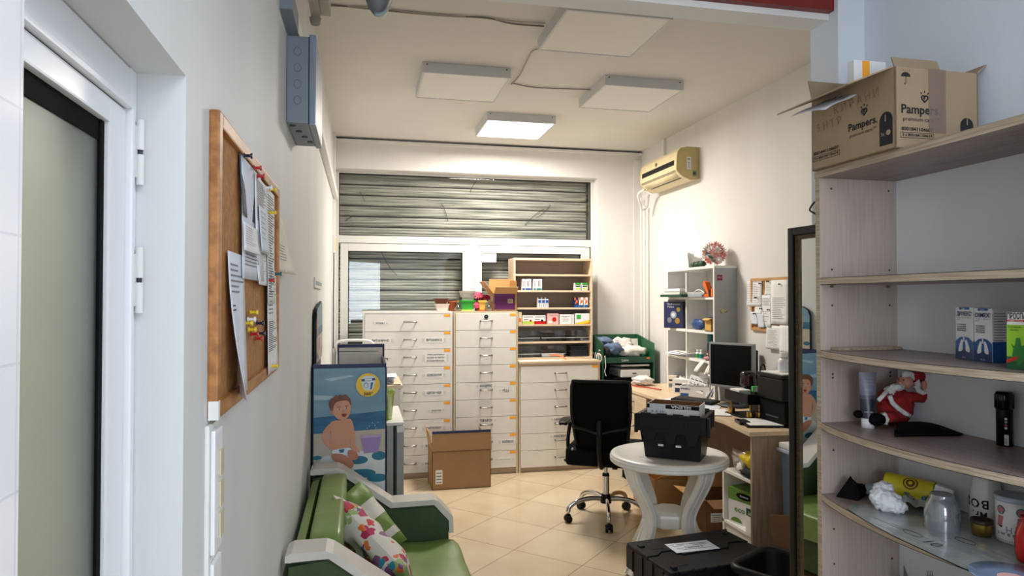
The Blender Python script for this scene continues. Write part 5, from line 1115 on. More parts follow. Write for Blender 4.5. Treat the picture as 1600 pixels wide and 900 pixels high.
dcarton('medicine_box', 'green and white box lying on the black letter tray', 2.60, 4.20, .13, .06, .035, LGRN, lambda b, w_, d, h: (front(b, w_*.05, w_*.4, h*.1, h*.9, PAPER), front(b, w_*.6, w_*.95, h*.2, h*.8, YEL)), R(-20), DZ+.1705)
B().box(2.53, 2.62, 4.26, 4.38, DZ+.1125, DZ+.178, PAPER, .004).thing('paper_block', 'white paper block in the black letter tray', 'paper')
t = thing('webcam', 'black rounded desk lamp like device with a dark red front beside the monitor', 'device', (2.70, 4.44, DZ))
b = B(); b.lathe([(0, .135), (.022, .135), (.026, .16), (.028, .18)], (2.66, 4.36, DZ), BLK, 20); b.build('neck', t)
B().lathe([(0, .30), (.04, .298), (.055, .28), (.056, .20), (.04, .185), (0, .18)], (2.66, 4.36, DZ), BLKG, 28).build('head', t)
B().cyl((2.655, 4.345, DZ+.20), (2.655, 4.345, DZ+.265), .045, .045, mat('dark_red_glass', (52, 10, 22), .2), 24).build('front_window', t, 'dark red window'); B().lathe([(0, .112), (.05, .112), (.045, .13), (0, .136)], (2.66, 4.36, DZ), BLK, 24).build('base', t)
t = thing('printer', 'large black printer at the near end of the desk', 'printer', (2.72, 3.98, DZ))
B().box(2.57, XR-.02, 3.80, 4.075, DZ+.0005, DZ+.16, BLKM, .012).build('body', t); B().box(2.555, XR-.02, 3.80, 4.08, DZ+.162, DZ+.30, BLK, .012).build('upper_body', t)
B().box(2.55, XR-.03, 3.80, 4.09, DZ+.302, DZ+.325, BLK, .006).build('lid', t); B().box(2.565, 2.57, 3.86, 4.0, DZ+.05, DZ+.06, DKG).build('paper_slot', t)
B().box(2.57, 2.88, 3.82, 4.06, DZ+.3255, DZ+.332, PAPER, .001).thing('paper_stack', 'white papers on top of the black printer', 'paper')
p = Y(1225, 598, 3.95)
ZL = DZ+.3325
bottle('pill_bottle', 'white pill bottle standing on the papers on the printer', p.x, 3.95, ZL, .036, .125, PLW, PLW, PAPER2, caph=.24)
p = Y(1239, 598, 3.93)
bottle('pill_bottle', 'dark green bottle beside the white pill bottle on the printer', p.x+.012, 3.93, ZL, .032, .15, BLKG, BLK, mat('olive_label', (60, 84, 56), .5), caph=.2)
t = thing('scissors', 'black handled scissors with the loops up behind the printer', 'scissors', (2.73, 4.2, DZ))
p = Y(1192, 587, 4.22); 
for k, (u, v, ru, rv) in enumerate(((1185, 588, .016, .028), (1192, 579, .019, .042))):
    c_ = Y(u, v, 4.22); B().tube([(c_.x+ru*math.cos(a*.35), 4.22, c_.z+rv*math.sin(a*.35)) for a in range(18)], .0045, BLK, 8, closed=True).build('handle_loop', t)
c_ = Y(1187, 600, 4.22); B().box(c_.x-.008, c_.x+.012, 4.215, 4.225, DZ+.115, c_.z+.01, STEEL, .001).build('blades', t)
B().box(2.70, 2.82, 4.18, 4.26, DZ+.1125, DZ+.20, BLK, .004).thing('pen_cup', 'black pen holder carrying the scissors', 'holder')
t = thing('clipboard', 'black clipboard tray with a white sheet at the near corner of the desk', 'clipboard', (0, 0, 0))
q0 = dz(1152, 662); 
B().box(0, .24, -.15, .12, 0, .012, BLK, .004).build('board', t); B().box(.02, .235, -.145, .10, .0125, .0165, PAPER, .001).build('sheet', t); B().box(-.02, .05, -.06, .06, .0, .022, BLKG, .006).build('clip', t)
place(t, (q0.x+.02, q0.y-.0, DZ+.0006), R(-14))
# ================================================================== UNDER THE DESK
UX = 2.39
t = thing('small_shelf', 'small white two tier shelf under the near end of the desk', 'shelf', (2.6, 4.0, 0))
sf = Z(1137, 845, 0)
b = B(); y1_ = 4.24; y0_ = 3.80
zt_ = X(1137, 735, UX).z; zm = X(1150, 822, UX).z
B().box(UX, 2.60, y0_, y1_, zt_-.018, zt_, UW, .001).build('top', t); B().box(UX, 2.60, y0_, y1_, zm-.018, zm, UW, .001).build('shelf', t); B().box(UX, 2.60, y1_-.016, y1_, 0, zt_-.018, UW).build('side_panel', t)
B().box(UX, 2.60, y0_, y0_+.016, 0, zt_-.018, UW).build('side_panel', t); B().box(UX+.01, 2.59, y0_+.016, y1_-.016, .0, zm-.02, UG).build('base_panel', t); B().box(2.595, 2.60, y0_, y1_, 0, zt_, UG).build('back_panel', t)
B().blob((2.47, 3.96, zt_+.10), (.07, .14, .055), YELD, .3, 3, 7).thing('yellow_bag', 'bright yellow plastic bag on the small shelf under the desk', 'bag')
B().blob((2.46, 4.08, zt_+.085), (.06, .13, .06), FOILP, .3, 2.5, 17).thing('plastic_bag', 'clear crumpled bag at the left on the small shelf under the desk', 'bag')
B().blob((2.46, 3.94, zt_+.035), (.075, .13, .034), DCLOTH, .25, 3, 27).thing('dark_cloth', 'dark bundle under the yellow bag on the small shelf', 'cloth')
B().blob((2.42, 4.05, zt_+.045), (.02, .045, .035), PAPER, .3, 3, 37).thing('tissue_bundle', 'small white paper crumple at the edge of the small shelf', 'paper')
t = thing('soap_box', 'green and white packaged box reading eco on the small shelf under the desk', 'box', (0, 0, 0))
w_, d, h = .26, .15, .0
he = min(.23, zt_-zm-.03)
B().box(0, .27, 0, .16, 0, he, PAPER, .003).build('body', t); b = B()
for s_ in ('f', 'l'):
    pass
b.box(-.0012, .2712, -.0012, .1612, he*.66, he+.001, mat('eco_green', (96, 136, 50), .45)); b.text('eco', (.10, -.0016, he*.42), (1, 0, 0), (0, 0, 1), .05, _M['eco_green'], True, width=.09); front(b, .155, .27, he*.3, he*.55, DGRN); b.text('im', (.2, -.0024, he*.42), (1, 0, 0), (0, 0, 1), .04, PAPER, width=.05)
b.poly([(.07+.05*math.cos(a*.4), -.0018, he*.05+.03*abs(math.sin(a*.4))) for a in range(9)], _M['eco_green']); b.poly([(.14+.07*math.cos(a*.4), -.0026, he*.83+.022*math.sin(a*.4)) for a in range(16)], BLKM); b.text('fotos', (.14, -.0030, he*.83), (1, 0, 0), (0, 0, 1), .02, PAPER, width=.07)
b.build('print', t); place(t, (2.40, 4.18, zm+.0005), R(-75))
B().box(-.0, .002, 0, .13, 0, .11, PAPER).thing('picture_card', 'white card with a pink drawing leaning on the eco box', 'card').location = (2.375+.01, 3.88, zm+.001)
def crt(label, x, y, w_, d, h, m, rz, flaps, ex=None): return open_carton(label, 0, w_, 0, d, 0, h, m, CARD2, flaps, ex, loc=(x, y, .0005), rz=rz)
def ex_lab(b, w_, d, h):
    front(b, w_*.10, w_*.42, h*.35, h*.62, PAPER)
    for k in range(4): front(b, w_*.13, w_*.3, h*(.38+.055*k), h*(.395+.055*k), INKG, -.002)
    front(b, w_*.34, w_*.40, h*.40, h*.50, INK, -.002)
crt('dark brown carton with a white label on the floor under the desk', 2.37, 4.43, .34, .34, .235, CARD3, R(-6), {'l': (.12, 80), 'f': (.13, 100), 'b': (.1, 20)}, ex_lab)
crt('light brown open carton on the floor under the desk behind the round table', 2.18, 4.86, .40, .34, .28, CARD2, R(6), {'l': (.16, 55), 'f': (.09, 60), 'b': (.16, 10), 'r': (.15, 30)})
# ================================================================== OFFICE CHAIR
t = thing('office_chair', 'black mesh back office chair on a chrome five star base with its back to us', 'office chair', (0, 0, 0))
BASE = (1.80, 4.90); CRZ = R(-28)
for k in range(5):
    a = R(210+72*k); ca, sa = math.cos(a), math.sin(a)
    lg = B().tube(smoothpts([(ca*.03, sa*.03, .155), (ca*.12, sa*.12, .165), (ca*.22, sa*.22, .15), (ca*.285, sa*.285, .115), (ca*.30, sa*.30, .075)], 4, False), .014, CHR, 10, flat=1.25).build('leg', t, 'chrome leg')
    b = B(); cx, cy_ = ca*.30, sa*.30; sx_, sy_ = -sa, ca
    for s_ in (-1, 1): b.cyl((cx+sx_*.008*s_, cy_+sy_*.008*s_, .028), (cx+sx_*.026*s_, cy_+sy_*.026*s_, .028), .028, .026, BLK, 20)
    b.blob((cx, cy_, .042), (.026, .026, .026), BLK, .02, 2, 1, 2); b.build('castor', lg)
B().cyl((0, 0, .125), (0, 0, .19), .042, .032, BLK, 20).build('hub', t)
B().cyl((0, 0, .19), (0, 0, .33), .025, .025, CHR, 20).build('gas_lift', t, 'chrome gas lift'); B().cyl((0, 0, .33), (0, 0, .44), .014, .014, CHR, 16).cyl((0, 0, .325), (0, 0, .345), .028, .024, BLK, 18).build('piston', t)
B().box(-.07, .07, -.1, .12, .43, .475, BLK, .01).box(.05, .09, -.03, .03, .38, .44, BLK, .008).build('mechanism', t)
b = B(); b.tube([(-.05, 0, .45), (-.2, -.01, .45), (-.255, -.01, .435)], .006, BLK, 8).blob((-.285, -.012, .425), (.035, .014, .016), BLK, .02, 1, 1, 2); b.build('lever', t)
b = B(); cushion(b, -.27, .27, -.25, .27, .44, .565, BLKM); b.build('seat', t)
def backfn(s, q, off=0):
    x = (2*s-1); z = .50+.56*q; w_ = .225*(1-.02*math.cos(q*6)) + (.02 if q > .5 else -.0)
    w_ = (.19+.045*min(1, q*1.6) if q < .6 else .232)*.90
    yb = -.245-.055*math.sin(q*3.0)+.035*abs(x)**2-.09*max(0, q-.55)+.05*(1-q)**3
    return (w_*x*(1-.04*(q > .97)), yb+off, z)
B().sheet(lambda s, q: backfn(s, q), 20, 24, mat('mesh_black', (5, 5, 6), .85, var=.2, scale=120, spec=.12), th=.012).build('backrest', t)
rim_ = [backfn(0, q/14) for q in range(15)]+[(lambda p: (p[0], p[1], p[2]+.004*math.sin(math.pi*s/12)))(backfn(s/12, 1)) for s in range(1, 12)]+[backfn(1, 1-q/14) for q in range(15)]+[backfn(1-s/8, 0) for s in range(1, 8)]
B().tube(rim_, .014, BLK, 8, closed=True).build('back_frame', t)
B().tube(smoothpts([(0, -.10, .455), (0, -.24, .46), (0, -.305, .55), (0, -.325, .70), (0, -.30, .78)], 4, False), .022, BLK, 10, flat=1.6).tube(smoothpts([(-.2, -.30, .74), (-.08, -.325, .72), (0, -.33, .70), (.08, -.325, .72), (.2, -.30, .74)], 4, False), .012, BLK, 8).build('back_support', t)
B().cyl((-.20, -.285, .575), (-.20, -.305, .575), .008, .008, PLG, 12).build('adjust_knob', t, 'small grey button')
for s_ in (-1, 1):
    b = B(); b.tube(smoothpts([(s_*.20, -.02, .455), (s_*.27, -.02, .47), (s_*.285, -.02, .58), (s_*.265, -.03, .72)], 4, False), .014, BLK, 10)
    b.sheet(lambda s, q: (s_*.292+.035*(2*s-1)*(1-.3*(2*q-1)**4), -.21+.28*q, .745+.012*math.sin(3*q)-.004*(2*s-1)**2), 6, 10, BLK, th=s_*0+.018); b.build('armrest', t)
place(t, (BASE[0], BASE[1], 0.0003), CRZ)
# ================================================================== ROUND PLASTIC TABLE
t = thing('round_table', 'white plastic round garden table with curved legs', 'table', (0, 0, 0))
TW = mat('table_plastic', (226, 224, 218), .32, var=.03, scale=6, bump=.05, bscale=50)
TR = .36; TH = .70
prof = [(0, TH-.004), (TR-.05, TH-.004), (TR-.044, TH), (TR-.022, TH), (TR-.008, TH-.004), (TR-.003, TH-.010), (TR-.006, TH-.014), (TR, TH-.018), (TR+.002, TH-.026), (TR-.003, TH-.030), (TR+.001, TH-.034), (TR, TH-.046), (TR-.006, TH-.052), (TR-.02, TH-.05), (TR-.03, TH-.03), (0, TH-.03)]
B().lathe(prof, (0, 0, 0), TW, 64).build('tabletop', t)
path = [(.30, .668), (.285, .60), (.245, .52), (.19, .43), (.155, .35), (.155, .28), (.185, .20), (.235, .11), (.295, .0)]
sp = smoothpts(path, 4, False)
for k in range(4):
    a = R(-25.2)+R(45+90*k); ca, sa = math.cos(a), math.sin(a); e = V(ca, sa, 0); s_ = V(-sa, ca, 0)
    b = B(); rows = []
    n = len(sp)
    section = [(-.058, .0), (-.058, .026), (-.046, .030), (-.040, .022), (-.020, .022), (-.014, .028), (.014, .028), (.020, .022), (.040, .022), (.046, .030), (.058, .026), (.058, .0), (.050, -.012), (-.050, -.012)]
    for i, (r_, z_) in enumerate(sp):
        A = sp[max(0, i-1)]; C_ = sp[min(n-1, i+1)]; tg = V(C_[0]-A[0], C_[1]-A[1], 0).normalized(); nr = V(-tg.y, tg.x, 0)
        if nr.x < 0: nr = -nr
        wd = .80+.16*abs(i/(n-1)-.5)*2
        for (sx_, h_) in section: rows.append(e*(r_+nr.x*h_)+V(0, 0, z_+nr.y*h_)+s_*(sx_*wd))
    m_ = len(section); fs = [(i*m_+j, i*m_+(j+1) % m_, (i+1)*m_+(j+1) % m_, (i+1)*m_+j) for i in range(n-1) for j in range(m_)]+[tuple(range(m_))[::-1], tuple(range((n-1)*m_, n*m_))]
    for i, p in enumerate(rows): p.z = max(p.z, 0)
    b.add(rows, fs, TW); b.build('leg', t)
b = B(); b.lathe([(0, .36), (.10, .36), (.135, .345), (.14, .33), (.135, .27), (.10, .255), (0, .255)], (0, 0, 0), TW, 8, smooth=False); b.build('stretcher', t)
place(t, (1.862, 3.95, .0003), 0)
# ================================================================== CRATES
def crate(label, w_, d, h, taper, flaps_open, loc, rz):
    t = thing('storage_crate', label, 'crate', (0, 0, 0)); th = .004
    def ring(k, z): return [V(k, k, z), V(w_-k, k, z), V(w_-k, d-k, z), V(k, d-k, z)]
    L = [ring(taper, 0), ring(taper*.4, h*.66), ring(-.012, h*.67), ring(-.012, h), ring(.010, h), ring(.010, h*.67), ring(taper*.4+th, h*.65), ring(taper+th, th)]
    b = B(); P = [p for r_ in L for p in r_]; fs = [(0, 3, 2, 1)]
    for k in range(len(L)-1):
        for i in range(4): fs.append((4*k+i, 4*k+(i+1) % 4, 4*k+4+(i+1) % 4, 4*k+4+i))
    fs.append(tuple(4*(len(L)-1)+i for i in range(4))); b.add(P, fs, CRATE)
    for i in range(7):
        x = w_*(.08+.14*i); b.box(x-.003, x+.003, -.018, -.011, h*.67, h-.004, CRATE); b.box(x-.003, x+.003, d+.011, d+.018, h*.67, h-.004, CRATE)
    for i in range(4):
        y = d*(.14+.24*i); b.box(-.018, -.011, y-.003, y+.003, h*.67, h-.004, CRATE); b.box(w_+.011, w_+.018, y-.003, y+.003, h*.67, h-.004, CRATE)
    b.box(-.03, -.012, -.0, .03, h*.55, h*.98, CRATE, .004).box(w_+.012, w_+.03, 0, .03, h*.55, h*.98, CRATE, .004)
    b.build('tub', t)
    return t
t = crate('dark grey crate on the round table with a white carton inside', .385, .27, .265, .030, True, None, 0)
w_, d, h = .385, .27, .265
for s_, y0_ in ((-1, -.013), (1, d+.013)):
    b = B(); n = 3; yy = y0_+s_*.004
    top, bot = h+.002, h*.45; pts = [(-.012, top), (w_+.012, top), (w_+.012, h*.62), (w_*.93, h*.62), (w_*.88, h*.36), (w_*.78, h*.36), (w_*.72, h*.60), (w_*.60, h*.60), (w_*.55, h*.36), (w_*.45, h*.36), (w_*.40, h*.60), (w_*.28, h*.60), (w_*.22, h*.36), (w_*.12, h*.36), (w_*.07, h*.62), (-.012, h*.62)]
    b.prism(pts, 'y', yy, yy+s_*.006, CRATE)
    for k in range(4): b.box(w_*(.02+.25*k), w_*(.21+.25*k), yy+s_*.006, yy+s_*.011, h*.68, h*.94, CRATE, .002)
    for k in range(4): b.cyl((w_*(.12+.25*k)-.03, yy, h+.004), (w_*(.12+.25*k)+.03, yy, h+.004), .006, .006, CRATE, 10)
    b.build('lid_flap', t)
b = B(); b.box(w_*.31, w_*.39, -.014, -.0125, h*.30, h*.345, PAPER2).box(w_*.58, w_*.66, -.014, -.0125, h*.30, h*.345, PAPER2); b.box(-.0, .03, 0, .001, 0, .001, CRATE); b.build('label_holder', t)
cl = V(1.640, 3.888, .7003)
place(t, cl, R(-38))
t = thing('carton', 'white open carton printed in black inside the grey crate on the table', 'carton', (0, 0, 0))
w2, d2, h2 = .31, .19, .315
b = B(); b.box(0, w2, 0, .003, 0, h2, PAPER).box(0, w2, d2-.003, d2, 0, h2, PAPER).box(0, .003, 0, d2, 0, h2, PAPER).box(w2-.003, w2, 0, d2, 0, h2, PAPER).box(0, w2, 0, d2, 0, .003, PAPER).box(.003, w2-.003, .003, .0045, .01, h2-.001, CARD3).box(.003, w2-.003, d2-.0045, d2-.003, .01, h2, CARD3).box(.003, .0045, .0045, d2-.0045, .01, h2, CARD3).box(w2-.0045, w2-.003, .0045, d2-.0045, .01, h2, CARD3).box(.0045, w2-.0045, .0045, d2-.0045, .003, .0045, CARD3); b.build('body', t)
b = B(); front(b, 0, w2, h2-.026, h2-.002, BLK); b.text('SELENA', (w2*.66, -.0018, h2-.013), (-1, 0, 0), (0, 0, -1), .022, PAPER, True, width=.12)
front(b, w2*.05, w2*.36, h2-.05, h2-.003, PAPER2, -.002); b.text('6  2  11', (w2*.2, -.0024, h2-.045), (1, 0, 0), (0, 0, 1), .016, INK, True, width=.07); b.text('30 x 8050', (w2*.2, -.002, h2-.068), (1, 0, 0), (0, 0, 1), .014, INK, True, width=.075); b.text('APOVULGERE', (w2*.65, -.002, h2-.068), (1, 0, 0), (0, 0, 1), .016, INK, True, width=.13)
b.build('print', t)
mm = Matrix.Rotation(R(-38), 3, 'Z') @ V(.040, .040, 0)
place(t, (cl.x+mm.x, cl.y+mm.y, cl.z+.006), R(-38))
# closed crate on the floor
t = crate('large black lidded crate on the floor in front of the round table', .60, .40, .335, .03, False, None, 0)
w_, d, h = .60, .40, .335
zig = [(-.01, .20), (.05, .20), (.09, .235), (.15, .235), (.18, .165), (.25, .165), (.29, .22), (.36, .22), (.39, .17), (.46, .17), (.50, .225), (.56, .225), (.61, .20)]
for s_ in (0, 1):
    pts = ([(-.01, -.01)]+[(w_+.01, -.01)]+[(x, y-.0025) for x, y in zig[::-1]]) if s_ == 0 else ([(x, y+.0025) for x, y in zig]+[(w_+.01, d+.01), (-.01, d+.01)])
    b = B(); b.prism(pts, 'z', h+.001, h+.011+.006*s_, CRATE, .0015)
    yy = -.012 if s_ == 0 else d+.012
    for k in range(8 if s_ else 7): b.cyl((.03+.078*k, yy, h+.006), (.085+.078*k, yy, h+.006), .009, .009, CRATE, 10)
    b.box(.06, .13, d*.68 if s_ else .05, d*.82 if s_ else .1, h+.011+.006*s_, h+.0125+.006*s_, CRATE); b.build('lid_flap', t)
for x, y in ((.03, .33), (.03, .03), (.57, .05), (.57, .34)): B().box(x-.014, x+.014, y-.014, y+.014, h+.011, h+.026, CRATE, .004).build('stacking_lug', t)
place(t, (1.455, 3.055, .0003), R(8.0))
b = B(); b.box(0, .25, 0, .13, 0, .001, PAPER2)
for k, (x0_, x1_, y) in enumerate(((.02, .10, .105), (.13, .23, .10), (.02, .08, .085), (.14, .22, .082), (.03, .07, .055), (.05, .22, .03))): b.box(x0_, x1_, y, y+.004, .001, .0013, INK)
b.text('Пратка 3', (.13, .055, .0012), (1, 0, 0), (0, 1, 0), .03, INK, True, width=.10, off=.0003)
o = b.thing('label_sheet', 'white handwritten delivery sheet lying on the lid of the floor crate', 'paper'); q = Z(1037, 845, .355); o.rotation_euler[2] = R(3); o.location = (1.70, 3.33, .3535)
# dark rounded tub at the bottom edge
t = thing('plastic_tub', 'black plastic tub with a rounded rim at the bottom edge beside the crate', 'tub', (0, 0, 0))
def rr(w_, d, r_, n=6):
    return [(cx+r_*math.cos(a), cy_+r_*math.sin(a)) for cx, cy_, a0 in ((w_-r_, d-r_, 0), (r_, d-r_, 90), (r_, r_, 180), (w_-r_, r_, 270)) for a in [R(a0+90*i/n) for i in range(n+1)]]
def ringo(k, z, w_=.62, d=.36, r_=.07): return [V(k+x*(w_-2*k)/w_, k+y*(d-2*k)/d, z) for x, y in rr(w_, d, r_)]
L = [ringo(.04, 0), ringo(.012, .39), ringo(-.012, .395), ringo(-.016, .415), ringo(-.008, .43), ringo(.008, .43), ringo(.014, .41), ringo(.043, .01)]
b = B(); n = len(L[0]); P = [p for r_ in L for p in r_]; fs = [tuple(range(n))[::-1]]+[(k*n+i, k*n+(i+1) % n, (k+1)*n+(i+1) % n, (k+1)*n+i) for k in range(len(L)-1) for i in range(n)]+[tuple(range((len(L)-1)*n, len(L)*n))]
b.add(P, fs, BLK, True); b.build('body', t); place(t, (1.665, 2.90, .0003), R(-60))
# ================================================================== BIN, CARDBOARD AND MIRROR at the pier
t = thing('storage_bin', 'tall pale blue plastic bin with a white lid between desk and mirror', 'bin', (0, 0, 0))
bx, by = 2.45, 3.30
BLB = mat('bin_blue_grey', (120, 142, 166), .4, var=.04)
B().prism([(.02, 0), (.38, 0), (.40, .745), (0, .745)], 'y', .0, .36, BLB, .006).build('body', t); B().box(-.02, .42, -.02, .38, .746, .765, LILAC, .006).box(-.012, .412, -.012, .372, .766, .80, PLW, .014).build('lid', t, 'white lid')
place(t, (bx, by, .0003), 0)
t = thing('cardboard_sheet', 'flattened brown carton leaning on the pale blue bin', 'cardboard', (0, 0, 0))
b = B(); b.M = Matrix.Rotation(R(-9), 4, 'X'); b.box(0, .55, 0, .012, 0.002, .52, CARD3, .002).box(.16, .165, -.0012, 0, .05, .3, CARD).box(.28, .285, -.0012, 0, .05, .3, CARD).box(.16, .285, -.0012, 0, .22, .226, CARD); b.M = Matrix.Identity(4); b.build('panel', t)
place(t, (2.08, 3.17, .0025), R(-20))
t = thing('mirror', 'tall black framed mirror with a beaded bronze inner edge hanging on the pier', 'mirror', (0, 0, 0))
MF = mat('mirror_black_frame', (16, 15, 15), .35, var=.1); MB_ = mat('mirror_bronze', (92, 78, 56), .4, metal=.5, var=.2, scale=60)
mh_ = 1.62; mw_ = .295
# local: x along the surface (0 = far edge), y = towards the room is negative
for (x0_, x1_, z0_, z1_) in ((0, .03, 0, mh_), (mw_-.03, mw_, 0, mh_), (.03, mw_-.03, 0, .03), (.03, mw_-.03, mh_-.03, mh_)): B().box(x0_, x1_, -.028, .004, z0_, z1_, MF, .005).build('frame_rail', t)
for (x0_, x1_, z0_, z1_) in ((.03, .046, .03, mh_-.03), (mw_-.046, mw_-.03, .03, mh_-.03), (.046, mw_-.046, .03, .046), (.046, mw_-.046, mh_-.046, mh_-.03)): B().box(x0_, x1_, -.02, .0, z0_, z1_, MB_, .004).build('inner_edge', t, 'bronze beaded inner edge')
b = B()
for i in range(150): b.blob((.038, -.021, .04+i*.0103), (.0035, .0025, .004), MB_, .0, 1, 1, 1)
b.build('beading', t)['kind'] = 'stuff'
B().box(.04, mw_-.04, -.010, -.006, .04, mh_-.04, MIRR).build('mirror_glass', t, 'silvered glass')
MY = R(-90)
mf = X(1240, 357, 1.62)
MANG = R(-83.5)   # direction of the surface from far edge to near edge
place(t, (1.625, 0, 0), MANG)
far = (1.625, 1.625/math.tan(math.atan((1240-800)/FPX)+YAW))
ztop = X(1240, 357, 1.625).z
t.location = (far[0], far[1], ztop-mh_); t.rotation_euler = (R(.0), 0, MANG)
cable('mirror_wire', 'dark twisted wire holding the mirror on the pier', [V(1.672, 2.305-.03, 2.02), V(1.66, 2.29, 1.99), V(1.668, 2.26, 1.965), V(1.655, 2.25, 1.925)], .0035, DKG)
# ================================================================== NEAR SHELF UNIT
NX, NXB, NY0, NY1 = 1.487, 1.785, 1.262, 2.0
t = thing('bookcase', 'ash laminate open shelf unit at the right, nearest the camera', 'shelf unit', (1.64, 1.63, 0))
NZ = [.50, .715, 1.009, 1.243, 1.482, 1.721]
b = B(); b.box(NX, NXB, NY1, NY1+.02, 0, 2.054, WOODV).box(NX-.0012, NX, NY1, NY1+.02, 0, 2.054, WOODE); sp1 = b.build('side_panel', t)
b = B(); b.box(NX, NXB, NY0-.02, NY0, 0, 2.054, WOODV); b.build('side_panel', t)
b = B()
for zz in (1.99, 1.72, 1.60, 1.36, 1.352+.02, 1.12, .86, .745):
    for xx in (NX+.045, NXB-.03): b.cyl((xx, NY1+.0005, zz+.03), (xx, NY1-.0008, zz+.03), .0035, .0035, DKG, 10)
for zz in NZ[2:]:
    for xx in (NX+.04, NXB-.04): b.cyl((xx, NY1, zz-.028), (xx, NY1-.012, zz-.028), .004, .004, STEEL, 10)
b.build('shelf_pins', sp1)
B().box(NXB, NXB+.004, NY0-.02, NY1+.02, 0, 2.054, mat('white_back_board', (236, 238, 240), .5, var=.015, scale=4)).build('back_panel', t)
B().box(NX-.002, NXB, NY0-.3, NY1+.02, 2.0545, 2.0765, WOODT).box(NX-.004, NX-.002, NY0-.3, NY1+.02, 2.0545, 2.0765, WOODE).build('top_board', t)
for i, z_ in enumerate(NZ):
    bul = .0 if i == 5 else .058
    pts = []
    for k in range(17):
        y = NY1-(NY1-NY0)*k/16; pts.append((NX+.002-bul*math.sin(math.pi*k/16)**.8, y))
    pts2 = pts+[(NXB-.001, NY0), (NXB-.001, NY1)]
    o = B().prism(pts2, 'z', z_-.022, z_, WOODT).build('shelf', t)
    b = B(); n = len(pts)
    P = [V(x-.0012, y, z_-.0215) for x, y in pts]+[V(x-.0012, y, z_-.0005) for x, y in pts]
    b.add(P, [(i_, i_+1, n+i_+1, n+i_) for i_ in range(n-1)], WOODE, True)
    for zz in (z_-.0002, z_-.0218): b.tube([(x-.0014, y, zz) for x, y in pts], .0008, INK, 5)
    b.build('edge_band', o)
B().cyl((NXB-.001, 1.73, 1.56), (NXB+.002, 1.73, 1.56), .003, .003, DKG, 10).build('screw_hole', t)
# light wooden strip lying on the second shelf
b = B(); a = Z(1318, 552, 1.482); c = Z(1423, 548, 1.482)
B().box(NX+.035, NXB-.02, 1.955, 1.995, 1.4825, 1.4925, WOODE, .002).thing('wood_strip', 'loose pale wooden strip lying at the back of the shelf above the plush doll', 'strip')
# ---- cartons of medicine
def p_dimex(txt):
    def f(b, w_, d, h):
        front(b, w_*.22, w_*.78, h*.955, h*.998, BLUEB); b.text('Sirup', (w_/2, -.002, h*.975), (1, 0, 0), (0, 0, 1), .006, PAPER, width=w_*.2)
        b.text(txt, (w_/2, -.0012, h*.87), (1, 0, 0), (0, 0, 1), .0165, mat('navy_text', (30, 34, 84), .5), True, width=w_*.82); b.text('®', (w_*.93, -.0014, h*.90), (1, 0, 0), (0, 0, 1), .006, INK)
        b.text('150 mg/5 ml + 100 mg/5 ml', (w_/2, -.0012, h*.80), (1, 0, 0), (0, 0, 1), .0045, INK, width=w_*.8); b.text('сироп', (w_*.18, -.0012, h*.765), (1, 0, 0), (0, 0, 1), .0045, INK)
        for k, s_ in enumerate(('за лечение на', 'сухота и кашлица', 'при влажна', 'кашлица')): b.text(s_, (w_*.36, -.0012, h*(.67-.038*k)), (1, 0, 0), (0, 0, 1), .0055, INK, True, width=w_*.5)
        pts = [(0, -.0012, 0), (w_, -.0012, 0), (w_, -.0012, h*.34), (w_*.75, -.0012, h*.42), (w_*.5, -.0012, h*.44), (w_*.25, -.0012, h*.42), (0, -.0012, h*.34)]; b.poly(pts, mat('dimex_blue', (28, 84, 150), .35)); b.poly([(0, -.0014, 0), (w_, -.0014, 0), (w_, -.0014, h*.2), (0, -.0014, h*.2)], mat('dimex_navy', (18, 52, 104), .35))
        b.box(w_, w_+.001, 0, d, 0, h*.38, _M['dimex_blue'])
        for k in range(11): b.box(w_, w_+.001, d*.08, d*(.6+.3*random.random()), h*(.9-.05*k), h*(.912-.05*k), INKG)
        for sg in (-1, 1):
            b.poly([(w_*.5+sg*p[0]*w_, -.0018, p[1]*h) for p in smoothpts([(.06, .36), (.14, .38), (.24, .30), (.32, .19), (.30, .15), (.20, .15), (.09, .18), (.08, .27)], 3)][::sg], PAPER); 
        b.box(w_*.47, w_*.53, -.0024, -.0018, h*.34, h*.44, PAPER); b.text('125 ml', (w_/2, -.0018, h*.04), (1, 0, 0), (0, 0, 1), .005, PAPER)
    return f
zs = 1.4825
carton('medicine_box', 'white and blue syrup box with two lungs reading димекс, left of the pair', 'box', 1494, 560, 1521.5, 563.5, zs, 480, .05, PAPER, p_dimex('ДИМЕКС'))
carton('medicine_box', 'white and blue syrup box with two lungs reading dimex, right of the pair', 'box', 1523, 564, 1551, 567, zs, 482, .055, PAPER, p_dimex('DIMEX'))
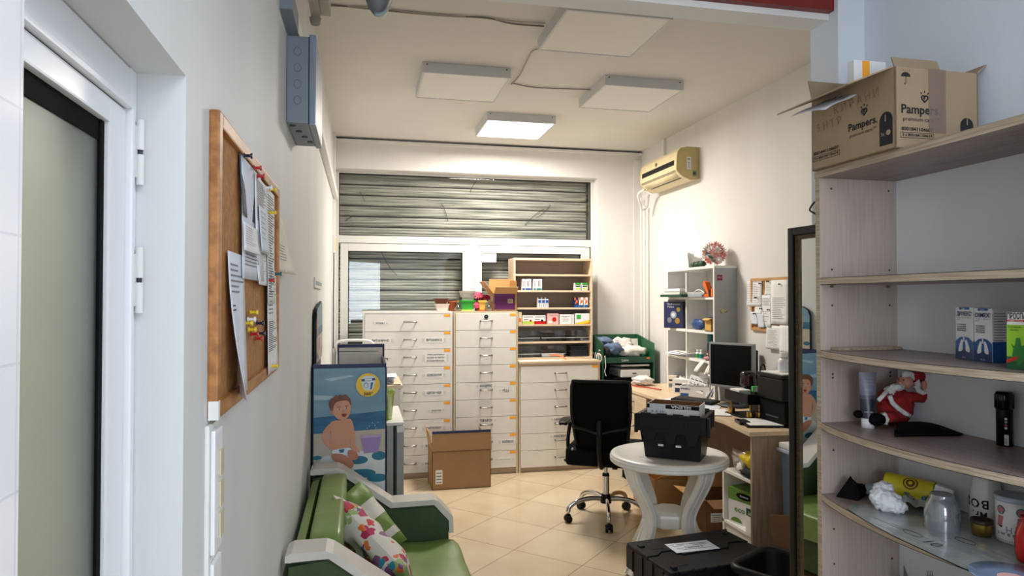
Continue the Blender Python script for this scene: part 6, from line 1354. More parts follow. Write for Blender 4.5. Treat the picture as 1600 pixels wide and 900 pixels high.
def p_pros(b, w_, d, h):
    front(b, 0, w_, 0, h*.78, mat('prospan_green', (150, 200, 50), .4)); front(b, 0, w_, h*.835, h*.87, RED); b.text('ПРОСПАН', (w_*.5, -.0012, h*.93), (1, 0, 0), (0, 0, 1), .02, INK, True, width=w_*.92); b.text('7 mg/ml сироп', (w_*.4, -.0026, h*.852), (1, 0, 0), (0, 0, 1), .006, PAPER)
    front(b, 0, w_, 0, h*.22, mat('prospan_dark', (20, 90, 50), .4), -.002)
    lf = [(.2, .45), (.35, .40), (.42, .55), (.58, .56), (.62, .42), (.85, .44), (.80, .30), (.92, .22), (.70, .16), (.5, .06), (.34, .2), (.24, .24), (.30, .36)]
    b.poly([(x*w_, -.0026, z*h) for x, z in lf], mat('ivy_green', (30, 116, 44), .4)); b.text('за лечение на\nкашлица', (w_*.35, -.0022, h*.72), (1, 0, 0), (0, 0, 1), .007, DGRN, width=w_*.55)
    b.poly([(0, -.0032, h*.10), (w_*.45, -.0032, h*.17), (w_*.48, -.0032, h*.24), (w_*.02, -.0032, h*.16)], RED)
carton('medicine_box', 'green syrup box with an ivy leaf at the right edge of the picture', 'box', 1574, 576, 1612, 580, zs, 488, .045, PAPER, p_pros)
# ---- tube of cream standing on its cap
p = Z(1356, 668, 1.2435); t = thing('cream_tube', 'grey cosmetic tube standing on its white cap beside the plush doll', 'tube', (p.x, p.y, 1.2436))
TG = mat('tube_grey', (108, 108, 126), .35, var=.04); k_ = (p-CAM).dot(_F)/FPX; kc = k_*(p-CAM).dot(_F)/(p-CAM).length
hh = 86*k_; r_ = 11*kc
B().lathe([(0, 0), (r_, 0), (r_*.97, hh*.17), (r_*.9, hh*.175), (0, hh*.175)], (p.x, p.y, 1.2436), PVCG, 28).build('cap', t, 'white cap')
def tf(s, q):
    a = 2*math.pi*s; e = q; rx = r_*(1.12+.22*e); ry = r_*1.12*(1-.93*e); x = rx*math.cos(a); y = ry*math.sin(a); c_, s_ = math.cos(-.45), math.sin(-.45)
    return (p.x+x*c_-y*s_, p.y+x*s_+y*c_, 1.2436+hh*(.18+.82*q))
B().sheet(tf, 32, 12, None, mfn=lambda s, q: mat('tube_dark', (40, 40, 56), .35, var=.03) if q < .38 else (mat('tube_mid', (70, 72, 88), .35) if q < .5 else TG)).build('tube', t)
b = B(); xd = V(math.cos(-.6), math.sin(-.6), 0)
for k, (z_, wd, m) in enumerate(((.92, 1.6, PLG), (.86, 1.3, PLG), (.80, 1.5, PLG), (.70, 1.2, PLG), (.30, 1.2, PAPER2))):
    o_ = V(p.x, p.y, 1.2436+hh*z_)-V(-.56, .83, 0)*0; o2 = o_+V(-.55, -.83, 0)*(r_*1.2)
    b.text('body milk' if k == 4 else 'creme hydratante', o2, xd, (0, 0, 1), .006, m, width=r_*wd)
b.build('print', t)
# ---- plush doll in a red coat
zp = 1.2436
t = thing('plush_doll', 'plush doll in a red coat with white fur trim leaning in the shelf corner', 'plush doll', (1.66, 1.9, zp))
def pt(u, v, y): return Y(u, v, y)
c0 = pt(1399, 634, 1.915); b = B(); b.blob(c0, (.058, .045, .060), REDCL, .08, 2.5, 1, 4, 0); b.build('body', t)
hd_ = pt(1414, 597, 1.90); b = B(); b.blob(hd_, (.024, .024, .022), SKIN, .05, 3, 2, 3)
b.blob(pt(1407, 598, 1.872), (.006, .006, .005), SKIN, 0, 1, 1, 2); b.blob(pt(1412, 594, 1.876), (.0022, .0022, .0022), BLK, 0, 1, 1, 1); b.blob(pt(1404, 593, 1.878), (.0022, .0022, .0022), BLK, 0, 1, 1, 1); b.build('head', t)
b = B(); b.blob(pt(1401, 605, 1.88), (.026, .016, .012), FUR, .2, 5, 3, 3); b.blob(pt(1390, 611, 1.885), (.018, .014, .015), FUR, .2, 5, 5, 3); b.build('beard', t)
b = B(); b.tube([tuple(pt(u, v, 1.89)) for u, v in ((1411, 585), (1422, 584), (1431, 592), (1434, 602), (1430, 608))], .010, FUR, 10); b.build('hat_trim', t)
b = B(); b.tube([tuple(pt(u, v, 1.895)) for u, v in ((1424, 590), (1432, 586), (1441, 588), (1444, 597))], .016, REDCL, 12, rs=[.018, .018, .014, .008]); b.build('hat', t)
b = B(); b.tube([tuple(pt(u, v, 1.89)) for u, v in ((1408, 622), (1425, 620), (1440, 622), (1447, 612))], .02, REDCL, 12, rs=[.018, .017, .016, .012]); b.build('arm', t)
b = B(); b.tube([tuple(pt(u, v, 1.885)) for u, v in ((1433, 608), (1440, 614), (1450, 611))], .009, FUR, 10); b.build('cuff', t)
b = B(); b.blob(pt(1444, 602, 1.885), (.010, .010, .016), SKIN, .1, 3, 3, 2); b.build('hand', t)
b = B(); b.tube([tuple(pt(u, v, 1.885)) for u, v in ((1393, 617), (1383, 618), (1377, 614))], .012, REDCL, 12); b.build('arm', t)
b = B(); b.tube([tuple(pt(u, v, 1.866)) for u, v in ((1390, 618), (1394, 629), (1403, 638), (1413, 645), (1421, 650))], .0075, FUR, 10); b.build('coat_trim', t)
b = B(); b.tube([tuple(pt(u, v, 1.872)) for u, v in ((1386, 611), (1378, 620), (1372, 626))], .007, FUR, 10); b.build('coat_trim', t)
b = B(); b.tube([tuple(pt(u, v, 1.87)) for u, v in ((1398, 652), (1388, 652), (1380, 654))], .017, REDCL, 12); b.build('leg', t)
b = B(); b.tube([tuple(pt(u, v, 1.86)) for u, v in ((1380, 646), (1385, 655), (1382, 663))], .009, FUR, 10); b.build('leg_trim', t)
b = B(); b.blob(pt(1371, 656, 1.86), (.028, .016, .020), BLKM, .08, 2, 3, 3); b.build('boot', t, 'black boot')
b = B(); b.blob(pt(1341, 647, 1.90), (.014, .016, .012), BLKM, .08, 2, 4, 3); b.build('boot', t, 'black boot'); 
# ---- black pouch
q0, q1, q2, q3 = Z(1398, 683, zp), Z(1505, 681, zp), Z(1470, 668, zp), Z(1400, 666, zp)
def pouchf(sg):
    def f(s, q):
        A = q0.lerp(q1, s); D = q3.lerp(q2, s); p_ = A.lerp(D, q); e = (max(0, math.sin(math.pi*s))**.6)*(max(0, math.sin(math.pi*q))**.6)*.5+.5*(max(0, 1-s**3))*(1-abs(2*q-1)**6)
        return (p_.x, p_.y, zp+.001+(.004+.022*e if sg else 0))
    return f
b = B(); b.sheet(pouchf(1), 14, 8, BLKM); b.sheet(lambda s, q: pouchf(0)(1-s, q), 14, 8, BLKM)
for ed in ((lambda s: (s, 0)), (lambda s: (1-s, 1))):
    pass
b.tube([pouchf(1)(s/14, 0) for s in range(15)]+[pouchf(1)(1, q/6) for q in range(7)]+[pouchf(1)(1-s/14, 1) for s in range(15)]+[pouchf(1)(0, 1-q/6) for q in range(7)], .0018, BLK, 6, closed=False)
b.thing('leather_pouch', 'flat black zipped pouch lying in front of the plush doll', 'pouch')
# ---- black torch
p = Z(1570, 696, zp); t = thing('torch', 'black cylindrical torch with white print standing on the doll shelf', 'torch', (p.x, p.y, zp))
k_ = (p-CAM).dot(_F)/FPX; kc = k_*(p-CAM).dot(_F)/(p-CAM).length; r_ = 14*kc; hh = 84*k_
B().lathe([(0, 0), (r_, 0), (r_, hh*.66), (r_*.98, hh*.68), (0, hh*.68)], (p.x, p.y, zp+.0004), BLK, 28).build('body', t)
b = B(); b.lathe([(0, hh*.681), (r_*1.12, hh*.681), (r_*1.12, hh*.95), (r_*.95, hh), (0, hh)], (p.x, p.y, zp+.0004), BLKG, 28)
for k in range(10): b.cyl((p.x+r_*1.12*math.cos(k*.628), p.y+r_*1.12*math.sin(k*.628), zp+hh*.7), (p.x+r_*1.12*math.cos(k*.628), p.y+r_*1.12*math.sin(k*.628), zp+hh*.95), .0015, .0015, BLK, 6)
b.build('head', t)
b = B(); dn = V(-p.x, -p.y, 0).normalized(); xd = V(-dn.y, dn.x, 0)*1; f0 = V(p.x, p.y, zp)+dn*(r_+.0006)+xd*.003
b.add([f0+xd*-.004+V(0, 0, .004), f0+xd*.006+V(0, 0, .004), f0+xd*.006+V(0, 0, hh*.22), f0+xd*-.004+V(0, 0, hh*.22)], [(0, 1, 2, 3)], PAPER2)
for k in range(8): b.add([f0+dn*.0006+xd*-.003+V(0, 0, .007+.0022*k), f0+dn*.0006+xd*.003+V(0, 0, .007+.0022*k), f0+dn*.0006+xd*.003+V(0, 0, .0078+.0022*k), f0+dn*.0006+xd*-.003+V(0, 0, .0078+.0022*k)], [(0, 1, 2, 3)], INK)
for k in range(4): b.add([f0+xd*(.0035*math.cos(a*.7))+V(0, 0, hh*.34+.0085*k+.0035*math.sin(a*.7)) for a in range(9)], [tuple(range(9))], (PAPER2, RED, PLG, PAPER2)[k])
b.build('print', t)
# ================================================================== THINGS ON THE LOWER SHELF (1.009)
z5 = 1.0094
p = Z(1312, 775, z5)
t = thing('black_cloth', 'small black folded cloth standing like a fin at the left of the lower shelf', 'cloth', (p.x, p.y, z5))
b = B(); A = [Z(1306, 776, z5), Z(1340, 783, z5), Z(1352, 776, z5), Z(1330, 768, z5)]; ap = Y(1329, 743, A[0].y-.02)
b.add([A[0], A[1], A[2], A[3], ap, ap+V(.012, .008, -.012), A[1]+V(.01, .0, .022), A[2]+V(0, 0, .02)], [(0, 1, 4), (1, 6, 5, 4), (1, 2, 7, 6), (2, 3, 7), (3, 0, 4, 5), (3, 5, 6, 7), (0, 3, 2, 1)], BLKM); b.build('fold', t)
B().blob(Z(1345, 772, z5)+V(0, 0, .017), (.016, .018, .017), BLKM, .15, 3, 2, 3).build('bunched_end', t)
p = Z(1390, 800, z5)
b = B(); k_ = (p-CAM).dot(_F)/FPX; kc = k_*(p-CAM).dot(_F)/(p-CAM).length
ctrl = [Y(1380, 764, p.y+.03), Y(1378, 778, p.y+.02), Y(1388, 792, p.y+.0), Y(1402, 800, p.y-.02)]
for i, (c_, rr_) in enumerate(zip(ctrl, ((.030, .026, .022), (.036, .03, .034), (.036, .03, .032), (.028, .024, .022)))): 
    b.blob((c_.x, c_.y, max(c_.z, z5+rr_[2]*1.02)), rr_, mat('tissue_white', (236, 238, 242), .8, var=.02, bump=.4, bscale=30), .15, 2.2, i+3, 4)
b.thing('tissue_bundle', 'crumpled bright white tissue bundle on the lower shelf', 'tissue')
B().blob(Z(1362, 775, z5)+V(0.02, .03, .014), (.03, .03, .014), mat('pale_blue_tissue', (178, 196, 204), .8, bump=.4), .3, 3, 9, 3).thing('tissue_bundle', 'pale blue crumpled tissue behind the bright white one', 'tissue')
# yellow cup lying on its side against the back
t = thing('paper_cup', 'yellow paper cup with a brown round mark lying on its side at the back', 'cup', (1.7, 1.85, z5))
Zc = z5+.042
a = Z(1402, 776, z5); a = V(1.662, 1.915, Zc); c_ = V(1.738, 1.80, Zc-.004)
dirv = (c_-a).normalized(); YC = mat('cup_yellow', (226, 206, 48), .4, var=.02)
b = B(); b.cyl(a, c_, .041, .036, YC, 32, caps=False).cyl(a, a+dirv*.004, .041, .041, YC, 32); b.build('cup', t)
x_, y_ = frame_of(dirv); m_ = a.lerp(c_, .55); dn = (CAM-m_).normalized(); dn = (dn-dirv*dn.dot(dirv)).normalized(); up = dirv.cross(dn)
b = B()
def curved(rad, m, off):
    n = 18; pts = [m_]; 
    P = []
    for k in range(n):
        u_ = rad*math.cos(2*math.pi*k/n); v_ = rad*math.sin(2*math.pi*k/n); ang = v_/.0385
        P.append(m_+dirv*u_+(dn*math.cos(ang-.5)+up*math.sin(ang-.5))*(.0385+off-.0028*(u_/.05)))
    P.append(m_+(dn*math.cos(-.5)+up*math.sin(-.5))*(.0385+off)); b.add(P, [(n, k, (k+1) % n) for k in range(n)], m, True)
curved(.021, mat('mark_brown', (110, 70, 30), .5), .0006); curved(.017, YC, .001); curved(.013, _M['mark_brown'], .0014); curved(.006, YC, .0018); b.build('round_mark', t, 'brown round mark')
# patterned wrapper
TW2 = mat('teal_letters', (36, 140, 146), .5)
t = thing('paper_wrapper', 'crumpled white wrapper printed with teal letters beside the yellow cup', 'wrapper', (1.68, 1.7, z5))
p = Z(1425, 795, z5); e1 = Z(1470, 782, z5)
def wf(s, q):
    A = Z(1405, 793, z5).lerp(Z(1445, 803, z5), q*0+s); D = Z(1428, 778, z5).lerp(Z(1475, 785, z5), s); P_2 = A.lerp(D, q)
    return (P_2.x, P_2.y, z5+.003+.052*q+.014*abs(math.sin(5*s+2*q))+.008*math.sin(9*q+3*s))
B().sheet(wf, 12, 10, mat('wrapper_white', (214, 222, 224), .6, bump=.2), th=.001).build('sheet', t)
b = B()
for s0, q0_, ch, sz in ((.12, .3, 'e', .03), (.3, .12, 'O', .032), (.1, .75, 'f', .022), (.35, .8, 'r', .02), (.75, .35, 'e', .026), (.6, .7, 's', .022), (.88, .75, 'o', .02)):
    P0_ = Vector(wf(s0, q0_)); P1_ = Vector(wf(min(1, s0+.1), q0_)); P2_ = Vector(wf(s0, min(1, q0_+.15))); xd = (P1_-P0_).normalized(); yd = (P2_-P0_); yd = (yd-xd*yd.dot(xd)).normalized()
    b.text(ch, P0_, xd, yd, sz*1.3, TW2, True, off=.006)
b.build('print', t)
for i, (u, v, w_, h_, rz, l) in enumerate(((1452, 790, .055, .045, -30, 'small folded white carton flap among the wrappers'), (1475, 800, .05, .065, -55, 'white folded card standing behind the upturned glass mug'))):
    p = Z(u, v, z5); b = B(); b.box(0, w_, 0, .02, 0, h_, PAPER, .002); b.box(0, w_, .02, .05, h_*.6, h_*.62, PAPER); o = b.thing('folded_card', l, 'card'); o.rotation_euler = (0, R(12 if i else -8), R(rz)); o.location = (p.x+.02, p.y+.03, z5+.008)
p = Z(1445, 800, z5); B().blob((p.x+.02, p.y, z5+.035), (.015, .012, .013), mat('nut_brown', (84, 56, 40), .6), .1, 3, 2, 3).thing('brown_nut', 'small round brown ball between the wrapper and the glass mug', 'ball')
# printed glossy sheet on the shelf front
t = thing('newspaper_sheet', 'glossy grey printed sheet covering the right of the lower shelf and overhanging it', 'sheet', (1.58, 1.5, z5))
NEWS = mat('glossy_print_sheet', (150, 156, 156), .12, var=.18, scale=9, coat=.5)
pts = [(1.452, 1.835), (1.50, 1.87), (1.60, 1.83), (1.77, 1.70), (1.77, 1.28), (1.40, 1.28), (1.402, 1.45), (1.408, 1.60), (1.425, 1.72)]
B().prism(pts, 'z', z5, z5+.0025, NEWS).build('sheet', t); b = B(); b.tube([(x, y, z5+.001) for x, y in ((1.452, 1.835), (1.425, 1.72), (1.408, 1.60), (1.402, 1.45), (1.40, 1.28))], .0016, BLK, 6)
rnd = random.Random(3)
for k in range(26):
    x = 1.43+.012*k; y0_ = 1.75-.25*rnd.random(); b.box(x, x+.0022, y0_-.1-.12*rnd.random(), y0_, z5+.0025, z5+.0029, INKG)
for (x, y) in ((1.47, 1.60), (1.56, 1.52)): b.tube([(x+.014*math.cos(a*.5), y+.03*math.sin(a*.5), z5+.003) for a in range(13)], .0009, DKG, 5, closed=True)
b.text('10', (1.46, 1.52, z5+.0028), (0, -1, 0), (1, 0, 0), .05, DKG); b.build('print', t)
z6 = z5+.003
# upturned ribbed glass mug
p = Z(1472, 826, z6); t = thing('glass_mug', 'clear ribbed glass mug standing upside down', 'mug', (p.x, p.y, z6)); k_ = (p-CAM).dot(_F)/FPX; kc = k_*(p-CAM).dot(_F)/(p-CAM).length; r_ = 30.5*kc; hh = 55*k_
def ribl(prof, n=80, amp=.012):
    P = []; 
    for rr_, zz in prof:
        for i in range(n): a = 2*math.pi*i/n; r2 = rr_*(1+amp*(i % 2)); P.append(V(p.x+r2*math.cos(a), p.y+r2*math.sin(a), z6+zz))
    fs = [(k*n+i, k*n+(i+1) % n, (k+1)*n+(i+1) % n, (k+1)*n+i) for k in range(len(prof)-1) for i in range(n)]
    return P, fs
P, fs = ribl([(r_, 0), (r_*1.01, hh*.1), (r_*.99, hh*.45), (r_*.92, hh*.68), (r_*.76, hh*.84), (r_*.66, hh*.9), (r_*.66, hh*.96), (r_*.62, hh), (r_*.5, hh*.97), (.001, hh*.95)])
b = B(); b.add(P, fs, MUGG, True); P, fs = ribl([(r_*.95, 0), (r_*.95, hh*.4), (r_*.88, hh*.66), (r_*.6, hh*.82), (.001, hh*.83)], amp=0); b.add(P, fs, MUGG, True); b.build('body', t)
b = B(); hx = V(math.cos(.25), -math.sin(.9)*0, 0); hd2 = V(.85, -.5, 0).normalized(); hd2 = V(.9, .2, 0).normalized()
b.tube(smoothpts([tuple(V(p.x, p.y, z6)+hd2*(r_*f_)+V(0, 0, hh*g_)) for f_, g_ in ((.97, .68), (1.25, .66), (1.38, .45), (1.22, .22), (.98, .24))], 5, False), .0045, MUGG, 10); b.build('handle', t)
# white mug upside down, letters inverted
p = Z(1542, 822, z6); p = V(p.x+.02, p.y+.02, z6); t = thing('mug', 'tall white mug standing upside down with inverted black letters', 'mug', (p.x, p.y, z6)); k_ = (p-CAM).dot(_F)/FPX; kc = k_*(p-CAM).dot(_F)/(p-CAM).length; r_ = 29*kc; hh = 75*k_
B().lathe([(r_*.92, 0), (r_, .004), (r_*1.0, hh*.25), (r_*.95, hh*.6), (r_*.80, hh*.9), (r_*.74, hh*.985), (r_*.70, hh), (r_*.66, hh*.985), (0, hh*.97)], p, CERA, 48).build('body', t)
B().lathe([(0, hh*.972), (r_*.655, hh*.986)], p, mat('ceramic_foot_grey', (130, 126, 122), .6), 40).build('foot', t, 'unglazed grey foot')
def ctext(b, s, c, rad, ang0, z_, size, m, inv=False, gap=.004, tilt=0):
    """text wrapped letter by letter round a cylinder"""
    total = 0; w_s = []
    for ch in s:
        w_ = text_mesh(ch, True)[2]*size if ch != ' ' else size*.3
        w_s.append(w_); total += w_+gap
    cur = -total/2
    for ch, w_ in zip(s, w_s):
        mid = cur+w_/2; cur += w_+gap
        if ch == ' ': continue
        a = ang0+(mid/rad)*(-1 if inv else 1); d = V(math.cos(a), math.sin(a), 0); xd = V(-math.sin(a), math.cos(a), 0)*(-1 if inv else 1)
        vv, ff, wd, cx = text_mesh(ch, True); yd = V(0, 0, -1 if inv else 1); sg = 1
        P_3 = []
        for q_ in vv:
            aa = a+((q_.x-cx)*size/rad)*(-1 if inv else 1); P_3.append(V(c.x+(rad+.0006)*math.cos(aa), c.y+(rad+.0006)*math.sin(aa), z_+q_.y*size*yd.z))
        b.add(P_3, ff, m)
fa = math.atan2(-p.y, -p.x)
b = B(); ctext(b, 'BOSS', p, r_*.985, fa-.95, z6+hh*.46, .034, INK, True); ctext(b, 'Mr.', p, r_*1.0, fa-.45, z6+hh*.24, .024, INK, True); b.build('print', t)
# brass tin
p = Z(1534, 836, z6); t = thing('tin_lid', 'small brass coloured jar lid cup with a dark rim', 'tin', (p.x, p.y, z6)); k_ = (p-CAM).dot(_F)/FPX; kc = k_*(p-CAM).dot(_F)/(p-CAM).length; r_ = 19*kc; hh = 25*k_
B().lathe([(0, 0), (r_*.85, 0), (r_*.98, hh*.6), (r_*.98, hh*.75)], p, GOLD, 32).build('body', t); B().lathe([(r_*.99, hh*.751), (r_*1.04, hh*.78), (r_*1.04, hh), (r_*.94, hh), (r_*.93, hh*.4), (0, hh*.4)], p, mat('dark_brown_rim', (54, 44, 36), .4), 32).build('rim', t)
# white jar with a pink bird drawing and pale lid
p = Z(1578, 846, z6); p = V(p.x+.02, p.y, z6); t = thing('lidded_jar', 'white ceramic jar with a pink and teal drawing and a pale blue lid', 'jar', (p.x, p.y, z6)); k_ = (p-CAM).dot(_F)/FPX; kc = k_*(p-CAM).dot(_F)/(p-CAM).length; r_ = 35*kc; hh = 74*k_
B().lathe([(0, 0), (r_*.94, 0), (r_, .004), (r_, hh*.84), (r_*.97, hh*.85), (0, hh*.85)], p, CERA, 48).build('body', t)
B().lathe([(r_*1.0, hh*.852), (r_*1.06, hh*.86), (r_*1.07, hh*.93), (r_*1.03, hh*.96), (r_*.95, hh*.965), (r_*.92, hh*.95), (0, hh*.95)], p, LILAC, 48).build('lid', t, 'pale blue lid')
b = B(); fa = math.atan2(-p.y, -p.x)
def cshape(pts, m, off=.0006):
    b.add([V(p.x+(r_+off)*math.cos(fa+x/r_), p.y+(r_+off)*math.sin(fa+x/r_), z6+z_) for x, z_ in pts], [tuple(range(len(pts)))], m)
PK = mat('drawing_pink', (200, 120, 130), .4); TL = mat('drawing_teal', (70, 130, 140), .4)
for dx in (-.035, .012):
    cshape([(dx+.012*math.cos(a*.5), hh*.68+.012*math.sin(a*.5)) for a in range(12)], TL); cshape([(dx+.008*math.cos(a*.5), hh*.68+.008*math.sin(a*.5)) for a in range(12)], PK, .001)
    cshape([(dx-.008, hh*.56), (dx+.008, hh*.56), (dx+.003, hh*.36), (dx-.012, hh*.33)], PK); cshape([(dx-.01, hh*.34), (dx+.006, hh*.36), (dx+.002, hh*.31)], INK, .001)
cshape([(-.03, hh*.62), (.01, hh*.60), (.01, hh*.64), (-.03, hh*.66)], TL)
ctext(b, 'Home', p, r_, fa+.25, z6+hh*.28, .022, PLG, False); ctext(b, 'sweet', p, r_, fa-.35, z6+hh*.20, .016, INKG, False)
for k in range(26): cshape([(-.06+.0046*k, .004), (-.0585+.0046*k, .004), (-.0585+.0046*k, .009), (-.06+.0046*k, .009)], INKG)
b.build('print', t)
# red vase at the right edge
p = Z(1610, 880, z6); p = V(1.56, 1.292, z6); p = Z(1613, 878, z6); t = thing('vase', 'glossy red ceramic vase cut by the right edge of the picture', 'vase', (p.x, p.y, z6)); k_ = (p-CAM).dot(_F)/FPX; kc = k_*(p-CAM).dot(_F)/(p-CAM).length; r_ = 30*kc; hh = 70*k_
B().lathe([(0, 0), (r_*.85, 0), (r_*.98, hh*.15), (r_, hh*.45), (r_*.9, hh*.7), (r_*.62, hh*.86), (r_*.6, hh*.92), (r_*.70, hh), (r_*.62, hh), (r_*.52, hh*.9), (r_*.5, hh*.5), (0, hh*.45)], p, mat('red_glaze', (196, 16, 18), .12), 40).build('body', t)
# glass cup behind
p = V(1.735, 1.43, z5+.003); t = thing('glass_cup', 'clear glass cup with a dark round print behind the white mug', 'cup', tuple(p))
B().lathe([(0, .002), (.03, .002), (.038, .03), (.042, .09), (.04, .10), (.039, .09), (.035, .03), (0, .008)], p, BOTTG, 32).build('body', t)
b = B(); fa = math.atan2(-p.y, -p.x); b.add([V(p.x+.0415*math.cos(fa+.018*math.cos(a*.5)/.041), p.y+.0415*math.sin(fa+.018*math.cos(a*.5)/.041), p.z+.055+.018*math.sin(a*.5)) for a in range(12)], [tuple(range(12))], _M['mark_brown']); b.build('print', t)
t = thing('glass_plate', 'pale blue printed glass plate overhanging the lower shelf at the right edge', 'plate', (1.45, 1.33, z5))
p = V(1.452, 1.29, z5+.003); B().lathe([(0, .0), (.05, .0), (.085, .006), (.085, .009), (.05, .003), (0, .003)], p, mat('plate_blue', (120, 142, 176), .12, coat=.6), 40).build('plate', t)
b = B(); b.poly([(p.x+.03*math.cos(a*.5), p.y+.03*math.sin(a*.5), p.z+.0036) for a in range(12)], PINKP); b.build('print', t)
# blades standing on the bottom shelf
for i, (u, v, l, n_) in enumerate(((1412, 883, 'pointed knife blade just showing under the lower shelf', 1), (1448, 888, 'fork tips just showing under the lower shelf', 4))):
    p = X(u, v, 1.70 if i == 0 else 1.68)
    t = thing('knife' if i == 0 else 'fork', l, 'cutlery', (p.x, p.y, .717))
    b = B(); b.box(p.x-.006, p.x+.006, p.y-.026, p.y+.003, .7165, .735, BLK, .003); b.build('handle', t); b = B()
    if n_ == 1: b.prism([(p.y-.022, .736), (p.y, .736), (p.y-.0, p.z-.02), (p.y, p.z), (p.y-.014, p.z-.025)], 'x', p.x-.001, p.x+.001, STEEL)
    else:
        b.box(p.x-.001, p.x+.001, p.y-.024, p.y+.0, .736, p.z-.03, STEEL)
        for k in range(4): b.prism([(p.y-.024+.0065*k, p.z-.03), (p.y-.020+.0065*k, p.z-.03), (p.y-.021+.0065*k, p.z-.002*k)], 'x', p.x-.001, p.x+.001, STEEL)
    b.build('blade' if n_ == 1 else 'tines', t)
B().box(1.6, 1.78, 1.45, 1.8, .7155, .7165, PAPER).thing('paper_sheet', 'white sheet lying on the bottom shelf beneath the cutlery', 'paper')
# ================================================================== CARTON ON TOP OF THE SHELF UNIT
KD = mat('kraft_inside', (150, 132, 104), .8); HW = mat('pencil_scrawl', (134, 114, 88), .8)
zt = 2.0775; cw, cdp, ch_ = .284, .362, .232
t = thing('cardboard_box', 'open brown diaper carton with black print on top of the near shelf unit', 'carton', (0, 0, 0)); th = .004
b = B(); b.box(0, cw, 0, th, 0, ch_, CARDK).box(0, cw, cdp-th, cdp, 0, ch_, CARDK).box(0, th, 0, cdp, 0, ch_, CARDK).box(cw-th, cw, 0, cdp, 0, ch_, CARDK).box(0, cw, 0, cdp, 0, th, CARDK); b.build('body', t)
def flap(pts, m, th=.004):
    pts = [Vector(p) for p in pts]; n = (pts[1]-pts[0]).cross(pts[2]-pts[0]).normalized()*th; k = len(pts)
    return B().add(pts+[p+n for p in pts], [tuple(range(k)), tuple(range(2*k-1, k-1, -1))]+[(i, k+i, k+(i+1) % k, (i+1) % k) for i in range(k)], m)
# left long flap folded out and down, far flap standing, right flap out, near flap standing inside
flap([(0, .01, ch_), (0, cdp-.005, ch_), (-.13, cdp-.0, ch_-.052), (-.13, .03, ch_-.052)], CARDK).build('flap', t)
flap([(.0, cdp, ch_), (cw, cdp, ch_), (cw-.01, cdp+.02, ch_+.075), (.0, cdp+.02, ch_+.075)], KD).build('flap', t)
flap([(cw, 0.0, ch_), (cw, cdp, ch_), (cw+.115, cdp-.01, ch_+.085), (cw+.115, .01, ch_+.085)][::-1], CARDK).build('flap', t)
flap([(.01, .008, ch_-.02), (.17, .010, ch_-.02), (.168, .03, ch_+.035), (.012, .03, ch_+.035)], KD).build('flap', t)
# near face print (facing the camera)
b = B(); INKB = INK
def heart(b, cx, cz, s, xd, off):
    pts = []
    for k in range(28):
        a = 2*math.pi*k/28; pts.append((16*math.sin(a)**3/17, (13*math.cos(a)-5*math.cos(2*a)-2*math.cos(3*a)-math.cos(4*a))/17))
    o = Vector(off)
    b.tube([o+Vector(xd)*((cx+px_*s)*1)+V(0, 0, cz+pz*s) for px_, pz in pts], s*.17, INKB, 6, closed=True, flat=1)
    b.tube([o+Vector(xd)*(cx+px_)+V(0, 0, cz+pz) for px_, pz in ((0, -s*.2), (-s*.3, s*.1), (-s*.15, s*.4), (s*.1, s*.2), (0, 0))], s*.10, INKB, 6)
    for a in (50, 90, 130, 20, 160):
        if a in (20, 160): continue
        ca, sa = math.cos(R(a)), math.sin(R(a)); b.tube([o+Vector(xd)*(cx+ca*s*1.35+.0*s)+V(0, 0, cz+sa*s*1.45), o+Vector(xd)*(cx+ca*s*1.8)+V(0, 0, cz+sa*s*1.95)], s*.12, INKB, 6)
def logo(b, cx, cz, w_, xd, off):
    o = Vector(off)+Vector(xd)*cx+V(0, 0, cz)
    b.text('Pampers.', o, xd, (0, 0, 1), w_*.27, INKB, True, width=w_); b.text('premium care™', o+V(0, 0, -w_*.21), xd, (0, 0, 1), w_*.125, INKB, False, width=w_*.92)
def num(b, cx, cz, w_, xd, off):
    o = Vector(off)+Vector(xd)*cx+V(0, 0, cz)
    b.text('8001841104607', o+V(0, 0, .008), xd, (0, 0, 1), .0145, INKB, True, width=w_); b.text('3 x 8001841104614', o+V(0, 0, -.009), xd, (0, 0, 1), .011, INKB, True, width=w_*.94)
    X_ = Vector(xd); h2_ = .0075; b.tube([o+X_*(w_*.52*i)+V(0, 0, -.009+h2_*j) for i, j in ((-1, -1), (1, -1), (1, 1), (-1, 1))], .0006, INKB, 4, closed=True)
def arch(b, cx, cz, w_, h, xd, off, small=False):
    o = Vector(off)+Vector(xd)*cx+V(0, 0, cz); X_ = Vector(xd); n = X_.cross(V(0, 0, 1))*.0006
    b.add([o-X_*w_/2, o+X_*w_/2]+[o+X_*(w_/2*math.cos(R(a)))+V(0, 0, h-w_/2+w_/2*math.sin(R(a))) for a in range(0, 181, 15)], [tuple(range(15))], INKB)
    b.text('1', o+n+V(0, 0, h*.80), xd, (0, 0, 1), w_*.55, CARDK, True, off=.001)
    if not small: b.text('3x', o+n-X_*w_*.22+V(0, 0, h*.34), xd, (0, 0, 1), w_*.28, CARDK, True, off=.001); b.add([o+n*2+X_*(w_*.2+w_*.18*math.cos(k*.6))+V(0, 0, h*.36+w_*.16*math.sin(k*.6)) for k in range(10)], [tuple(range(10))], CARDK)
F0 = (0, -.0008, 0); xd = (1, 0, 0)
logo(b, .085, .112, .132, xd, F0); heart(b, .098, .146, .0115, xd, (0, -.001, 0)); num(b, .072, .048, .107, xd, F0); b.build('front_print', t); b = B()
arch(b, .243, .035, .046, .064, xd, F0, True); b.build('size_mark', t); b = B()
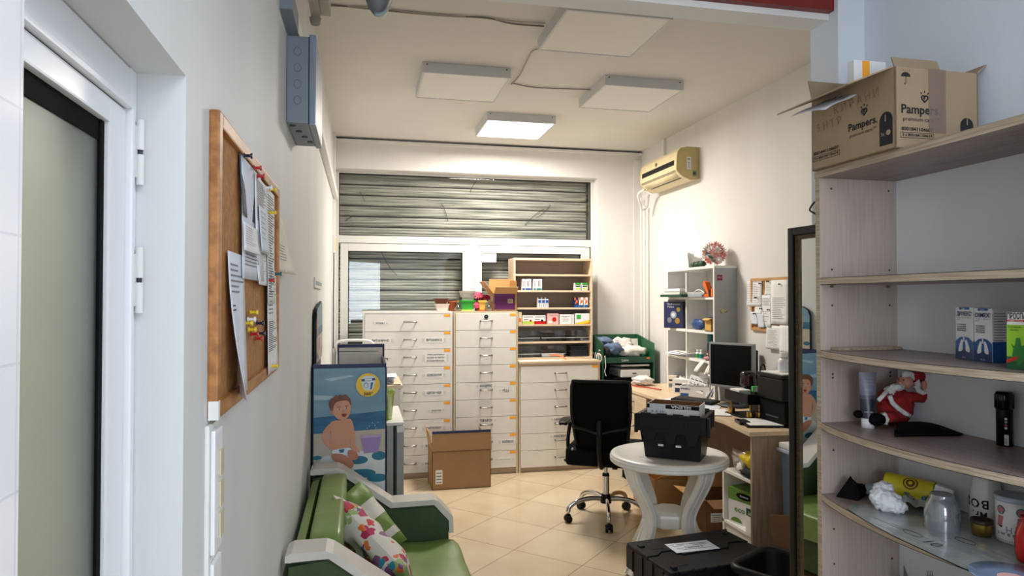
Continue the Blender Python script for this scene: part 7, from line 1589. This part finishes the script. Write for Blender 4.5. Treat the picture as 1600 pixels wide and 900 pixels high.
# umbrella mark
b.add([V(.035+.016*math.cos(R(a)), -.0008, .205+.013*math.sin(R(a))) for a in range(0, 181, 20)], [tuple(range(10))], INKB); b.tube([(.035, -.001, .205), (.035, -.001, .186), (.032, -.001, .183), (.030, -.001, .187)], .0009, INKB, 5)
for k in range(4): b.box(.026+.007*k, .0268+.007*k, -.001, -.0006, .221, .225, INKB)
b.build('umbrella_mark', t); b = B()
L0 = (-.0008, cdp, 0); xd = (0, -1, 0)
logo(b, .235, .100, .120, xd, L0); heart(b, .242, .136, .0115, xd, (-.001, cdp, 0)); num(b, .070, .046, .122, xd, L0); arch(b, .327, .016, .050, .096, xd, L0)
b.build('side_print', t)
b = B()
def scrawl(s, x0_, z0_, size, step, tilt):
    for i, ch in enumerate(s):
        o = Vector(L0)+V(0, -1, 0)*(x0_+step*i)+V(0, 0, z0_+tilt*i)
        b.text(ch, o, (0, -1, .12), (0, .15, 1), size, HW, off=.0003)
scrawl('КИРАНИ', .12, .172, .036, .034, .001); scrawl('5НТР', .035, .135, .036, .033, .0); b.build('handwriting', t, 'faint pencilled letters')
TAPE = glass('packing_tape', (240, 226, 208), .10, .12, .05, (150, 118, 84))
B().box(.112, .170, -.0022, -.0016, .05, ch_+.001, TAPE).build('tape', t, 'glossy brown packing tape'); 
place(t, (1.471, 1.648, zt), R(.5))
# paper label on the folded flap and things poking out of the box
b = B(); b.sheet(lambda s, q: (1.36+.12*s, 1.80+.17*q, 2.2555+.060*s+.003*math.sin(6*s)-.012-.022*(1-q)**2), 6, 6, PAPER2, th=.001)
for k in range(5): b.tube([(1.375+.09*a/4, 1.83+.027*k, 2.2555+.060*(.12+.75*a/4)-.0135-.022*(1-(.03+.027*k)/.17)**2) for a in range(5)], .0007, INK, 4)
b.thing('paper_sheet', 'printed paper curling off the folded flap of the diaper carton', 'paper')
ft = Y(1358, 95, 1.83).z
B().box(1.485, 1.60, 1.83, 1.86, 2.10, ft, PAPER, .002).box(1.515, 1.54, 1.828, 1.83, 2.10, ft-.002, ORG).thing('folder', 'white folder with an orange stripe poking out of the diaper carton', 'folder')
# ================================================================== groups of repeats
def grp(test, phrase):
    os_ = [o for o in SC.objects if o.parent is None and 'label' in o and 'group' not in o and test(o)]
    if len(os_) > 1:
        for o in os_: o['group'] = phrase
nm = lambda o: o.name.split('.')[0]
L_ = lambda o: o.matrix_world.translation if o.type == 'EMPTY' else o.location
grp(lambda o: nm(o) == 'medicine_box' and o.location.y > 6.2, 'medicine boxes in the far bookcase')
grp(lambda o: nm(o) == 'tea_box', 'tea boxes in the far bookcase')
grp(lambda o: nm(o) == 'medicine_box' and o.location.y > 3, 'medicine boxes on the desk')
grp(lambda o: nm(o) == 'medicine_box', 'syrup boxes on the near shelf')
grp(lambda o: nm(o) == 'paper_sheet' and o.location.x < 0, 'papers pinned on the large cork board')
grp(lambda o: nm(o) == 'paper_sheet' and o.location.x > 2.8, 'papers pinned on the small cork board')
grp(lambda o: nm(o) == 'paper_sheet' and o.location.x > 2.2, 'loose pages on the desk')
grp(lambda o: nm(o) == 'drawer_cabinet', 'drawer cabinets under the window')
grp(lambda o: nm(o) == 'side_cabinet', 'small cabinets behind the baby display')
grp(lambda o: nm(o) == 'ceiling_cable', 'cables along the ceiling')
grp(lambda o: nm(o) == 'book', 'books on the white shelf unit')
grp(lambda o: nm(o) == 'throw_pillow', 'pillows on the sofa')
grp(lambda o: nm(o) == 'planter', 'plastic planters on the tall cabinets')
grp(lambda o: nm(o) == 'glass_flask', 'glass flasks on the tall cabinets')
grp(lambda o: nm(o) == 'small_bottle', 'small bottles on the white shelf unit')
grp(lambda o: nm(o) == 'pill_bottle', 'pill bottles on the black printer')
grp(lambda o: nm(o) == 'paper_note' and o.location.y < 6, 'notes hanging off the white shelf unit')
grp(lambda o: nm(o) == 'cork_board', 'cork boards on the walls')
grp(lambda o: nm(o) == 'storage_crate', 'dark plastic crates')
grp(lambda o: nm(o) == 'folded_card', 'white cards on the lower near shelf')
grp(lambda o: nm(o) == 'folded_bag', 'slate blue cloth bags on the green stand')
grp(lambda o: nm(o) == 'white_shirt', 'white cloths on the green stand')
